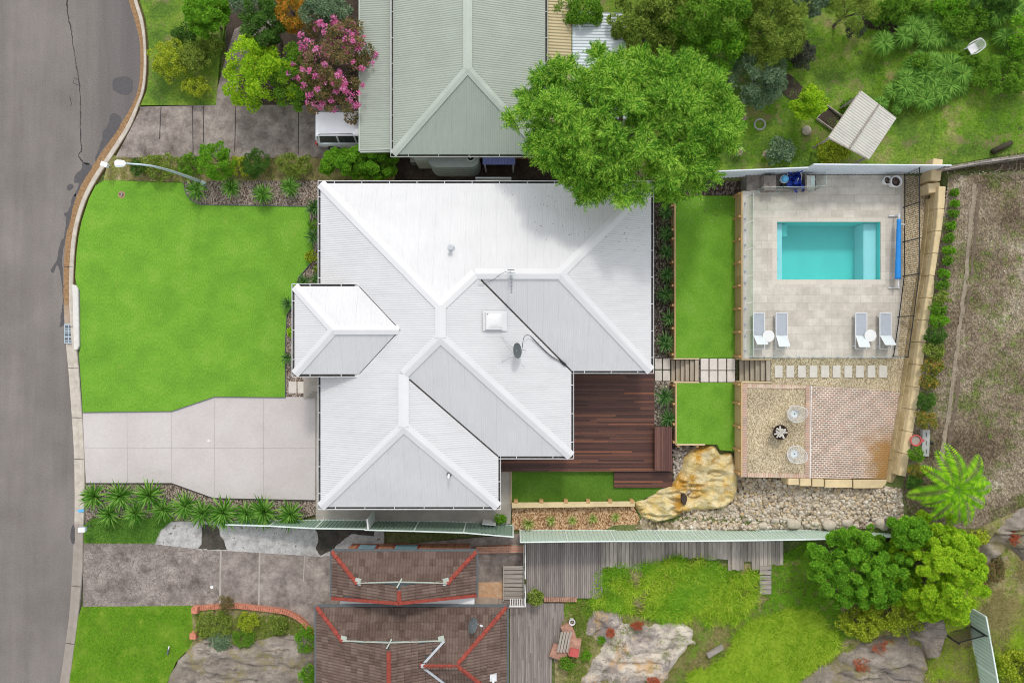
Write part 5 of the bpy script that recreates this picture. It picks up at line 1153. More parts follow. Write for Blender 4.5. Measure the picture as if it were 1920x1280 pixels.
MB().beam((a.x, a.y, 1.0), (b.x, b.y, 1.0), .05, 1.7).build('gate_panel', M['fence_rail'], gt); MB().beam((a.x, a.y, 1.88), (b.x, b.y, 1.88), .08, .07).build('frame', M['white'], gt); MB().box((b.x, b.y, .95), (.08, .08, 1.9)).build('post', M['white'], gt)
tag(MB().beam(P(905, 978, .5), P(930, 980, .5), .06, .9).build('steel_sheet', M['white']), 'short white panel leaning on the green fence near a small shrub', 'panel')
px_fence([(1332, 333), (1496, 326.5)], [(1318, 321), (1493, 314)], [1.4, 1.75], 'grey blue steel fence run behind the equipment corner near the big tree', M['fence_grey'], M['fence_grey'], group='steel boundary fences')
px_fence([(1496, 326), (1600, 326), (1743, 326)], [(1503, 308), (1612, 309), (1768, 310)], [1.78, 1.78, 1.78], 'long grey blue steel fence run along the top of the pool terrace', M['fence_grey'], M['fence_grey'], group='steel boundary fences')
px_fence([(1811, 1134), (1818, 1170), (1826, 1220), (1836, 1290), (1846, 1350)], [(1849, 1158), (1858, 1196), (1866, 1244), (1878, 1310), (1889, 1372)], [PG(x_, y_).z for x_, y_ in ((1811, 1134), (1818, 1170), (1826, 1220), (1836, 1290), (1846, 1350))], 'green steel fence standing in the weeds at the bottom right corner', M['fence_green'], M['fence_rail'], mode='x', group='steel boundary fences')
# timber fence continuing the north boundary
tf = thing('fence', 'old grey timber fence running off the top of the steel fence to the right edge', 'fence', P(1850, 303, 2.7))
fp_ = [P(1771, 314, 3.4), P(1850, 300, 3.4), P(1925, 290, 3.4), P(2040, 272, 3.4)]
m = MB()
for a, b in zip(fp_, fp_[1:]):
    n_ = int((b - a).length / .13)
    for k in range(n_): p = a.lerp(b, (k + .5) / n_); m.box((p.x, p.y, 2.85 + random.uniform(-.03, .03)), (.11, .025, 1.2), math.atan2(b.y - a.y, b.x - a.x))
m.build('palings', M['old_plank'], tf)
m = MB()
for a, b in zip(fp_, fp_[1:]): m.beam(a + Vector((0, -.05, -.02)), b + Vector((0, -.05, -.02)), .12, .06); m.beam(a - Vector((0, .05, .8)), b - Vector((0, .05, .8)), .07, .06)
m.build('rail', M['old_plank_x'], tf)
# black tubular pool fence
pf = thing('fence', 'black tubular metal pool fence leaning along the right side of the pool terrace', 'fence', P(1694, 500, T2))
bp = [(1694, 325), (1694, 389), (1693.5, 454), (1693, 518), (1683.5, 594), (1673, 668)]; wp = [P(x, y, T2) for x, y in bp]; ft = T2 + 1.42
for i, (a, b) in enumerate(zip(wp, wp[1:])):
    m = MB(); n_ = int((b - a).length / .105)
    for k in range(n_ + 1): p = a.lerp(b, k / n_); m.box((p.x, p.y, T2 + .1 + (ft - T2 - .1) / 2), (.018, .018, ft - T2 - .12))
    m.beam((a.x, a.y, ft), (b.x, b.y, ft), .035, .04); m.beam((a.x, a.y, T2 + .12), (b.x, b.y, T2 + .12), .035, .04); m.build('panel', M['black_metal'], pf)
for a in wp: MB().box((a.x, a.y, T2 + .74), (.055, .055, 1.5)).build('post', M['black_metal'], pf)
# small black fence in the weeds bottom right
bf = thing('fence', 'short black tubular fence joining the green fence to the grey rock', 'fence', P(1795, 1180, 1.6)); a, b = PG(1768, 1186), PG(1818, 1172); m = MB(); n_ = 15
for k in range(n_ + 1): p = a.lerp(b, k / n_); m.box((p.x, p.y, p.z + .6), (.02, .02, 1.2))
for z in (.12, 1.18): m.beam(a + Vector((0, 0, z)), b + Vector((0, 0, z)), .04, .04)
m.build('panel', M['black_metal'], bf)
for p in (a, b): MB().box((p.x, p.y, p.z + .65), (.06, .06, 1.35)).build('post', M['black_metal'], bf)
# glass pool fence
gf = thing('glass_fence', 'frameless glass pool fence around the left and lower edges of the pool terrace', 'glass fence', P(1408, 671, T2))
def glassrun(a, b, n_, skip=()):
    a, b = P(*a, T2), P(*b, T2); d = (b - a) / n_; u = d.normalized()
    for k in range(n_):
        if k in skip: continue
        p, q = a + d * k + u * .03, a + d * (k + 1) - u * .03
        g_ = MB().beam((p.x, p.y, T2 + .65), (q.x, q.y, T2 + .65), .012, 1.15).build('glass_panel', M['glass'], gf)
        m = MB(); m.beam((p.x, p.y, T2 + 1.228), (q.x, q.y, T2 + 1.228), .012, .008); m.beam((p.x, p.y, T2 + .08), (p.x, p.y, T2 + 1.22), .008, .012); m.build('polished_edge', M['glass_edge'], g_)
        for t_ in (.2, .8): r = p.lerp(q, t_); m = MB(); m.box((r.x, r.y, T2 + .09), (.05, .05, .18)); m.box((r.x, r.y, T2 + .012), (.1, .1, .015)); m.build('spigot', M['steel'], gf, bevel=.006)
glassrun((1397, 371), (1397, 668), 6); glassrun((1397, 668.5), (1672, 668.5), 6); glassrun((1412, 361), (1528, 359), 3); glassrun((1529, 357), (1529, 330), 1)
# ------------------------------------------------------------------ pool things
rl = thing('pool_cover_roller', 'blue pool blanket rolled on a white roller beside the black fence', 'pool roller', P(1685, 470, T2)); a, b = P(1685.5, 411, T2 + .45), P(1684.5, 523, T2 + .45)
m = MB(); rr = [.10 + .05 * k / 24 + .006 * math.sin(k * 1.9) for k in range(25)]; m.tube([a.lerp(b, k / 24) + Vector((-.03 * k / 24, 0, 0)) for k in range(25)], rr, 16); m.build('blanket_roll', M['blue'], rl, smooth=True)
d_ = (b - a).normalized(); MB().tube([a - d_ * .3, b + d_ * .4], .04, 10).build('axle', M['white_metal'], rl)
for p in (a - d_ * .24, b + d_ * .42): m = MB(); m.box((p.x, p.y, T2 + .06), (.62, .06, .05)); m.box((p.x, p.y, T2 + .26), (.06, .06, .4)); m.build('stand', M['white_metal'], rl)
MB().beam(P(1688, 420, T2 + .4), P(1697, 421, T2 + .4), .05, .05).build('handle', M['white_metal'], rl)
def lounger(name_label, px, tilt, ang):
    t = thing('sun_lounger', name_label, 'sun lounger', P(px, 622, T2), 'white sun loungers on the pool terrace')
    o = P(px, 622, T2); W_, L_ = .58, 1.86; sh = .30
    y1 = o.y + .97; y0 = y1 - L_; yh = y1 - 1.16
    m = MB()
    for s_ in (-1, 1): m.beam((o.x + s_ * W_ / 2, y1, T2 + sh), (o.x + s_ * W_ / 2, y0, T2 + sh), .045, .06)
    m.beam((o.x - W_ / 2, y0, T2 + sh), (o.x + W_ / 2, y0, T2 + sh), .045, .05); m.beam((o.x - W_ / 2, y1, T2 + sh), (o.x + W_ / 2, y1, T2 + sh), .045, .05); m.build('frame', M['white_metal'], t)
    for s_ in (-1, 1):
        for y in (y0 + .15, y1 - .15): MB().box((o.x + s_ * W_ / 2, y, T2 + sh / 2), (.045, .05, sh)).build('leg', M['white_metal'], t)
    m = MB(); nn = 8; v = []
    for j in range(nn + 1):
        yy = y1 - .02 + (yh - y1 + .02) * j / nn
        for i in range(5): xx = o.x + (W_ - .05) * (i / 4 - .5); v.append((xx, yy, T2 + sh + .01 - .025 * math.sin(math.pi * i / 4) * math.sin(math.pi * j / nn)))
    n1 = len(v); v += [(x, y, z - .012) for x, y, z in v]; f = [(j * 5 + i, (j + 1) * 5 + i, (j + 1) * 5 + i + 1, j * 5 + i + 1) for j in range(nn) for i in range(4)]
    m.add(v, f + [tuple(q + n1 for q in g_[::-1]) for g_ in f]); m.build('seat_sling', M['sling'], t, smooth=True)
    bl = .70; by, bz = yh - bl * math.cos(tilt), T2 + sh + .01 + bl * math.sin(tilt)
    m = MB(); w2 = (W_ - .05) / 2; v = []
    for j in range(7):
        t_ = j / 6; 
        for i in range(5): v.append((o.x + w2 * (i / 2 - 1), yh + (by - yh) * t_, T2 + sh + .012 + (bz - T2 - sh) * t_ - .03 * math.sin(math.pi * i / 4)))
    n1 = len(v); v += [(x, y - .01, z - .012) for x, y, z in v]; f = [(j * 5 + i, (j + 1) * 5 + i, (j + 1) * 5 + i + 1, j * 5 + i + 1) for j in range(6) for i in range(4)]
    m.add(v, f + [tuple(q + n1 for q in g_[::-1]) for g_ in f]); br_ = m.build('backrest', M['sling_white'], t, smooth=True)
    m = MB()
    for s_ in (-1, 1): m.beam((o.x + s_ * (w2 + .01), yh, T2 + sh + .01), (o.x + s_ * (w2 + .01), by, bz), .03, .03)
    m.beam((o.x - w2, by, bz), (o.x + w2, by, bz), .03, .03); m.build('backrest_frame', M['white_metal'], br_)
    m = MB()
    for s_ in (-1, 1): m.beam((o.x + s_ * .12, (yh + by) / 2, (T2 + sh + bz) / 2 - .02), (o.x + s_ * .12, y0 + .1, T2 + sh), .02, .02)
    m.build('prop', M['white_metal'], t)
lounger('leftmost sun lounger, against the glass fence on the pool terrace', 1419, .85, 0)
lounger('second sun lounger from the left, right of the left round table', 1461, .62, 0)
lounger('third sun lounger from the left, left of the right round table', 1609, .55, 0)
lounger('rightmost sun lounger, beside the black fence', 1654, .80, 0)
def rtable(px, py, label):
    t = thing('side_table', label, 'side table', P(px, py, T2), 'round white side tables'); q = P(px, py, T2 + .42)
    MB().lathe((q.x, q.y, T2 + .40), [(.30, 0), (.31, .01), (.31, .03), (.30, .035)], 32).build('table_top', M['white'], t, smooth=False)
    m = MB(); m.lathe((q.x, q.y, T2), [(.16, 0), (.15, .02), (.04, .04), (.035, .4)], 20); m.build('pedestal', M['white'], t)
rtable(1441, 630, 'round white side table between the two left loungers'); rtable(1632, 629, 'round white side table between the two right loungers')
def pot(px, py, r, h, label):
    t = thing('planter', label, 'planter', P(px, py, T2), 'white round planters'); q = P(px, py, T2 + h)
    m = MB(); m.lathe((q.x, q.y, T2), [(r * .62, 0), (r * .9, h * .5), (r, h - .03), (r, h), (r * .84, h), (r * .8, h - .12)], 28, capt=False); m.build('pot', M['white'], t, smooth=False)
    MB().lathe((q.x, q.y, T2 + h - .14), [(r * .82, 0), (r * .82, .02)], 24).build('soil', M['dark_mulch'], t); return q
pot(1665, 338, .22, .42, 'smaller white round planter at the top right of the terrace'); pot(1681, 340, .30, .5, 'larger white round planter next to the black fence')
# equipment corner
wl = thing('equipment_screen', 'low grey rendered wall enclosing the pool pump corner', 'wall', P(1490, 345, T2))
for x0, x1, y0, y1, z in ((1432, 1455, 329, 357, .5), (1455, 1512, 354, 357, .32), (1510, 1513, 327, 357, .5)):
    a, b = P(x0, y1, T2 + z), P(x1, y0, T2 + z); MB().box(((a.x + b.x) / 2, (a.y + b.y) / 2, T2 + z / 2), (b.x - a.x, b.y - a.y, z)).build('wall_section', M['old_concrete'], wl)
q = P(1493, 338, T2 + .4); cb_ = tag(NB().inst([(-1, 0, 0), (0, -.7, .1), (1, 0, 0), (0, .7, .12)], [(0, 1, 2, 3)], np.array(q) + RNG.normal(size=(70, 3)) * [.17, .24, .1], frames(unit(70), unit(70)), RNG.uniform(.1, .24, 70)).build('tarpaulin', M['blue_dark']), 'crumpled royal blue tarpaulin beside the pool pump', 'tarpaulin')
tk2 = thing('chlorinator', 'light blue round pool canister in the pump corner', 'pool canister', P(1474, 335, T2)); q = P(1474, 334, T2 + .5)
MB().lathe((q.x, q.y, T2), [(.16, 0), (.18, .1), (.18, .42), (.14, .5), (.06, .52)], 20).build('canister', M['blue_light'], tk2, smooth=True); MB().lathe((q.x, q.y, T2 + .2), [(.22, 0), (.22, .1)], 20).build('collar', M['white'], tk2)
pm = thing('pool_pump', 'dark pool pump with white pipes in the equipment corner', 'pump', P(1482, 350, T2)); q = P(1480, 349, T2)
MB().tube([q + Vector((-.5, -.05, .18)), q + Vector((.1, -.05, .18))], .13, 14).build('motor', M['black_metal'], pm); MB().lathe(q + Vector((.2, 0, 0)), [(.12, 0), (.13, .3), (.08, .36)], 16).build('filter_basket', M['dark_grey'], pm)
m = MB(); m.tube([q + Vector((.3, -.1, .2)), q + Vector((.5, 0, .25)), q + Vector((.5, .5, .35)), q + Vector((.35, .6, .5))], .03, 8); m.tube([q + Vector((-.6, .25, .15)), q + Vector((-.2, .25, .15)), q + Vector((-.2, .6, .3))], .03, 8); m.tube([q + Vector((.2, 0, .36)), q + Vector((.25, .3, .55))], .03, 8); m.build('pipes', M['white'], pm)
lid = thing('filter_cabinet', 'grey cabinet with a pale green glass lid right of the pump corner', 'cabinet', P(1521, 340, T2)); a, b = P(1513, 355, T2 + .5), P(1528, 329, T2 + .5)
MB().box(((a.x + b.x) / 2, (a.y + b.y) / 2, T2 + .24), (b.x - a.x, b.y - a.y, .48)).build('cabinet_body', M['wallconc'], lid); a, b = P(1520, 347, T2 + .5), P(1528, 330, T2 + .5); MB().box(((a.x + b.x) / 2, (a.y + b.y) / 2, T2 + .49), (b.x - a.x, b.y - a.y, .02)).build('lid', M['glass_edge'], lid)
# fire pit and egg chairs
fpq = P(1456, 808, T2); fpt = thing('fire_pit', 'round rusty fire bowl piled with bleached logs on the gravel', 'fire pit', fpq)
m = MB(); m.lathe((fpq.x, fpq.y, T2 + .28), [(.08, 0), (.24, .03), (.36, .12), (.40, .24), (.385, .24), (.34, .13), (.2, .06), (.02, .05)], 30, capt=False); m.build('bowl', M['rust'], fpt, smooth=True)
for k in range(3): an_ = 2 * math.pi * k / 3 + .4; MB().tube([fpq + Vector((math.cos(an_) * .3, math.sin(an_) * .3, 0)), fpq + Vector((math.cos(an_) * .2, math.sin(an_) * .2, .34))], .018, 6).build('leg', M['black_metal'], fpt)
for k in range(9):
    an_ = k * 2.4; l_ = .26; c_ = fpq + Vector((.08 * math.cos(an_ * 1.7), .08 * math.sin(an_ * 1.7), .52 + .03 * (k % 4))); d_ = Vector((math.cos(an_), math.sin(an_), random.uniform(-.5, .5)))
    lg = MB().tube([c_ - d_ * l_, c_ + d_ * l_], [.05, .042], 7); tag(lg.build('log', M['firewood']), None); bpy.data.objects[-1] if False else None
for o in [o for o in bpy.data.objects if o.name.startswith('log')]:
    o.parent = fpt; o.location = ORG[o.name] - ORG[fpt.name]
def eggchair(px, py, face, label):
    q = P(px, py, T2); t = thing('egg_chair', label, 'chair', q, 'white wire egg chairs')
    m = MB(); f_ = Vector((math.cos(face), math.sin(face), 0)); s_ = Vector((-f_.y, f_.x, 0)); c0 = q + Vector((0, 0, .36)); ribs = 44
    rim = []
    def pt_(th, r):      # r 0 centre of seat .. 1 rim ; longer and higher at the back
        a_ = math.cos(th); b_ = math.sin(th); ln = .40 if a_ > 0 else .50; hgt_ = .16 + (.36 * (-a_) if a_ < 0 else -.04 * a_) + .07 * abs(b_)
        tap = 1.12 - .22 * max(0, -a_); return c0 + f_ * (a_ * ln * r + (.06)) + s_ * (b_ * .40 * r * tap) + Vector((0, 0, hgt_ * r ** 2.2))
    for k in range(ribs): th = 2 * math.pi * k / ribs; m.tube([pt_(th, r) for r in (.08, .35, .6, .8, 1)], .0065, 4, cap=False)
    for r in (.08, .25, .4, .55, .68, .8, .9): m.tube([pt_(2 * math.pi * k / 30, r) for k in range(31)], .0055, 4, cap=False)
    bk = m.build('wire_shell', M['white_metal'], t)
    MB().tube([pt_(2 * math.pi * k / 36, 1) for k in range(37)], .016, 6, cap=False).build('rim', M['white_metal'], t)
    MB().lathe(c0 + f_ * .06, [(.19, .025), (.20, .05), (.05, .03)], 26).build('seat_pad', M['sling_white'], t)
    MB().lathe(c0 + f_ * .06, [(.03, .035), (.03, .06)], 10).build('button', M['dark_grey'], t)
    for a_, b_ in ((1, 1), (1, -1), (-1, 1), (-1, -1)): MB().tube([c0 + f_ * (.06 + .1 * a_) + s_ * .1 * b_ + Vector((0, 0, .0)), q + f_ * (.06 + .26 * a_) + s_ * .24 * b_], .012, 6).build('leg', M['white_metal'], t)
eggchair(1486, 773, math.radians(200), 'upper white wire egg chair by the fire bowl'); eggchair(1485.5, 849, math.radians(155), 'lower white wire egg chair by the fire bowl')
# ------------------------------------------------------------------ front street things
lp_ = thing('street_lamp', 'pale blue grey curved street lamp leaning out over the kerb by the lawn', 'street lamp', P(383, 345, .08))
pts = [P(382, 344, .05), P(372, 339, .7), P(345, 329, 2.2), P(318, 320, 3.7), P(300, 315, 4.7), P(283, 311, 5.3), P(262, 308.5, 5.7), P(234, 306.5, 5.9)]; pp_ = opencurve(pts, 4); n_ = len(pp_)
MB().tube(pp_, [.085 - .05 * i / n_ for i in range(n_)], 12).build('pole', M['pole'], lp_, smooth=True)
MB().tube([P(383, 345, .05), P(381, 343.5, .5)], .14, 12).build('base', M['pole'], lp_)
a, b = P(236, 307, 5.9), P(216, 307, 5.9); m = MB(); c_ = (a + b) / 2; prof = [(0, .02, .02), (.1, .12, .06), (.45, .165, .09), (.8, .17, .09), (1, .14, .06)]; v = []
for t_, w_, h_ in prof:
    p = a.lerp(b, t_); v += [p + Vector((0, y * w_, z * h_)) for y, z in ((-1, -.3), (-1, .4), (-.6, 1), (.6, 1), (1, .4), (1, -.3))]
m.add([tuple(x) for x in v], [(i * 6 + k, i * 6 + (k + 1) % 6, (i + 1) * 6 + (k + 1) % 6, (i + 1) * 6 + k) for i in range(4) for k in range(6)] + [tuple(range(6))[::-1], tuple(range(24, 30))]); hd = m.build('lamp_head', M['lamp_white'], lp_)
MB().box(c_ + Vector((-.06, 0, -.035)), (.3, .22, .03)).build('lens', M['glass_blue'], hd)
def mailbox(px, py, bx, by, hh_, rz, label, mat='pole'):
    t = thing('letterbox', label, 'letterbox', P(bx, by, .1)); q = P(px, py, hh_); b_ = P(bx, by, .1)
    MB().tube([b_, q - Vector((0, 0, .1))], .03, 8).build('post', M['dark_grey'], t)
    m = MB(); m.box(q, (.40, .26, .22), rz); bb = m.build('box', M[mat], t, bevel=.04); MB().box(q + Vector((0, 0, .115)), (.36, .24, .02), rz).build('lid', M['lamp_white'], bb); MB().box(q + Vector((-.19 * math.cos(rz), -.19 * math.sin(rz), .03)), (.03, .2, .03), rz).build('slot', M['black_metal'], bb)
mailbox(155, 992, 172, 983, 1.0, 0.0, 'silver letterbox on a thin dark post where the grass verge meets the kerb')
mailbox(197, 309, 206, 313, .9, -.35, 'pale letterbox at the kerb beside the neighbour\'s driveway', 'white')
tag(MB().box(P(152, 957, .15), (.34, .14, .04), .1).build('kerb_marker', M['blue_light']), 'small pale blue marker plate on the kerb by the first yucca', 'marker')
mc = thing('manhole_cover', 'small round brown pit cover sunk in the front lawn', 'pit cover', P(228, 365, .12)); MB().lathe(P(228, 365, .12), [(.19, 0), (.19, .012), (.13, .014), (.13, .004)], 20, capt=False).build('ring', M['terracotta'], mc); MB().lathe(P(228, 365, .12), [(.125, 0), (.12, .01)], 20).build('lid', M['mulch'], mc)
tag(MB().lathe(P(391, 826, .11), [(.07, 0), (.07, .01)], 18).build('surface_drain', M['white']), 'tiny white round cap set in the smooth pinkish driveway', 'drain cap')
tag(MB().lathe(P(397, 1100, .09), [(.09, 0), (.09, .012)], 18).build('surface_drain', M['white']), 'tiny white round cap set in the dark stamped driveway', 'drain cap')
sk_ = thing('sprinkler', 'small green and white sprinkler lying on the lower neighbour lawn', 'sprinkler', P(315, 1219, .1)); MB().tube([P(314, 1226, .16), P(316, 1214, .16)], .05, 8).build('body', M['dark_grey'], sk_); MB().tube([P(316, 1216, .2), P(317, 1211, .2)], .035, 8).build('nozzle', M['white'], sk_)
# red brick edging bottom left
be = thing('brick_edging', 'curved red brick garden edging above the rocky garden bed', 'brick edging', P(480, 1140, .1)); m = MB()
cur = opencurve([(362, 1141, 0), (400, 1138, 0), (440, 1136, 0), (480, 1140, 0), (515, 1144, 0), (540, 1149, 0), (565, 1163, 0), (580, 1180, 0), (592, 1190, 0)], 12); cw = resample([P(p.x, p.y, .25) for p in cur], .12)
for i in range(len(cw) - 1):
    a, b = cw[i], cw[i + 1]; an_ = math.atan2(b.y - a.y, b.x - a.x)
    m.box(((a.x + b.x) / 2, (a.y + b.y) / 2, .17 + random.uniform(-.01, .01)), (.10, .24, .2), an_)
m.build('bricks', M['red_block'], be)
for px, py, lb in ((367, 1142, 'square red brick pier at the corner of the lower lawn'), (364, 1190, 'small red brick pier beside the rock and the lower lawn')): tag(MB().box(P(px, py, .3), (.34, .34, .4)).build('brick_pier', M['red_block'], bevel=.02), lb, 'brick pier')
tag(MB().prism(Pn([(545, 1262), (592, 1262), (592, 1290), (528, 1290)], .3), .1, .3).build('brick_slab', M['red_brick']), 'light red brick slab at the bottom edge beside the tiled house', 'brick slab')
# ------------------------------------------------------------------ car under the carport
car = thing('parked_car', 'silver and white station wagon parked nose in under the carport', 'car', P(672, 240, .1)); cz0 = .1
x0 = P(592, 240, .9).x; cyc = (P(0, 207, 1.75).y + P(0, 262, 1.0).y) / 2 - .02; WD = .93
def sect(x, w_, z0, z1, r=.12): return [(x, -w_ + r, z0), (x, -w_, z0 + r), (x, -w_, (z0 + z1) / 2), (x, -w_ * .97, z1 - r), (x, -w_ * .93, z1), (x, w_ * .93, z1), (x, w_ * .97, z1 - r), (x, w_, (z0 + z1) / 2), (x, w_, z0 + r), (x, w_ - r, z0)]
def loft(secs): 
    m = MB(); n_ = len(secs[0]); v = [p for s_ in secs for p in s_]; f = [(i * n_ + k, i * n_ + (k + 1) % n_, (i + 1) * n_ + (k + 1) % n_, (i + 1) * n_ + k) for i in range(len(secs) - 1) for k in range(n_)] + [tuple(range(n_))[::-1], tuple(range((len(secs) - 1) * n_, len(secs) * n_))]
    m.add(v, [g_[::-1] for g_ in f]); return m
def shift(m): m.v = [(p[0] + x0, p[1] + cyc, p[2] + cz0) for p in m.v]; return m
shift(loft([sect(0, .78, .40, .80), sect(.08, .88, .32, .95), sect(.5, .93, .28, 1.0), sect(1.6, .94, .26, 1.0), sect(3.2, .94, .26, .98), sect(4.1, .92, .28, .90), sect(4.55, .84, .32, .80), sect(4.7, .70, .40, .68)])).build('body', M['car'], car, smooth=True)
def gh(x, w_, z): return [(x, -w_, z), (x, w_, z)]
m = MB(); m.add([(.10, -.84, .98), (.10, .84, .98), (3.35, .84, .98), (3.35, -.84, .98), (.32, -.66, 1.60), (.32, .66, 1.60), (2.45, .66, 1.60), (2.45, -.66, 1.60)], [(0, 4, 5, 1), (1, 5, 6, 2), (2, 6, 7, 3), (3, 7, 4, 0), (4, 7, 6, 5)]); shift(m).build('windows', M['glass_dark'], car)
m = MB(); m.add([(.22, -.67, 1.60), (.22, .67, 1.60), (2.5, .66, 1.60), (2.5, -.66, 1.60), (.34, -.6, 1.66), (.34, .6, 1.66), (2.3, .58, 1.66), (2.3, -.58, 1.66)], [(0, 4, 5, 1), (1, 5, 6, 2), (2, 6, 7, 3), (3, 7, 4, 0), (4, 7, 6, 5), (0, 1, 2, 3)]); rf = shift(m).build('roof', M['car_roof'], car, bevel=.015)
for s_ in (-1, 1): m = MB(); m.tube([(.4, s_ * .60, 1.66), (.5, s_ * .60, 1.72), (2.1, s_ * .58, 1.72), (2.2, s_ * .58, 1.66)], .018, 6); shift(m).build('roof_rail', M['black_metal'], rf)
m = MB()
for s_ in (-1, 1):
    for xa, xb, xc, xd in ((.12, .30, .42, .34), (1.25, 1.35, 1.38, 1.28), (2.2, 2.3, 2.3, 2.2), (3.2, 3.34, 2.5, 2.38)): m.add([(xa, s_ * .845, .98), (xb, s_ * .845, .98), (xc, s_ * .665, 1.61), (xd, s_ * .665, 1.61)], [(0, 1, 2, 3)])
shift(m).build('pillars', M['car'], car)
for s_ in (-1, 1): shift(MB().box((.07, s_ * .78, .82), (.12, .22, .26))).build('tail_light', M['tail'], car, bevel=.02); shift(MB().box((4.55, s_ * .66, .66), (.2, .3, .14))).build('headlight', M['glass_blue'], car, bevel=.02)
shift(MB().box((-.03, 0, .45), (.14, 1.6, .2))).build('bumper', M['car'], car, bevel=.03); shift(MB().box((-.015, 0, .66), (.03, .5, .12))).build('number_plate', M['white'], car)
for x in (.85, 3.75):
    for s_ in (-1, 1):
        m = MB(); m.tube([(x, s_ * .74, .34), (x, s_ * .95, .34)], .34, 24); wh = shift(m).build('wheel', M['tyre'], car); m = MB(); m.tube([(x, s_ * .94, .34), (x, s_ * .965, .34)], .2, 20); shift(m).build('rim', M['steel'], wh)
for s_ in (-1, 1): shift(MB().box((2.95, s_ * 1.0, 1.05), (.12, .2, .14))).build('wing_mirror', M['car'], car, bevel=.03)
# ------------------------------------------------------------------ north east yard things
ch = thing('garden_chair', 'white plastic armchair alone on the grass among the strap leaved clumps', 'chair', PG(1814, 98)); q = PG(1814, 98); rz = math.radians(212)
R3 = Matrix.Rotation(rz, 3, 'Z'); T_ = lambda p: tuple(R3 @ Vector(p) + q)
def lm(m): m.v = [T_(p) for p in m.v]; return m
m = MB(); m.box((0, 0, .42), (.46, .44, .03)); lm(m).build('seat', M['white'], ch, bevel=.01)
for x in (-.2, .2):
    for y in (-.19, .19): m = MB(); m.beam((x * .95, y * .95, .42), (x * 1.15, y * 1.2, 0), .045, .045); lm(m).build('leg', M['white'], ch)
m = MB(); arc = [(-.24 - .12 * math.cos(a_) * 0 - .14 * math.cos(a_), .27 * math.sin(a_), .80 - .0 * a_) for a_ in [math.radians(x) for x in range(-70, 71, 10)]]
m.tube(arc, .02, 6); m2_ = [(.2, -.29, .64), (0, -.29, .66), (-.2, -.27, .72)] ; m.tube([(.2, -.29, .64), (0, -.30, .66), arc[0]], .025, 6); m.tube([(.2, .29, .64), (0, .30, .66), arc[-1]], .025, 6)
for k in range(1, 14, 2): p = arc[k]; m.beam(p, (-.22, p[1] * .75, .43), .035, .012)
for y in (-.29, .29): m.beam((.2, y, .64), (.2, y * .8, .42), .04, .03)
lm(m).build('backrest', M['white'], ch)
sh = thing('shelter', 'rotated garden shelter with a translucent ribbed roof on thin posts', 'shelter', PG(1617, 235)); shz = PG(1617, 235).z + 2.1
cor = [(1614, 171), (1680, 222), (1631, 297), (1555, 257)]; cw_ = [P(x, y, shz) for x, y in cor]; roofface([(p.x, p.y, shz + (.06 if i < 2 else -.04)) for i, p in enumerate(cw_)], M['poly'], sh, 'roof_sheet', .02)
m = MB()
for i in range(4): m.beam(cw_[i] - Vector((0, 0, .1)), cw_[(i + 1) % 4] - Vector((0, 0, .1)), .06, .09)
for t_ in (.2, .4, .6, .8): m.beam(cw_[0].lerp(cw_[3], t_) - Vector((0, 0, .1)), cw_[1].lerp(cw_[2], t_) - Vector((0, 0, .1)), .05, .07)
m.beam(cw_[0].lerp(cw_[1], .5) + Vector((0, 0, .05)), cw_[3].lerp(cw_[2], .5) + Vector((0, 0, .03)), .09, .04); m.build('rafters', M['old_plank'], sh)
for p in cw_: c_ = p.lerp(sum(cw_, Vector()) / 4, .08); MB().box((c_.x, c_.y, shz - 1.1), (.09, .09, 2.0)).build('post', M['old_plank'], sh)
gb = thing('raised_bed', 'weathered board edged soil bed left of the rotated shelter', 'garden bed frame', PG(1560, 225)); cb4 = [PG(1548, 200), PG(1578, 221), PG(1562, 248), PG(1529, 224)]; m = MB()
for i in range(4): m.beam(cb4[i] + Vector((0, 0, .1)), cb4[(i + 1) % 4] + Vector((0, 0, .1)), .04, .24)
m.build('boards', M['old_plank'], gb); MB().prism([(p.x, p.y) for p in cb4], cb4[0].z - .1, cb4[0].z + .12).build('soil', M['soil'], gb)
drape('soil_bed', PGp(smoothpoly([(1455, 150), (1478, 140), (1500, 160), (1515, 180), (1500, 190), (1478, 185), (1463, 170)], 3)), M['soil'], .05, .3)
drape('soil_bed', PGp(smoothpoly([(1620, 20), (1660, 15), (1690, 60), (1680, 85), (1655, 60), (1620, 50)], 3)), M['soil'], .05, .3)
def ringtube(q, r, rad, z): return [q + Vector((math.cos(t) * r, math.sin(t) * r, z)) for t in [2 * math.pi * k / 20 for k in range(21)]]
q = PG(1424, 234); tag(MB().tube(ringtube(q, .28, .05, .05), .05, 8, cap=False).build('stone_ring', M['grey_box'], smooth=True), 'round grey ring lying in the grass near the big tree', 'ring')
q = PG(1511, 246); m = MB(); m.lathe(q, [(.2, 0), (.27, .1), (.2, .22), (.08, .26)], 10); tag(m.build('garden_rock', M['boulder'], smooth=True), 'single grey rock in the shade below the small leafy tree', 'rock')
m = MB()
lgp = PG(1876, 277); m.tube([lgp + Vector((-.5, -.25, .12)), lgp + Vector((0, 0, .14)), lgp + Vector((.45, .22, .12))], [.14, .15, .13], 10); tag(m.build('fallen_log', M['tree_dark'], smooth=True), 'charred dark log lying near the timber fence at the right edge', 'log')
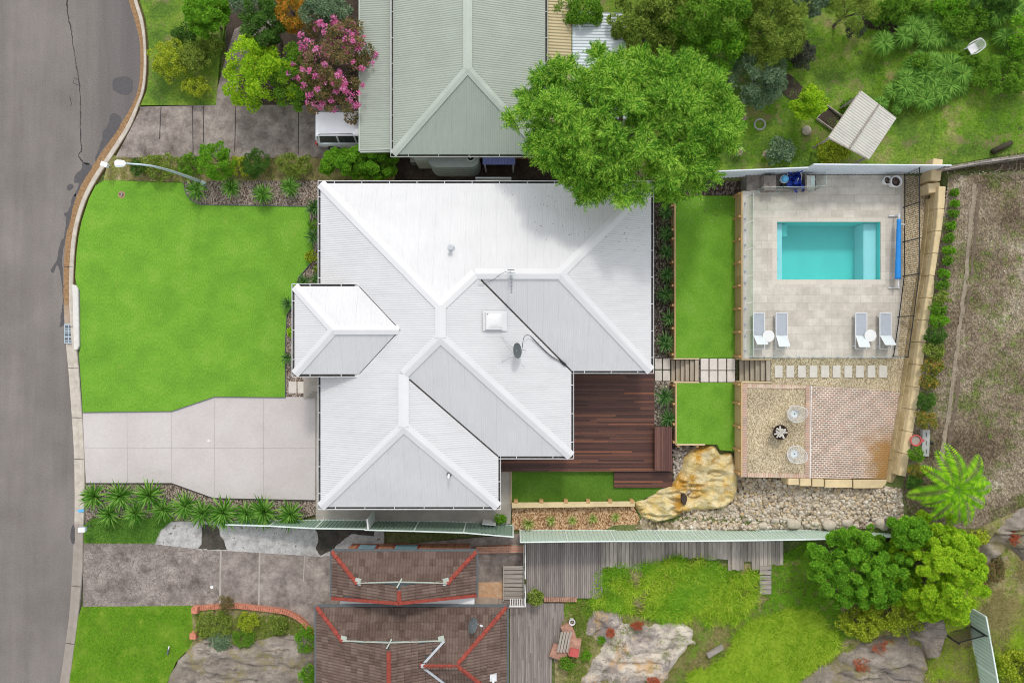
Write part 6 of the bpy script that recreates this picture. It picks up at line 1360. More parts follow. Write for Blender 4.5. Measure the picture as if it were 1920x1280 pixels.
# dead twig pile
m = MB()
for k in range(70):
    q = PG(random.uniform(1850, 1925), random.uniform(300, 335)); a_ = random.gauss(0, .5); l_ = random.uniform(.3, 1.1); m.tube([q + Vector((0, 0, .05 + .3 * random.random())), q + Vector((l_ * .5 * math.cos(a_), l_ * .5 * math.sin(a_), .1 + .3 * random.random())), q + Vector((l_ * math.cos(a_ + .4), l_ * math.sin(a_ + .4), .05 + .3 * random.random()))], [.014, .01, .006], 4)
tag(m.build('twig_pile', M['dead_wood']), 'tangled heap of grey dead twigs below the timber fence at the right', 'twig pile')
# pot, box and bin by the wall
q = PG(1712, 824); rp_t = thing('planter', 'red rimmed round pot with a succulent beside the sandstone wall', 'planter', q); MB().lathe(q, [(.2, 0), (.27, .22), (.30, .28), (.24, .28), (.22, .2)], 22, capt=False).build('pot', M['pot_red'], rp_t); MB().lathe(q, [(.23, .2), (.23, .21)], 18).build('soil', M['stones_grey'], rp_t); MB().box(q + Vector((.36, .0, .24)), (.14, .12, .04)).build('handle', M['pot_red'], rp_t)
q = PG(1731, 829); gb_ = thing('storage_box', 'long grey slotted box lying by the red rimmed pot', 'box', q); MB().box(q + Vector((0, 0, .12)), (.38, 1.35, .24), -.04).build('box_body', M['grey_box'], gb_, bevel=.01)
for dy in (-.42, .0, .42): MB().box(q + Vector((.02, dy, .245)), (.05, .22, .01), -.04).build('slot', M['dark_grey'], gb_)
MB().tube([q + Vector((.2, .05, .15)), q + Vector((.45, -.02, .12))], .06, 8).build('fitting', M['black_metal'], gb_)

# ------------------------------------------------------------------ south east decks and planks
od = thing('deck', 'weathered grey neighbour deck just below the pale green fence', 'deck', P(1056, 1065, 0)); deckboards(od, 987, 1008, 1130, 1121, .18, M['old_deck'], 'y', .11, .012, (5, 9)); a, b = P(988, 1120, .1), P(1129, 1009, .1); MB().box(((a.x + b.x) / 2, (a.y + b.y) / 2, .05), (b.x - a.x, b.y - a.y, .18)).build('subframe', M['black_metal'], od)
def cl(x, y):
    p = x * S + 960, 640 - y * S; return p[0] < 1062 - max(0, (p[1] - 1128)) * .2
od2 = thing('deck', 'lower weathered grey deck running down beside the tiled house', 'deck', P(1005, 1200, 0)); deckboards(od2, 956, 1130, 1066, 1360, .06, M['old_deck'], 'y', .11, .012, (1.2, 2.4), clip=cl)
a, b = P(957, 1355, 0), P(1030, 1131, 0); MB().box(((a.x + b.x) / 2, (a.y + b.y) / 2, -.03), (b.x - a.x, b.y - a.y, .1)).build('subframe', M['black_metal'], od2)
m = MB()
for k in range(15): m.box(P(1022 + k * 4.1, 1123, .16), (.1, .24, .12))
tag(m.build('brick_edging', M['terracotta']), 'short brick row between the upper and lower weathered decks', 'brick edging')
pk = thing('plank_walk', 'row of grey weathered planks laid side by side beneath the pale green fence', 'plank walk', P(1290, 1035, .2))
x = 1128; k = 0
ends = {1128: 1064, 1192: 1066, 1235: 1050, 1258: 1046, 1320: 1048, 1362: 1068, 1392: 1052, 1407: 1068, 1445: 1058}
m = MB()
while x < 1462:
    e_ = [v for a_, v in sorted(ends.items()) if a_ <= x][-1] + random.uniform(-2, 2); z = zfun(P(x, 1035, .3).x, -11) + .10 + random.uniform(-.02, .03); a, b = P(x, e_, z), P(x + 7.2, 1004, z); w_ = .20
    m.box(((a.x + b.x) / 2, (a.y + b.y) / 2, z), (w_, b.y - a.y, .07), random.uniform(-.01, .01)); x += 7.4
m.build('planks', M['old_plank'], pk)
st2 = thing('timber_steps', 'short flight of grey plank steps dropping from the plank walk into the grass', 'steps', PG(1435, 1087))
for k in range(6): q = PG(1435, 1064 + k * 9, .12); MB().box(q, (.62, .22, .07), random.uniform(-.03, .03)).build('tread', M['old_plank_x'], st2)
q = PG(1341, 1220, .12); tag(MB().box(q, (1.0, .28, .16), .55).build('old_sleeper', M['old_plank_x'], bevel=.02), 'single grey weathered sleeper lying in the weeds below the grass', 'sleeper')
# stacked slabs with old bench and white pot
for nm, px, py, z, dx, dy, dz_, rz, mt, lb in (('clay_slab', 1066, 1184, .28, .9, .62, .18, -1.2, 'terracotta', 'uppermost terracotta slab of the heap beside the lower deck'), ('clay_slab', 1048, 1222, .26, .9, .75, .18, -.35, 'terracotta', 'terracotta slab under the old grey bench on the lower deck'), ('clay_slab', 1077, 1212, .40, .62, .95, .2, -.15, 'terracotta', 'tallest terracotta slab of the heap beside the rocks')):
    tag(MB().box(P(px, py, z), (dx, dy, dz_), rz).build(nm, M[mt], bevel=.015), lb, 'slab', 'terracotta slabs beside the lower deck')
tag(MB().box(P(1076, 1223, .58), (.48, .42, .14), -.2).build('red_crate', M['pot_red'], bevel=.015), 'small red box on top of the terracotta slabs', 'box')
ob = thing('old_bench', 'old grey slatted bench top leaning on the terracotta slabs', 'bench', P(1057, 1205, .4))
for k in range(4): a, b = P(1046 + k * 5.5, 1222, .47), P(1054 + k * 5.5, 1184, .47); MB().beam(a, b, .12, .04).build('slat', M['old_plank'], ob)
q = P(1073, 1167, .5); wp_ = thing('planter', 'round white pot of soil above the terracotta slabs', 'planter', P(1073, 1167, .1)); MB().lathe((q.x, q.y, .1), [(.12, 0), (.17, .3), (.17, .36), (.13, .36), (.12, .28)], 20, capt=False).build('pot', M['white'], wp_); MB().lathe((q.x, q.y, .36), [(.13, 0), (.13, .01)], 16).build('soil', M['mulch'], wp_)
# ================================================================== ROCKS, STONES, PLANTS
def rock(name, cat, label, pts, h, mat, step=.14, bulge=.5, rough=.12, seed=0, base=None, sink=.25, crag=.0, steps_=.0, zo=None):
    """an outcrop with the photographed outline: a thick domed mass over the terrain"""
    W_ = PGp(pts) if zo is None else [P(a, b, zo) for a, b in pts]
    poly = [(p.x, p.y) for p in W_]; bm = bmesh.new(); V_ = [Vector((*p, 0)) for p in poly]; vs = [bm.verts.new(p) for p in V_]
    for t in tessellate_polygon([V_]):
        try: bm.faces.new([vs[i] for i in t])
        except ValueError: pass
    xs_ = [p[0] for p in poly]; ys_ = [p[1] for p in poly]
    for ax, lo, hi in ((0, min(xs_), max(xs_)), (1, min(ys_), max(ys_))):
        c = lo + step
        while c < hi - 1e-3:
            co = [0, 0, 0]; co[ax] = c; no = [0, 0, 0]; no[ax] = 1; bmesh.ops.bisect_plane(bm, geom=bm.verts[:] + bm.edges[:] + bm.faces[:], plane_co=co, plane_no=no); c += step
    A_ = np.array(poly); B_ = np.roll(A_, -1, 0); D_ = B_ - A_; LL = (D_ ** 2).sum(1)
    for v in bm.verts:
        p = np.array([v.co.x, v.co.y]); t = np.clip(((p - A_) * D_).sum(1) / LL, 0, 1); dist = np.sqrt((((A_ + D_ * t[:, None]) - p) ** 2).sum(1)).min()
        e = min(1, dist / bulge); e = e * (2 - e) if e < 1 else 1
        z0 = zfun(v.co.x, v.co.y) if base is None else base
        n1 = fbm(v.co.x * .8 + seed, v.co.y * .8, 5); ridge = abs(fbm(v.co.x * .5 + seed * 3, v.co.y * 1.1 + 4, 3))
        z = z0 - sink * (1 - e) + h * e * (.72 + .5 * n1) + rough * fbm(v.co.x * 3 + seed, v.co.y * 3, 4) * e - crag * max(0, .16 - ridge) * 4 * e
        if steps_: z = z0 + (z - z0) * .35 + .65 * (math.floor((z - z0) / steps_ + fbm(v.co.x * 2, v.co.y * 2, 2) * .6) * steps_) if e > .3 else z
        v.co.z = z
    be_ = [e_ for e_ in bm.edges if e_.is_boundary]; r = bmesh.ops.extrude_edge_only(bm, edges=be_)
    for v in [g_ for g_ in r['geom'] if isinstance(g_, bmesh.types.BMVert)]: v.co.z -= .7
    bmesh.ops.recalc_face_normals(bm, faces=bm.faces)
    if sum(q.normal.z for q in bm.faces if abs(q.normal.z) > .3) < 0: bmesh.ops.reverse_faces(bm, faces=bm.faces)
    cx = sum(xs_) / len(xs_); cy = sum(ys_) / len(ys_); z0 = zfun(cx, cy) if base is None else base
    for v in bm.verts: v.co -= Vector((cx, cy, z0))
    me = bpy.data.meshes.new(name); bm.to_mesh(me); bm.free(); me.materials.append(mat); me.polygons.foreach_set('use_smooth', [True] * len(me.polygons))
    return tag(link_mesh(name, me, None, (cx, cy, z0)), label, cat)
rock('sandstone_boulder', 'boulder', 'big yellow sandstone boulder with a dark hollow between the square lawn and the fence', wobble([(1188, 945), (1215, 932), (1240, 917), (1262, 911), (1267, 900), (1276, 885), (1284, 862), (1296, 845), (1316, 835), (1336, 834), (1346, 843), (1352, 850), (1372, 848), (1381, 856), (1385, 880), (1384, 925), (1378, 942), (1360, 955), (1335, 960), (1305, 962), (1280, 968), (1262, 980), (1235, 985), (1205, 975), (1196, 962)], 1.2, 5, 5), .75, M['sandstone'], .08, .35, .20, 6, sink=.1, crag=.55, zo=.6)
q = PG(1283, 936, .66); m = MB(); hole = [(q.x + .15 * math.cos(t) * (1 + .15 * math.sin(3 * t)), q.y + .30 * math.sin(t)) for t in [2 * math.pi * k / 24 for k in range(24)]]; m.prism(hole, q.z - .3, q.z + .02); ho = m.build('rock_hollow', M['soil']); tag(ho, 'dark oval soil pocket in the middle of the yellow boulder', 'hollow')
rock('rock_outcrop', 'rock', 'wide pale grey rock outcrop below the long grass near the lower deck', wobble([(1092, 1195), (1090, 1160), (1106, 1136), (1140, 1138), (1168, 1146), (1172, 1160), (1215, 1166), (1262, 1158), (1292, 1164), (1306, 1176), (1310, 1210), (1286, 1228), (1268, 1244), (1260, 1266), (1252, 1310), (1085, 1320), (1085, 1270), (1108, 1235), (1122, 1210), (1108, 1200)], 5.5, 6, 8), .40, M['grey_rock'], .17, .6, .2, 9, crag=.3)
rock('rock_outcrop', 'rock', 'dark weathered rock ledge with red succulents at the bottom right', wobble([(1490, 1272), (1530, 1248), (1575, 1222), (1620, 1202), (1665, 1188), (1700, 1190), (1730, 1210), (1742, 1240), (1738, 1290), (1730, 1340), (1480, 1340)], 5, 6, 12), .7, M['dark_rock'], .2, .5, .3, 13, crag=.4)
rock('rock_outcrop', 'rock', 'squarish grey rock between the two bright trees and the short black fence', wobble([(1698, 1190), (1712, 1160), (1738, 1145), (1758, 1140), (1772, 1165), (1778, 1185), (1752, 1225), (1735, 1235), (1722, 1205)], 1.5, 5, 17), .8, M['dark_rock'], .13, .3, .15, 14, crag=.3)
rock('rock_outcrop', 'rock', 'long lichen covered rock slab rising to the right edge below the tree fern', wobble([(1815, 1058), (1835, 1020), (1868, 985), (1905, 950), (1960, 920), (1990, 960), (1985, 1030), (1915, 1055), (1890, 1030), (1860, 1060), (1835, 1090), (1815, 1085)], 2.5, 6, 21), .6, M['dark_rock'], .2, .6, .25, 15, crag=.3)
rock('rock_outcrop', 'rock', 'flat stained grey rock in the garden bed beside the tiled house', wobble([(366, 1205), (388, 1192), (420, 1205), (470, 1205), (500, 1190), (560, 1185), (598, 1200), (600, 1340), (290, 1340), (320, 1270), (335, 1235)], 2, 6, 25), .42, M['dark_rock'], .16, .35, .16, 16, crag=.2, base=.12, sink=.05)
# icosphere stones
def ico(n_):
    bm = bmesh.new(); bmesh.ops.create_icosphere(bm, subdivisions=n_, radius=1); tv = np.array([v.co[:] for v in bm.verts]); tf = np.array([[v.index for v in f.verts] for f in bm.faces]); bm.free(); return tv, tf
IV, IF = ico(1); IV2, IF2 = ico(2)
def inpoly(x, y, poly):
    r = False; n = len(poly)
    for i in range(n):
        (ax, ay), (bx, by) = poly[i][:2], poly[(i + 1) % n][:2]
        if (ay > y) != (by > y) and x < (bx - ax) * (y - ay) / (by - ay) + ax: r = not r
    return r
def scatter_px(poly, n_, holes=()):
    xs_ = [p[0] for p in poly]; ys_ = [p[1] for p in poly]; out = []; tries = 0
    while len(out) < n_ and tries < n_ * 30:
        tries += 1; x, y = random.uniform(min(xs_), max(xs_)), random.uniform(min(ys_), max(ys_))
        if inpoly(x, y, poly) and not any(inpoly(x, y, h) for h in holes): out.append((x, y))
    return out
def stones(name, label, poly, n_, s0, s1, mat, holes=(), zf=None, flat=.6, lift=0):
    pp = scatter_px(poly, n_, holes); pos = np.array([tuple(PG(x, y, .0) if zf is None else P(x, y, zf)) for x, y in pp]); sz = RNG.uniform(0, 1, len(pos)) ** 2.2 * (s1 - s0) + s0
    pos[:, 2] += sz * .3 + lift; a = RNG.uniform(0, 2 * np.pi, len(pos)); d = np.stack([np.cos(a), np.sin(a), RNG.normal(0, .15, len(pos))], 1)
    fr = frames(d, np.tile([0, 0, 1.0], (len(pos), 1))); fr = np.stack([fr[:, 0], fr[:, 1], fr[:, 2]], 1)
    nb = NB(); tv = IV.copy(); k = RNG.uniform(.82, 1.18, len(tv)); tv = tv * k[:, None]
    nb.inst(tv, IF, pos, fr, np.stack([sz * RNG.uniform(.9, 1.3, len(sz)), sz * RNG.uniform(.7, 1, len(sz)), sz * flat * RNG.uniform(.7, 1.1, len(sz))], 1))
    return tag(nb.build(name, mat, smooth=True), label, 'stones' if label else None, None, 'stuff')
rockpoly = [(1268, 905), (1284, 862), (1316, 835), (1346, 843), (1381, 856), (1385, 920), (1378, 945), (1335, 960), (1280, 968), (1262, 980), (1235, 985), (1196, 962)]
stones('river_stones', 'loose cream river stones filling the bank below the terrace', [(1262, 990), (1262, 980), (1290, 962), (1340, 958), (1375, 945), (1395, 897), (1480, 898), (1600, 916), (1690, 917), (1692, 985), (1500, 990)], 3600, .05, .14, M['stones'])
stones('river_stones', 'grey stones between the deck bench and the yellow boulder', [(1262, 835), (1320, 835), (1296, 845), (1270, 895), (1262, 912)], 220, .06, .14, M['stones_grey'], zf=.05)
stones('river_stones', 'grey stones in the bed beside the red deck', [(1228, 717), (1260, 717), (1260, 798), (1228, 798)], 420, .03, .08, M['stones_grey'], zf=.03)
stones('river_stones', 'dark stones in the bed along the white house', [(1226, 430), (1261, 400), (1261, 671), (1226, 671)], 700, .02, .06, M['stones_grey'], zf=.03)
nb = [(1453, 975, .20), (1470, 972, .13), (1487, 982, .34), (1513, 984, .16), (1531, 981, .17), (1554, 983, .34), (1587, 980, .28), (1604, 985, .16), (1629, 985, .20), (1654, 981, .36), (1430, 984, .24), (1414, 979, .16), (1676, 985, .2)]
for i, (x, y, r) in enumerate(nb):
    q = PG(x, y, .0); o = NB().inst(IV2 * (1 + .12 * RNG.normal(size=(len(IV2), 1))), IF2, np.array([q + Vector((0, 0, r * .3))]), np.array([np.eye(3)]), np.array([[r * 1.15, r * .85, r * .6]])).build('fence_boulder', M['boulder'], smooth=True); tag(o, f'{ORD[i]} largest edging stone found along the fence foot' if False else f'edging stone number {i}' if False else ['pale edging stone left of centre at the fence foot', 'small edging stone in the pebbles just above its bigger neighbour', 'broad flat edging stone beside a small round one at the fence foot', 'small round edging stone between two bigger ones', 'medium edging stone left of the widest central one', 'wide edging stone in the middle of the fence row', 'oblong edging stone right of the wide middle one', 'little edging stone touching the fence near the right end', 'grey edging stone beside the broad right hand one', 'broadest edging stone before the trees at the right', 'pinkish block stone at the left start of the fence row', 'small stone above the pinkish block at the fence row start', 'last edging stone half under the bright tree'][i], 'boulder', 'large stones at the foot of the fence')
stones('leaf_litter', 'pale fallen leaves strewn over the dry slope', [(1775, 320), (1930, 300), (1930, 950), (1700, 950), (1720, 800), (1740, 640), (1760, 480)], 9000, .015, .06, M['litter'], flat=.25)
stones('rubble', 'small pale rubble on the rock beside the tiled house', [(400, 1215), (590, 1200), (590, 1285), (470, 1285)], 350, .02, .06, M['litter'])
stones('leaf_litter', 'fallen leaves over the weedy ground at the lower right', [(1750, 1060), (1930, 1000), (1930, 1290), (1760, 1290)], 1500, .015, .045, M['litter'], flat=.25)

# ------------------------------------------------------------------ foliage
LEAF = np.array([(0, 0, 0), (.45, .30, .06), (1, 0, 0), (.45, -.30, .06)]); LF = [(0, 3, 2, 1)]
NARROW = np.array([(0, 0, 0), (.4, .13, .04), (1, 0, -.06), (.4, -.13, .04)])
_s = []; _f = []
for i in range(9):                              # a feathery spray: leaflets either side of a bending stem
    t = i / 9; x = t; z = -.18 * t * t; ll = .40 * (1 - .6 * t) * (1 if i > 0 else .7)
    for sd_ in (-1, 1):
        b = len(_s); dx, dy = .80 * ll, sd_ * .62 * ll
        _s += [(x, 0, z), (x + dx * .5 + .018, dy * .5 - sd_ * .022, z + .015), (x + dx, dy, z - .05), (x + dx * .5 - .018, dy * .5 + sd_ * .022, z + .015)]; _f.append((b, b + 1, b + 2, b + 3) if sd_ > 0 else (b, b + 3, b + 2, b + 1))
b = len(_s); _s += [(0, .012, 0), (0, -.012, 0), (1.15, 0, -.24), (1.1, .03, -.2)]; _f.append((b, b + 1, b + 2, b + 3))
SPRAY = np.array(_s); SPF = np.array(_f)
_s = []; _f = []
for k in range(7):                              # a rosette tuft of broad leaves
    a = 2 * math.pi * k / 7 + .3 * (k % 2); el_ = .35 + .35 * (k % 3) / 2; d = np.array([math.cos(a) * math.cos(el_), math.sin(a) * math.cos(el_), math.sin(el_)]); s_ = np.array([-math.sin(a), math.cos(a), 0]); b = len(_s)
    _s += [d * .05, d * .5 + s_ * .2 + [0, 0, .02], d * 1.0 - [0, 0, .12], d * .5 - s_ * .2 + [0, 0, .02]]; _f.append((b, b + 3, b + 2, b + 1))
TUFT = np.array(_s); TUFT = TUFT[:, [2, 0, 1]]; TF = np.array(_f)      # grows along local x
def crown_points(c, R, n_, lobes, seed, low=-.35, inner=.25):
    """points through an uneven crown: returns positions and outward directions"""
    rg = np.random.default_rng(seed); d = rg.normal(size=(n_ * 2, 3)); d /= np.linalg.norm(d, axis=1, keepdims=True); d = d[d[:, 2] > low][:n_]
    lo = rg.normal(size=(lobes, 3)); lo[:, 2] = np.abs(lo[:, 2]) * .8; lo /= np.linalg.norm(lo, axis=1, keepdims=True); amp = rg.uniform(.15, .42, lobes)
    dots = d @ lo.T; rad = .70 + (amp[None] * np.clip((dots - .72) / .28, 0, 1) ** .8).max(1)
    u = rg.uniform(0, 1, len(d)); k = np.where(rg.uniform(0, 1, len(d)) < inner, .45 + .5 * u, .92 + .12 * u)
    return np.array(c) + d * (rad * k)[:, None] * np.array(R), d, rg
def foliage(c, R, mat, parent, n=1500, leaf=.14, kind='leaf', lobes=14, seed=1, per=5, spread=.22, name='crown', low=-.3, inner=.25, K=None, csz=1.0):
    """a crown made of many leafy clumps set at uneven depths, so that gaps and dark hollows show between them"""
    R = tuple(r_ * .99 for r_ in R); K = K or max(14, int(lobes * 4.2)); pos, d, rg = crown_points(c, R, K, lobes, seed, low, .18); K = len(pos); nb = NB(); pos = np.array(c) + (pos - np.array(c)) * rg.uniform(.82, 1.1, K)[:, None]
    tv, tf, sc = {'leaf': (LEAF, LF, leaf), 'narrow': (NARROW, LF, leaf), 'spray': (SPRAY, SPF, leaf), 'tuft': (TUFT, TF, leaf)}[kind]
    Rm = (R[0] * R[1]) ** .5; rc = Rm * math.sqrt(1.9 / K) * rg.uniform(.75, 1.3, K) * csz; N_ = n * per; idx = rg.choice(K, N_, p=rc ** 2 / (rc ** 2).sum())
    e = rg.normal(size=(N_, 3)); e /= np.linalg.norm(e, axis=1, keepdims=True); e[:, 2] = np.abs(e[:, 2]) * .9 - .15; e += d[idx] * .5; e /= np.linalg.norm(e, axis=1, keepdims=True)
    P_ = pos[idx] + e * (rc[idx] * rg.uniform(.35, 1.0, N_) ** .5)[:, None] * np.array([1, 1, .8]) - d[idx] * (rc[idx] * .5)[:, None]
    f_ = rg.uniform(0, 1, N_) < .12; P_[f_] = np.array(c) + (P_[f_] - np.array(c)) * rg.uniform(.5, .85, f_.sum())[:, None]; D_ = e
    if kind in ('leaf', 'narrow'): dd = D_ * .6 + rg.normal(size=D_.shape) * .7; dd[:, 2] -= .1; up = D_ * .7 + rg.normal(size=D_.shape) * .4 + np.array([0, 0, .8])
    elif kind == 'spray': dd = D_ * 1.0 + rg.normal(size=D_.shape) * .3; dd[:, 2] = dd[:, 2] * .45 + .05; up = np.array([0, 0, 1.0]) + rg.normal(size=D_.shape) * .25; P_ -= dd * sc * .4
    else: dd = D_ * .9 + rg.normal(size=D_.shape) * .3 + np.array([0, 0, .6]); up = rg.normal(size=D_.shape)
    nb.inst(tv, tf, P_, frames(dd, up), rg.uniform(.65, 1.25, len(P_)) * sc)
    return nb.build(name, mat, parent)
def trunk(parent, base, top, r, limbs, R, seed=0, name='trunk', mat=None):
    rg = random.Random(seed); m = MB(); base, top = Vector(base), Vector(top); mid = base.lerp(top, .45) + Vector((rg.uniform(-.15, .15), rg.uniform(-.15, .15), 0))
    m.tube([base - Vector((0, 0, .2)), mid, base.lerp(top, .75), top], [r, r * .75, r * .5, r * .2], 10)
    for k in range(limbs):
        a = 2 * math.pi * k / limbs + rg.uniform(-.3, .3); s_ = base.lerp(top, rg.uniform(.35, .7)); e = top + Vector((math.cos(a) * R[0] * .6, math.sin(a) * R[1] * .6, rg.uniform(-.2, .45) * R[2])); m.tube([s_, s_.lerp(e, .5) + Vector((0, 0, .15 * R[2])), e], [r * .45, r * .28, r * .08], 7)
    return m.build(name, mat or M['bark'], parent)
SEED = [100]
def plant(name, cat, label, px, py, rx, ry, h, mat, n=700, leaf=.13, kind='leaf', lobes=12, zg=None, group=None, per=5, tr=True, low=-.2, extra=None, spread=.16, inner=.25):
    """a shrub or tree whose crown covers the photographed spot; h = height of its top over the ground"""
    SEED[0] += 1
    g = 0
    for _ in range(3): q0 = P(px, py, g + h * .5); g = zfun(q0.x, q0.y) if zg is None else zg
    rz = min(h * .55, max(rx, ry) / S * .95); zc = g + h - rz; q = P(px, py, zc); kk = (1 - zc / H) / S; R = (rx * kk * 1.02, ry * kk * 1.02, rz)
    t = thing(name, label, cat, (q.x, q.y, g), group)
    foliage((q.x, q.y, zc), R, mat, t, n, leaf, kind, lobes, SEED[0], per, spread, low=low, inner=inner)
    if extra:
        for nm, mt, n2, lf, kd, fr in extra: foliage((q.x, q.y, zc + .10), tuple(r_ * fr for r_ in R), mt, t, n2, lf, kd, lobes, SEED[0] + 900, 2, .12, nm, low=.1, K=max(10, int(n2 / 26)), csz=.40)
    trunk(t, (q.x, q.y, g), (q.x, q.y, zc + rz * .2), max(.03, min(.35, h * .03)), 5, R, SEED[0], 'trunk' if tr else 'stem'); return t
# the big tree
bt = thing('tree', 'huge feathery bright green tree overhanging both the white and green roofs', 'tree', P(1165, 240, 5.2)); bt.location.z = 0; ORG[bt.name] = Vector(bt.location)
c0 = P(1173, 245, 5.4); k_ = (1 - 5.4 / H) / S; R0 = (206 * k_, 134 * k_, 2.8)
foliage(c0, R0, M['l_big'], bt, 5200, .56, 'spray', 34, 5, 2, .055, low=-.05, K=240, csz=.98)
trunk(bt, (c0.x, c0.y, 0), c0, .38, 11, R0, 4)
# left upper garden
T = plant
T('shrub', 'shrub', 'round mid green bush at the top left beside the garden path', 395, 32, 44, 42, 2.6, M['l_bright'], 900, .11, 'tuft', zg=.1)
T('shrub', 'shrub', 'olive bush touching the top edge right of the round green one', 468, 8, 36, 26, 2.8, M['l_grey'], 500, .16, 'narrow', zg=.1)
T('shrub', 'shrub', 'low dark open bush left of the garden path near the top', 345, 68, 26, 22, .9, M['l_dark'], 350, .10, zg=.1, tr=False)
T('shrub', 'shrub', 'small yellow green bush between the round bush and the double dome', 394, 88, 24, 20, 1.1, M['l_olive'], 500, .09, zg=.1)
T('shrub', 'shrub', 'larger dome shaped bush of the clipped pair in the neighbour lawn', 321, 119, 33, 38, 1.5, M['l_yellow'], 1200, .085, zg=.1, lobes=18)
T('shrub', 'shrub', 'darker dome shaped bush pressed against the larger clipped dome', 365, 112, 30, 30, 1.4, M['l_olive'], 900, .085, zg=.1, lobes=18)
T('shrub', 'shrub', 'small yellowish bush at the foot of the clipped domes', 369, 164, 26, 17, .9, M['l_yellow'], 600, .08, zg=.1)
T('tree', 'tree', 'bright lime green bushy tree between the path and the pink blossom tree', 493, 143, 72, 62, 3.6, M['l_lime'], 1700, .13, 'leaf', 22, zg=.1, per=6)
T('tree', 'tree', 'darker green tree pressed behind the lime green tree', 556, 148, 38, 58, 3.2, M['l_mid'], 1000, .12, zg=.1)
T('tree', 'tree', 'dark green tree at the top between the path and the orange tinted tree', 503, 48, 44, 50, 3.4, M['l_dark'], 1300, .12, zg=.1)
T('tree', 'tree', 'small orange tinted tree at the top edge', 553, 28, 34, 46, 3.4, M['l_orange'], 1000, .11, zg=.1)
T('tree', 'tree', 'grey green fine leaved tree at the top edge above the pink blossom', 612, 24, 52, 42, 3.9, M['l_grey'], 1500, .17, 'narrow', zg=.1)
T('tree', 'tree', 'pink flowering crepe myrtle overhanging the carport and the car', 636, 128, 70, 92, 4.3, M['l_bronze'], 2300, .115, 'leaf', 26, zg=.1, per=5, extra=[('blossom', M['l_pink'], 2600, .10, 'leaf', 1.05)])
T('shrub', 'shrub', 'large glossy bush hard against the white roof below the parked car', 634, 310, 34, 30, 2.2, M['l_bright'], 1000, .13, 'tuft', zg=.1)
T('shrub', 'shrub', 'wide glossy bush reaching from the carport edge into the alley', 700, 308, 46, 32, 2.4, M['l_bright'], 1200, .13, 'tuft', zg=.1)
T('hedge_shrub', 'shrub', 'tall square clipped bright bush in the hedge strip behind the lamp base', 408, 303, 34, 36, 1.9, M['l_bright'], 1300, .09, 'leaf', 18, zg=.08, per=6)
T('hedge_shrub', 'shrub', 'dark round bush in the hedge strip right of the square bright one', 483, 310, 24, 25, 1.2, M['l_dark'], 700, .085, zg=.08)
T('hedge_shrub', 'shrub', 'low yellow green bush squeezed between the square and dark hedge bushes', 450, 314, 18, 20, .8, M['l_yellow'], 350, .09, zg=.08, tr=False)
T('hedge_shrub', 'shrub', 'brownish olive bush in the hedge strip below the parked car', 553, 311, 32, 25, 1.0, M['l_olive'], 800, .075, zg=.08)
T('hedge_shrub', 'shrub', 'straggly variegated bush behind the curved lamp arm', 298, 312, 34, 26, .9, M['l_olive'], 700, .08, zg=.08)
T('hedge_shrub', 'shrub', 'dark low bush at the left end of the lamp arm', 262, 313, 16, 18, .8, M['l_dark'], 260, .09, zg=.08, tr=False)
T('hedge_shrub', 'shrub', 'dark green bush left of the square clipped one', 357, 312, 22, 22, .8, M['l_mid'], 400, .09, zg=.08, tr=False)
T('shrub', 'shrub', 'small bright leafy plant at the steel fence below the white roof', 938, 972, 11, 10, .6, M['l_bright'], 140, .09, zg=.1, tr=False)
# garden beside the white house
for px, py, r, mt, lb in ((592, 423, 13, 'l_mid', 'green leafy bush at the left wall under the upper roof edge'), (584, 480, 12, 'l_yellow', 'yellow green low bush in the narrow bed left of the house'), (546, 625, 8, 'l_lime', 'lime groundcover clump below the porch edge'), (597, 505, 9, 'l_olive', 'small olive bush just above the porch roof corner')):
    T('small_shrub', 'shrub', lb, px, py, r, r, .5, M[mt], 160, .08, zg=.1, tr=False)
# bed of the tiled house
for px, py, rx, ry, h, mt, n_, lb in ((400, 1170, 36, 26, .5, 'l_olive', 700, 'low tangled olive shrub behind the brick corner pier'), (425, 1128, 14, 16, .7, 'l_bronze', 220, 'reddish bronze plant leaning over the brick edging'), (415, 1200, 20, 20, .45, 'l_grey', 420, 'white flowering grey clump above the flat rock'), (465, 1165, 20, 20, .45, 'l_yellow', 420, 'yellow green mound left of the rounder one'), (524, 1170, 19, 18, .5, 'l_olive', 420, 'round clipped mound inside the curved brick edging'), (455, 1195, 26, 16, .4, 'l_mid', 380, 'mid green spreading plant at the upper rock edge'), (575, 1195, 18, 28, .8, 'l_bright', 420, 'bright leafy shrub touching the tiled roof edge'), (578, 1262, 16, 22, .8, 'l_bright', 360, 'bright leafy shrub by the light red brick slab')):
    T('garden_shrub', 'shrub', lb, px, py, rx, ry, h, M[mt], n_, .07, zg=.12, tr=False)
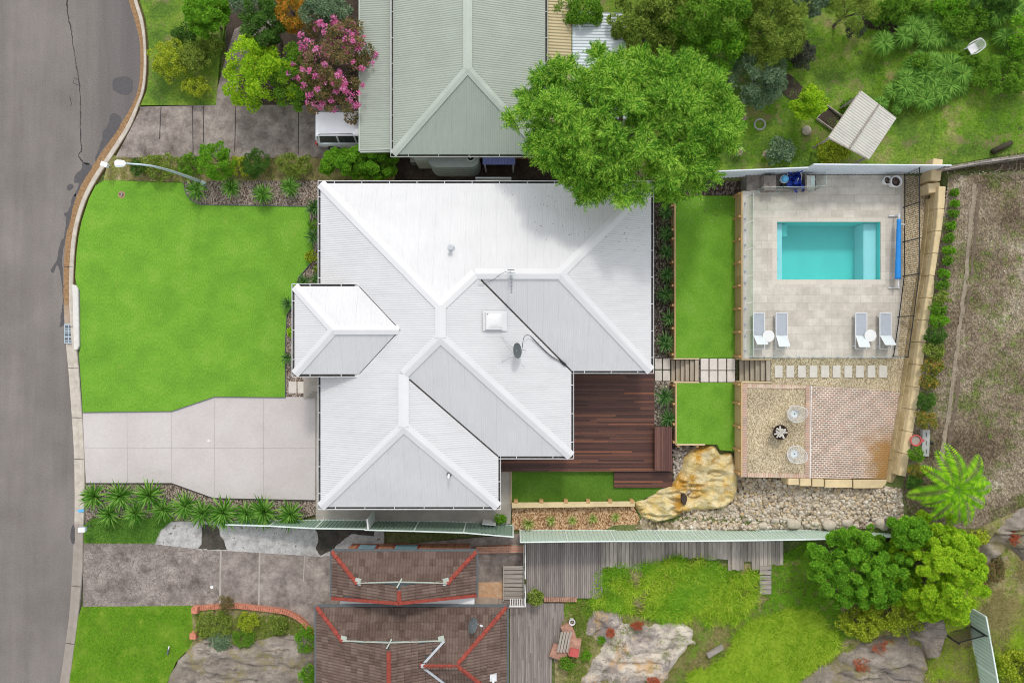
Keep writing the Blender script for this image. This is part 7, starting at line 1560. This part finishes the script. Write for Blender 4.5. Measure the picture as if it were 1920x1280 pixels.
# top middle and right
T('vine', 'climber', 'dark green climber sprawling over the tan and white patio roofs', 1088, 24, 44, 40, 3.4, M['l_mid'], 1100, .12, zg=0)
T('tree', 'tree', 'olive leaved tree at the top right of the white patio roof', 1222, 42, 78, 66, 4.2, M['l_olive'], 3000, .13, 'leaf', 26, zg=.6, per=6)
T('tree', 'tree', 'wide olive green tree left of the grey green bush at the top', 1322, 34, 92, 72, 4.6, M['l_mid'], 3000, .14, 'leaf', 28, zg=.9)
T('tree', 'tree', 'drooping yellow olive tree at the top beside the open lawn', 1438, 52, 62, 78, 4.0, M['l_olive'], 3000, .17, 'narrow', 24, zg=1.3, per=6)
T('tree', 'tree', 'fresh green tree wedged above the huge feathery tree', 1340, 92, 62, 50, 3.4, M['l_bright'], 1100, .14, 'leaf', zg=1.0)
T('shrub', 'shrub', 'pale grey green shrub right of the huge feathery tree', 1418, 146, 54, 52, 2.4, M['l_grey'], 1500, .17, 'narrow', zg=1.4)
T('tree', 'tree', 'grey green tree cut by the top edge right of the olive trees', 1512, 6, 42, 22, 2.8, M['l_grey'], 900, .13, zg=1.5)
T('tree', 'tree', 'fine leaved yellow green tree hanging from the top edge by the soil patch', 1592, 20, 46, 36, 3.0, M['l_olive'], 1500, .12, 'narrow', zg=1.6)
T('shrub', 'shrub', 'dull purple grey shrub below the yellow green tree at the top', 1601, 58, 20, 12, .9, M['l_purple'], 300, .07, zg=1.7, tr=False)
T('shrub', 'shrub', 'dark purple grey round shrub in the open lawn', 1502, 106, 30, 27, 1.3, M['l_purple'], 1000, .08, zg=1.6)
T('tree', 'tree', 'small bright leafy tree left of the rotated shelter', 1515, 196, 32, 32, 2.3, M['l_lime'], 1000, .11, zg=1.6)
T('shrub', 'shrub', 'cream and green speckled shrub under the lower corner of the shelter', 1560, 284, 38, 23, 1.2, M['l_yellow'], 800, .10, zg=1.7)
T('shrub', 'shrub', 'pale low shrub near the fence between the tree and the shelter', 1462, 284, 28, 26, .9, M['l_grey'], 500, .10, zg=1.6, tr=False)
T('shrub', 'shrub', 'grassy low plant below the left corner of the shelter', 1586, 200, 12, 12, .5, M['l_mid'], 150, .12, zg=1.7, tr=False)
for px, py, r, lb in ((1391, 222, 9, 'pale pink flowering tuft at the right edge of the huge tree'), (1436, 289, 6, 'small pink flower tuft in the grass above the grey blue fence'), (1385, 284, 7, 'pale flower tuft under the huge tree near the fence')): T('flower', 'flower', lb, px, py, r, r, .5, M['l_pale'], 60, .07, zg=1.5, tr=False)
T('shrub', 'shrub', 'wide leafy shrub at the right edge below the white chair', 1880, 148, 56, 42, 1.5, M['l_mid'], 1500, .11, zg=2.2)
T('shrub', 'shrub', 'bright shrub cut by the right edge level with the chair', 1918, 70, 28, 44, 1.8, M['l_bright'], 700, .12, zg=2.3)
T('shrub', 'shrub', 'leafy shrub left of the white chair among the strap leaved clumps', 1802, 40, 44, 34, 1.3, M['l_mid'], 1000, .11, zg=2.1)
T('shrub', 'shrub', 'spreading shrub at the top edge above the strap leaved clumps', 1690, 14, 60, 26, 1.3, M['l_mid'], 1000, .11, zg=1.9)
# east side hedge line
ehl = [(1791, 361, 9, 8), (1789, 381, 9, 8), (1786, 401, 10, 8), (1783, 423, 10, 9), (1777, 447, 10, 10), (1779, 469, 11, 9), (1775, 489, 11, 9), (1766, 514, 12, 10), (1767, 535, 11, 10), (1762, 558, 14, 11), (1759, 579, 13, 10), (1757, 601, 15, 12), (1752, 628, 18, 16), (1753, 658, 18, 16), (1748, 689, 17, 15), (1742, 715, 17, 13), (1734, 752, 15, 14), (1736, 785, 17, 16), (1717, 852, 12, 12), (1716, 880, 14, 14), (1712, 905, 12, 14)]
for i, (x, y, rx, ry) in enumerate(ehl): T('hedge_shrub', 'shrub', f'{ORD[i] if i < 20 else "last"} small shrub from the top in the row outside the sandstone wall', x + (i * 37 % 5) - 2, y, rx + (3 if i > 8 else -1) + (i * 7 % 3), ry + (2 if i > 8 else -1), .35 + .03 * i, M['l_tinged' if i in (14, 15, 17, 19) else ['l_mid', 'l_bright', 'l_dark', 'l_olive'][(i * 5 + 2) % 4 if i > 8 else i % 2]], 230 if i < 10 else 420, .07, group='shrubs in a row outside the sandstone wall', tr=False)
# bottom right trees
T('tree', 'tree', 'dense bright green tree behind the fence, left of its lighter twin', 1605, 1062, 86, 70, 3.9, M['l_bright'], 2600, .13, 'tuft', 40, zg=.8)
T('tree', 'tree', 'lighter bright green tree nearest the tree fern, reaching over the fence end', 1745, 1062, 76, 96, 4.4, M['l_lime'], 2900, .14, 'tuft', 44, zg=1.3)
T('tree', 'tree', 'small bright green crown poking over the end of the pale green fence', 1700, 994, 36, 30, 3.6, M['l_bright'], 800, .14, 'tuft', zg=1.4)
T('shrub', 'shrub', 'speckled yellow shrub below the two bright trees', 1672, 1140, 58, 46, 2.2, M['l_yellow'], 1500, .10, 'leaf', 24, zg=1.0)
T('shrub', 'shrub', 'smaller yellow speckled shrub at the lower left of the bright trees', 1615, 1165, 46, 28, 1.7, M['l_yellow'], 1000, .10, 'leaf', 20, zg=.9)
T('shrub', 'shrub', 'yellow green shrub in the corner right of the leaning green fence', 1905, 1250, 44, 40, 1.8, M['l_yellow'], 900, .10, zg=2.2)
T('shrub', 'shrub', 'dark red green scrub on the rock slab below the fern', 1850, 1065, 34, 26, .7, M['l_bronze'], 600, .09)
T('shrub', 'shrub', 'small yellow green bush beside the rock under the tree fern', 1835, 1008, 18, 16, .6, M['l_yellow'], 220, .09, tr=False)
T('shrub', 'shrub', 'dark green ferny bush at the rock foot below the fallen slabs', 1062, 1243, 14, 12, .6, M['l_mid'], 180, .1, zg=.2, tr=False)
T('shrub', 'shrub', 'brown green bush in the corner of the two weathered decks', 1004, 1118, 16, 16, 1.1, M['l_olive'], 420, .08, zg=.1, tr=False)
for px, py, rx, ry, mt, lb in ((1195, 1172, 12, 7, 'l_red', 'small red succulent patch at the top of the pale rock'), (1145, 1185, 9, 9, 'l_red', 'red succulent patch at the left side of the pale rock'), (1615, 1244, 20, 14, 'l_red', 'left red succulent patch on the dark rock ledge'), (1660, 1213, 26, 16, 'l_red', 'right red succulent patch on the dark rock ledge'), (1902, 1008, 10, 16, 'l_red', 'red succulent patch on the rock slab at the right edge'), (1128, 1198, 8, 8, 'l_bright', 'tiny green tuft in the crack of the pale rock'), (1100, 1228, 10, 12, 'l_bright', 'green tuft left of the pale rock'), (1225, 1275, 14, 6, 'l_red', 'rusty tuft at the bottom edge of the pale rock')):
    T('rock_plant', 'plant', lb, px, py, rx, ry, .3, M[mt], 260, .05, zg=PG(px, py).z + (.3 if mt == 'l_red' else .1), tr=False)
# ------------------------------------------------------------------ spiky rosettes
def rosette_mesh(name, r, nleaf, wd, mat, seed, up=.9, droop=.5, h0=.12):
    rg = np.random.default_rng(seed); nb = NB()
    ts = np.array([0, .35, .7, 1.0])
    for i in range(nleaf):
        el_ = math.radians(12 + 72 * (i / nleaf) ** 1.1); a = i * 2.39996 + rg.normal(0, .1); L_ = r * (1.02 - .28 * (i / nleaf)) * rg.uniform(.88, 1.1); dh = np.array([math.cos(a), math.sin(a), 0]); s_ = np.array([-math.sin(a), math.cos(a), 0]); v = []
        for t, w_ in zip(ts, (1.0, 1.0, .7, .02)):
            p = dh * (L_ * t * math.cos(el_ - droop * t * .5)) + np.array([0, 0, h0 + L_ * t * math.sin(el_) * up - droop * .35 * L_ * t * t]); v += [p + s_ * wd * w_ + [0, 0, .012], p - s_ * wd * w_ + [0, 0, .012]]
        v = np.array(v); nb.V.append(v); nb.F.append(np.array([(2 * k + 1, 2 * k + 3, 2 * k + 2, 2 * k) for k in range(3)]) + nb.n); nb.n += 8
    return nb.build(name, mat, org=(0, 0, 0))
def proto(name, cat, mats, r, nl, wd, variants=3, **k):
    out = []
    for s_ in range(variants):
        t = thing(name, 'x', cat, (0, 0, 0)); m_ = rosette_mesh('leaves', r, nl, wd, M[mats], 40 + s_ + int(r * 100), **k); m_.parent = t
        MB().lathe((0, 0, -.03), [(.05, 0), (.06, .12), (.03, .2)], 8).build('stem', M['bark'], t); out.append(t)
    return out
USED = {}
def put(pr, px, py, z, sc, label, group, cat=None):
    k = id(pr); i = USED.get(k, 0); USED[k] = i + 1; base = pr[i % len(pr)]; c = base if i < len(pr) else copy_tree(base)
    q = P(px, py, z) if z is not None else PG(px, py); sc *= random.uniform(.86, 1.12); c.location = q; c.rotation_euler = (random.gauss(0, .09), random.gauss(0, .09), random.uniform(0, 6.28)); c.scale = (sc, sc, sc * random.uniform(.85, 1.2)); c['label'] = label
    if group: c['group'] = group
    return c
pY = proto('yucca', 'spiky plant', 'l_yucca', 1.02, 110, .042, 4, up=.75, droop=.35)
for i, (x, y, r) in enumerate([(181, 930, 21), (229, 928, 25), (285, 926, 24), (208, 963, 20), (257, 960, 21), (309, 953, 21), (350, 947, 25), (383, 959, 23), (422, 959, 25), (465, 961, 22), (500, 957, 26), (548, 964, 25)]):
    lab = ['leftmost spiky yucca of the back row by the kerb', 'second spiky yucca of the back row below the driveway', 'third spiky yucca of the back row below the driveway', 'leftmost spiky yucca of the front row by the grass verge', 'second spiky yucca of the front row above the grass verge'][i] if i < 5 else f'{ORD[i-5]} spiky yucca from the left in the single file leading to the house'
    put(pY, x, y, .4, r / 24.5, lab, 'yuccas below the pale driveway')
for i, (x, y, r) in enumerate([(371, 357, 21), (435, 354, 19), (494, 366, 19), (546, 351, 19)]): put(pY, x, y, .4, r / 24.5, f'{ORD[i]} spiky yucca from the left in the mulch along the hedge strip', 'yuccas in the upper mulch bed')
pD = proto('yucca', 'spiky plant', 'l_yucca_dark', .72, 70, .032, 3, up=.75, droop=.35)
for x, y, r, lb in ((590, 390, 16, 'dark spiky yucca tucked at the top left roof corner'), (590, 445, 16, 'dark spiky yucca midway along the narrow bed left of the house'), (572, 530, 15, 'left dark spiky yucca just above the porch roof'), (595, 524, 15, 'right dark spiky yucca just above the porch roof'), (541, 570, 14, 'upper dark spiky yucca beside the porch gutter'), (541, 672, 14, 'lower dark spiky yucca beside the porch gutter')): put(pD, x, y, .35, r / 20, lb, 'dark yuccas beside the white house')
for i, (x, y) in enumerate([(1246, 400), (1248, 438), (1248, 474), (1248, 514), (1248, 553), (1254, 597), (1247, 643)]): put(pD, x, y, .35, .95, f'{ORD[i]} dark spiky yucca from the top in the dark bed right of the white roof', 'dark yuccas in the bed right of the white roof')
for x, y, lb in ((1247, 743, 'upper dark green yucca of the pair beside the red deck'), (1251, 783, 'lower dark green yucca of the pair beside the red deck')): put(pD, x, y, .35, 1.12, lb, 'dark yuccas beside the red deck')
pV = proto('striped_plant', 'spiky plant', 'l_variegated', .46, 40, .026, 2, up=.8, droop=.5)
for i, (x, y, r) in enumerate([(991, 978, 13), (1033, 974, 11), (1073, 974, 11), (1110, 970, 11), (1153, 968, 11)]): put(pV, x, y, .25, r / 13, f'{ORD[i]} small striped spiky plant from the left in the orange bark bed', 'small striped plants in the orange bark bed')
pL = proto('strap_leaf_clump', 'strap leaved plant', 'l_strap', .82, 260, .034, 4, up=.75, droop=1.05, h0=.2)
agp = [(1652, 84, 33), (1703, 52, 30), (1735, 78, 26), (1762, 58, 30), (1790, 82, 22), (1745, 38, 24), (1694, 150, 32), (1728, 142, 30), (1762, 128, 34), (1795, 145, 30), (1776, 165, 28), (1745, 175, 26), (1672, 174, 24), (1650, 196, 18), (1680, 205, 16), (1860, 30, 30), (1895, 20, 30), (1880, 75, 26), (1830, 20, 24), (1722, 108, 18)]
for i, (x, y, r) in enumerate(agp):
    lab = ['lone dark strap leaved clump on the grass above the shelter', 'strap leaved clump nearest the soil patch at the top', 'strap leaved clump at the lower side of the top group', 'strap leaved clump in the middle of the top group', 'small strap leaved clump left of the white chair', 'upper strap leaved clump by the leafy shrub', 'leftmost big strap leaved clump of the middle mass', 'second strap leaved clump of the middle mass', 'tallest strap leaved clump at the top of the middle mass', 'rightmost strap leaved clump of the middle mass', 'lowest right strap leaved clump of the middle mass', 'lowest strap leaved clump in the middle of the mass', 'strap leaved clump between the mass and the shelter', 'small strap leaved clump at the upper shelter edge', 'small strap leaved clump at the right shelter corner', 'strap leaved clump right of the chair at the top', 'strap leaved clump in the top right corner', 'strap leaved clump just above right of the chair', 'strap leaved clump above the chair at the top edge', 'small strap leaved clump between the two big masses'][i]
    put(pL, x, y, 2.6 if x > 1800 else 2.3, r / 33, lab, 'strap leaved clumps in the upper right garden')
for x, y in sorted(((1690, 168), (1710, 128), (1712, 160), (1728, 172), (1745, 118), (1745, 150), (1762, 158), (1780, 125), (1795, 165), (1730, 190), (1712, 182), (1692, 188), (1800, 128), (1760, 182), (1720, 60), (1752, 76), (1775, 72), (1765, 38), (1728, 34), (1690, 72))): cn_ = globals().setdefault('CN_', [0, 0]); w_ = int(y < 100); cn_[w_] += 1; put(pL, x, y, 2.3, .8, f'{ORD[cn_[w_] - 1]} smaller strap leaved clump from the left within the {"top" if w_ else "middle"} mass', 'smaller strap leaved clumps packed in the two masses')
# tree fern
def fern(px, py, rpx, zc, label, nfr=15):
    q = P(px, py, zc); g = zfun(q.x, q.y); t = thing('tree_fern', label, 'tree fern', (q.x, q.y, g)); R = rpx / S * (1 - zc / H); rg = np.random.default_rng(5)
    m = MB(); m.tube([(q.x, q.y, g - .1), (q.x, q.y, zc - .1)], [.13, .1], 10); m.build('trunk', M['bark'], t)
    for i in range(nfr):
        a = 2 * math.pi * (i + .35 * rg.uniform(-1, 1)) / nfr; L_ = R * rg.uniform(.84, 1.12); el_ = rg.uniform(.35, .8); dh = np.array([math.cos(a), math.sin(a), 0]); s_ = np.array([-math.sin(a), math.cos(a), 0]); nb = NB(); V_ = []; F_ = []; N_ = 27; bend = rg.uniform(-.15, .15)
        pth = lambda t: np.array([q.x, q.y, zc]) + dh * L_ * (t ** .95) + s_ * bend * L_ * t * t + np.array([0, 0, L_ * (el_ * t - (el_ + .28) * t * t)])
        for k in range(2, N_ + 1):
            t0 = k / N_; p = pth(t0); d = pth(min(1, t0 + .02)) - pth(t0 - .02); d /= np.linalg.norm(d); wl = L_ * .22 * math.sin(math.pi * min(1, t0 * .96 + .05)) ** .5 + .02
            for sg in (-1, 1):
                e = p + s_ * sg * wl * .92 + d * wl * .38 - np.array([0, 0, wl * .22]); w_ = d * .046; b = len(V_); md = (p + e) / 2 + np.array([0, 0, .02]); V_ += [p - w_ * .6, md - w_, e, md + w_]; F_.append((b, b + 1, b + 2, b + 3) if sg < 0 else (b, b + 3, b + 2, b + 1))
        b = len(V_)
        for k in range(9): p = pth(k / 8); V_ += [p + s_ * .018 * (1 - k / 9), p - s_ * .018 * (1 - k / 9)]
        F_ += [(b + 2 * k + 1, b + 2 * k + 3, b + 2 * k + 2, b + 2 * k) for k in range(8)]
        nb.V.append(np.array(V_)); nb.F.append(np.array(F_)); nb.n = len(V_); nb.build('frond', M['l_fern'], t)
fern(1794, 918, 76, 4.6, 'bright green tree fern with spreading fronds on the dry slope', 12)
# ------------------------------------------------------------------ long grass and ground cover
BL = []; BF = []
for k in range(9):
    a = 2.4 * k; r_ = .25 + .1 * (k % 3); b = len(BL); ln = .8 + .25 * (k % 2); d = np.array([math.cos(a), math.sin(a)]); s_ = np.array([-d[1], d[0]]) * .035
    BL += [(d[0] * .05 + s_[0], d[1] * .05 + s_[1], 0), (d[0] * .05 - s_[0], d[1] * .05 - s_[1], 0), (d[0] * r_ - s_[0], d[1] * r_ - s_[1], ln * .6), (d[0] * r_ + s_[0], d[1] * r_ + s_[1], ln * .6), (d[0] * r_ * 2.4, d[1] * r_ * 2.4, ln * .75), (d[0] * r_ * 2.4 + .01, d[1] * r_ * 2.4, ln * .74)]; BF += [(b, b + 1, b + 2, b + 3), (b + 3, b + 2, b + 4, b + 5)]
BL = np.array(BL)
def grass(name, label, poly, n_, size, mat, holes=(), zf=None, hmul=1.0, clump=None):
    pp = scatter_px(poly, n_, holes)
    if clump: pp = [p for p in pp if fbm(p[0] * clump + 7, p[1] * clump, 3) > -.05 + random.uniform(-.15, .15)]
    pos = np.array([tuple(PG(x, y, .0) if zf is None else P(x, y, zf)) for x, y in pp]); a = RNG.uniform(0, 2 * np.pi, len(pos)); c_, s_ = np.cos(a), np.sin(a); Z = np.zeros(len(a)); fr = np.stack([np.stack([c_, s_, Z], 1), np.stack([-s_, c_, Z], 1), np.stack([RNG.normal(0, .25, len(a)), RNG.normal(0, .25, len(a)), Z + 1], 1)], 1)
    sc = RNG.uniform(.6, 1.3, len(pos)) * size; nb = NB(); nb.inst(BL, BF, pos, fr, np.stack([sc, sc, sc * hmul], 1)); return tag(nb.build(name, mat), label, 'grass' if label else None, None, 'stuff')
grass('long_grass', 'lush long green grass growing below the plank walk', wobble([(1128, 1068), (1235, 1052), (1260, 1045), (1318, 1046), (1362, 1066), (1425, 1070), (1425, 1110), (1400, 1150), (1380, 1160), (1350, 1175), (1290, 1160), (1215, 1155), (1165, 1140), (1110, 1130), (1118, 1090)], 3, 8, 3), 3400, .40, M['l_grass'], hmul=.7, clump=.02)
grass('long_grass', 'yellow green long grass mound left of the dark rock ledge', wobble([(1380, 1185), (1420, 1160), (1480, 1140), (1530, 1150), (1565, 1190), (1570, 1215), (1525, 1245), (1480, 1275), (1380, 1290), (1300, 1290), (1290, 1262), (1350, 1245), (1372, 1215)], 3, 8, 5), 4200, .40, M['l_grass_y'], hmul=.7)
grass('long_grass', 'darker weeds under the left side of the bright trees', [(1430, 1060), (1520, 1010), (1560, 1130), (1620, 1190), (1570, 1200), (1540, 1150), (1470, 1135), (1430, 1110)], 1100, .22, M['l_grass'], hmul=.7)
grass('ground_cover', 'low weeds at the edges of the pale rock', [(1075, 1130), (1130, 1125), (1300, 1160), (1310, 1220), (1270, 1290), (1060, 1290), (1075, 1200), (1070, 1160)], 1500, .14, M['l_olive'], holes=[[(1110, 1145), (1290, 1165), (1298, 1205), (1255, 1240), (1245, 1280), (1095, 1280), (1112, 1200)]], hmul=.6)
grass('ground_cover', 'dry brown and olive tufts across the lower right corner', [(1740, 1120), (1800, 1090), (1930, 1040), (1930, 1290), (1720, 1290), (1745, 1230), (1780, 1190)], 6500, .28, M['l_dry'], hmul=.6, clump=.03)
grass('ground_cover', 'green tufts mixed through the lower right corner', [(1740, 1120), (1800, 1090), (1930, 1040), (1930, 1290), (1720, 1290), (1745, 1230), (1780, 1190)], 3600, .30, M['l_grass_y'], hmul=.6, clump=.02)
grass('ground_cover', 'sparse green weeds over the dry slope', [(1790, 330), (1930, 330), (1930, 900), (1860, 900), (1760, 850), (1790, 560)], 1500, .12, M['l_dry'], hmul=.5, clump=.03)
grass('ground_cover', 'short green weeds in the dry slope', [(1800, 480), (1920, 420), (1930, 900), (1790, 760)], 900, .13, M['l_grass'], hmul=.5, clump=.035)
grass('ground_cover', 'tufty grass through the upper right garden', [(1460, 60), (1930, 20), (1930, 270), (1500, 305), (1400, 310), (1400, 200)], 6000, .15, M['l_grass'], hmul=.5, clump=.03)
grass('ground_cover', 'weeds between the two weathered decks and the rocks', [(1062, 1125), (1130, 1120), (1100, 1190), (1075, 1160)], 450, .15, M['l_olive'], hmul=.6)
grass('ground_cover', 'weeds in the garden bed inside the brick edging', [(365, 1150), (560, 1155), (590, 1195), (480, 1200), (370, 1190)], 1300, .12, M['l_olive'], zf=.12, hmul=.7)
grass('ground_cover', 'grass tufts in the hedge strip along the driveway', [(210, 295), (740, 292), (740, 338), (200, 335)], 1600, .11, M['l_dry'], zf=.08, hmul=.7)
grass('verge_grass', 'dark green grass tufts on the verge below the yuccas', [(160, 985), (175, 972), (325, 970), (300, 995), (290, 1017), (160, 1015)], 2600, .13, M['l_strap'], zf=.1, hmul=.5)
grass('lawn_grass', 'short grass tufts of the lower left neighbour lawn', [(155, 1138), (362, 1137), (362, 1190), (325, 1240), (295, 1290), (128, 1290)], 6500, .11, M['l_grass'], zf=.1, hmul=.4, clump=.05)
grass('ground_cover', 'moss and weeds at the foot of the yellow boulder', [(1190, 975), (1260, 982), (1300, 985), (1300, 992), (1190, 990)], 300, .10, M['l_dry'], hmul=.4)
stones('leaf_litter', 'small leaves fallen from the big tree onto the lawn and path edges', [(1230, 330), (1385, 335), (1380, 420), (1260, 420)], 260, .012, .03, M['litter'], zf=T1 + .01, flat=.2)
lr = [(x, y) for x, y in scatter_px([(930, 348), (1215, 348), (1215, 470), (1100, 480), (980, 440)], 130)]; lps = np.array([tuple(on_roof(x, y) + Vector((0, 0, .015))) for x, y in lr]); nb_ = NB(); nb_.inst(LEAF - [.5, 0, 0], LF, lps, frames(unit(len(lps)) * [1, 1, .15], np.tile([0, 0, 1.0], (len(lps), 1))), RNG.uniform(.03, .07, len(lps)))
tag(nb_.build('leaf_litter', M['l_bronze']), 'fallen leaves scattered on the white roof beneath the big tree', 'leaves', None, 'stuff')

# looser growth that breaks up the edges of the long grass, the rocks and the beds
grass('long_grass', 'bright yellow green tussocks scattered through the long grass below the plank walk', wobble([(1120, 1075), (1235, 1055), (1320, 1050), (1420, 1072), (1425, 1110), (1380, 1165), (1290, 1165), (1165, 1145), (1105, 1135)], 8, 10, 31), 1300, .40, M['l_grass_y'], hmul=.9, clump=.03)
grass('ground_cover', 'ragged weeds ringing the long grass and the pale rock', [(1060, 1085), (1130, 1060), (1240, 1130), (1380, 1150), (1480, 1110), (1570, 1180), (1500, 1290), (1250, 1290), (1300, 1200), (1200, 1150), (1110, 1140), (1080, 1200), (1050, 1200)], 3800, .20, M['l_grass'], hmul=.6, clump=.035)
grass('ground_cover', 'dry straw coloured weeds between the grass and the rocks', [(1290, 1150), (1400, 1130), (1440, 1170), (1380, 1230), (1290, 1290), (1240, 1290), (1270, 1230), (1310, 1210)], 1500, .18, M['l_dry'], hmul=.6)
rk_ = [(1110, 1145), (1290, 1165), (1298, 1205), (1255, 1240), (1245, 1280), (1095, 1280), (1112, 1200)]
for nm, lb, cl_, n_, mt in (('moss', 'patches of olive moss and weeds growing on the pale rock', .045, 700, 'l_olive'), ('moss', 'rusty low growth in the hollows of the pale rock', .06, 420, 'l_bronze')):
    pp = [p for p in scatter_px(rk_, n_ * 3) if fbm(p[0] * cl_ + n_, p[1] * cl_, 3) > .24][:n_]; pos = np.array([tuple(PG(x, y) + Vector((0, 0, .36))) for x, y in pp]); a = RNG.uniform(0, 6.28, len(pos)); Z = np.zeros(len(a)); fr = np.stack([np.stack([np.cos(a), np.sin(a), Z], 1), np.stack([-np.sin(a), np.cos(a), Z], 1), np.stack([Z, Z, Z + 1], 1)], 1); nb_ = NB(); sc_ = RNG.uniform(.04, .10, len(a)); nb_.inst(BL, BF, pos, fr, np.stack([sc_, sc_, sc_], 1)); tag(nb_.build(nm, M[mt]), lb, 'moss', None, 'stuff')
T('shrub', 'shrub', 'leafy low shrub filling the gap between the two strap leaved masses', 1722, 122, 30, 22, 1.0, M['l_mid'], 600, .10, zg=1.9, tr=False)
T('shrub', 'shrub', 'low dark shrub at the right end of the middle strap leaved mass', 1812, 120, 22, 30, .9, M['l_mid'], 500, .10, zg=2.0, tr=False)
T('shrub', 'shrub', 'bright spreading shrub between the top strap leaved clumps', 1775, 20, 40, 26, 1.2, M['l_bright'], 800, .10, zg=2.0)
T('shrub', 'shrub', 'dense leafy shrub in the far top right corner', 1860, 10, 46, 26, 1.3, M['l_dark'], 900, .10, zg=2.3)
T('shrub', 'shrub', 'low leafy shrub at the top of the open lawn right of the soil patch', 1655, 30, 34, 24, .9, M['l_mid'], 600, .10, zg=1.8, tr=False)
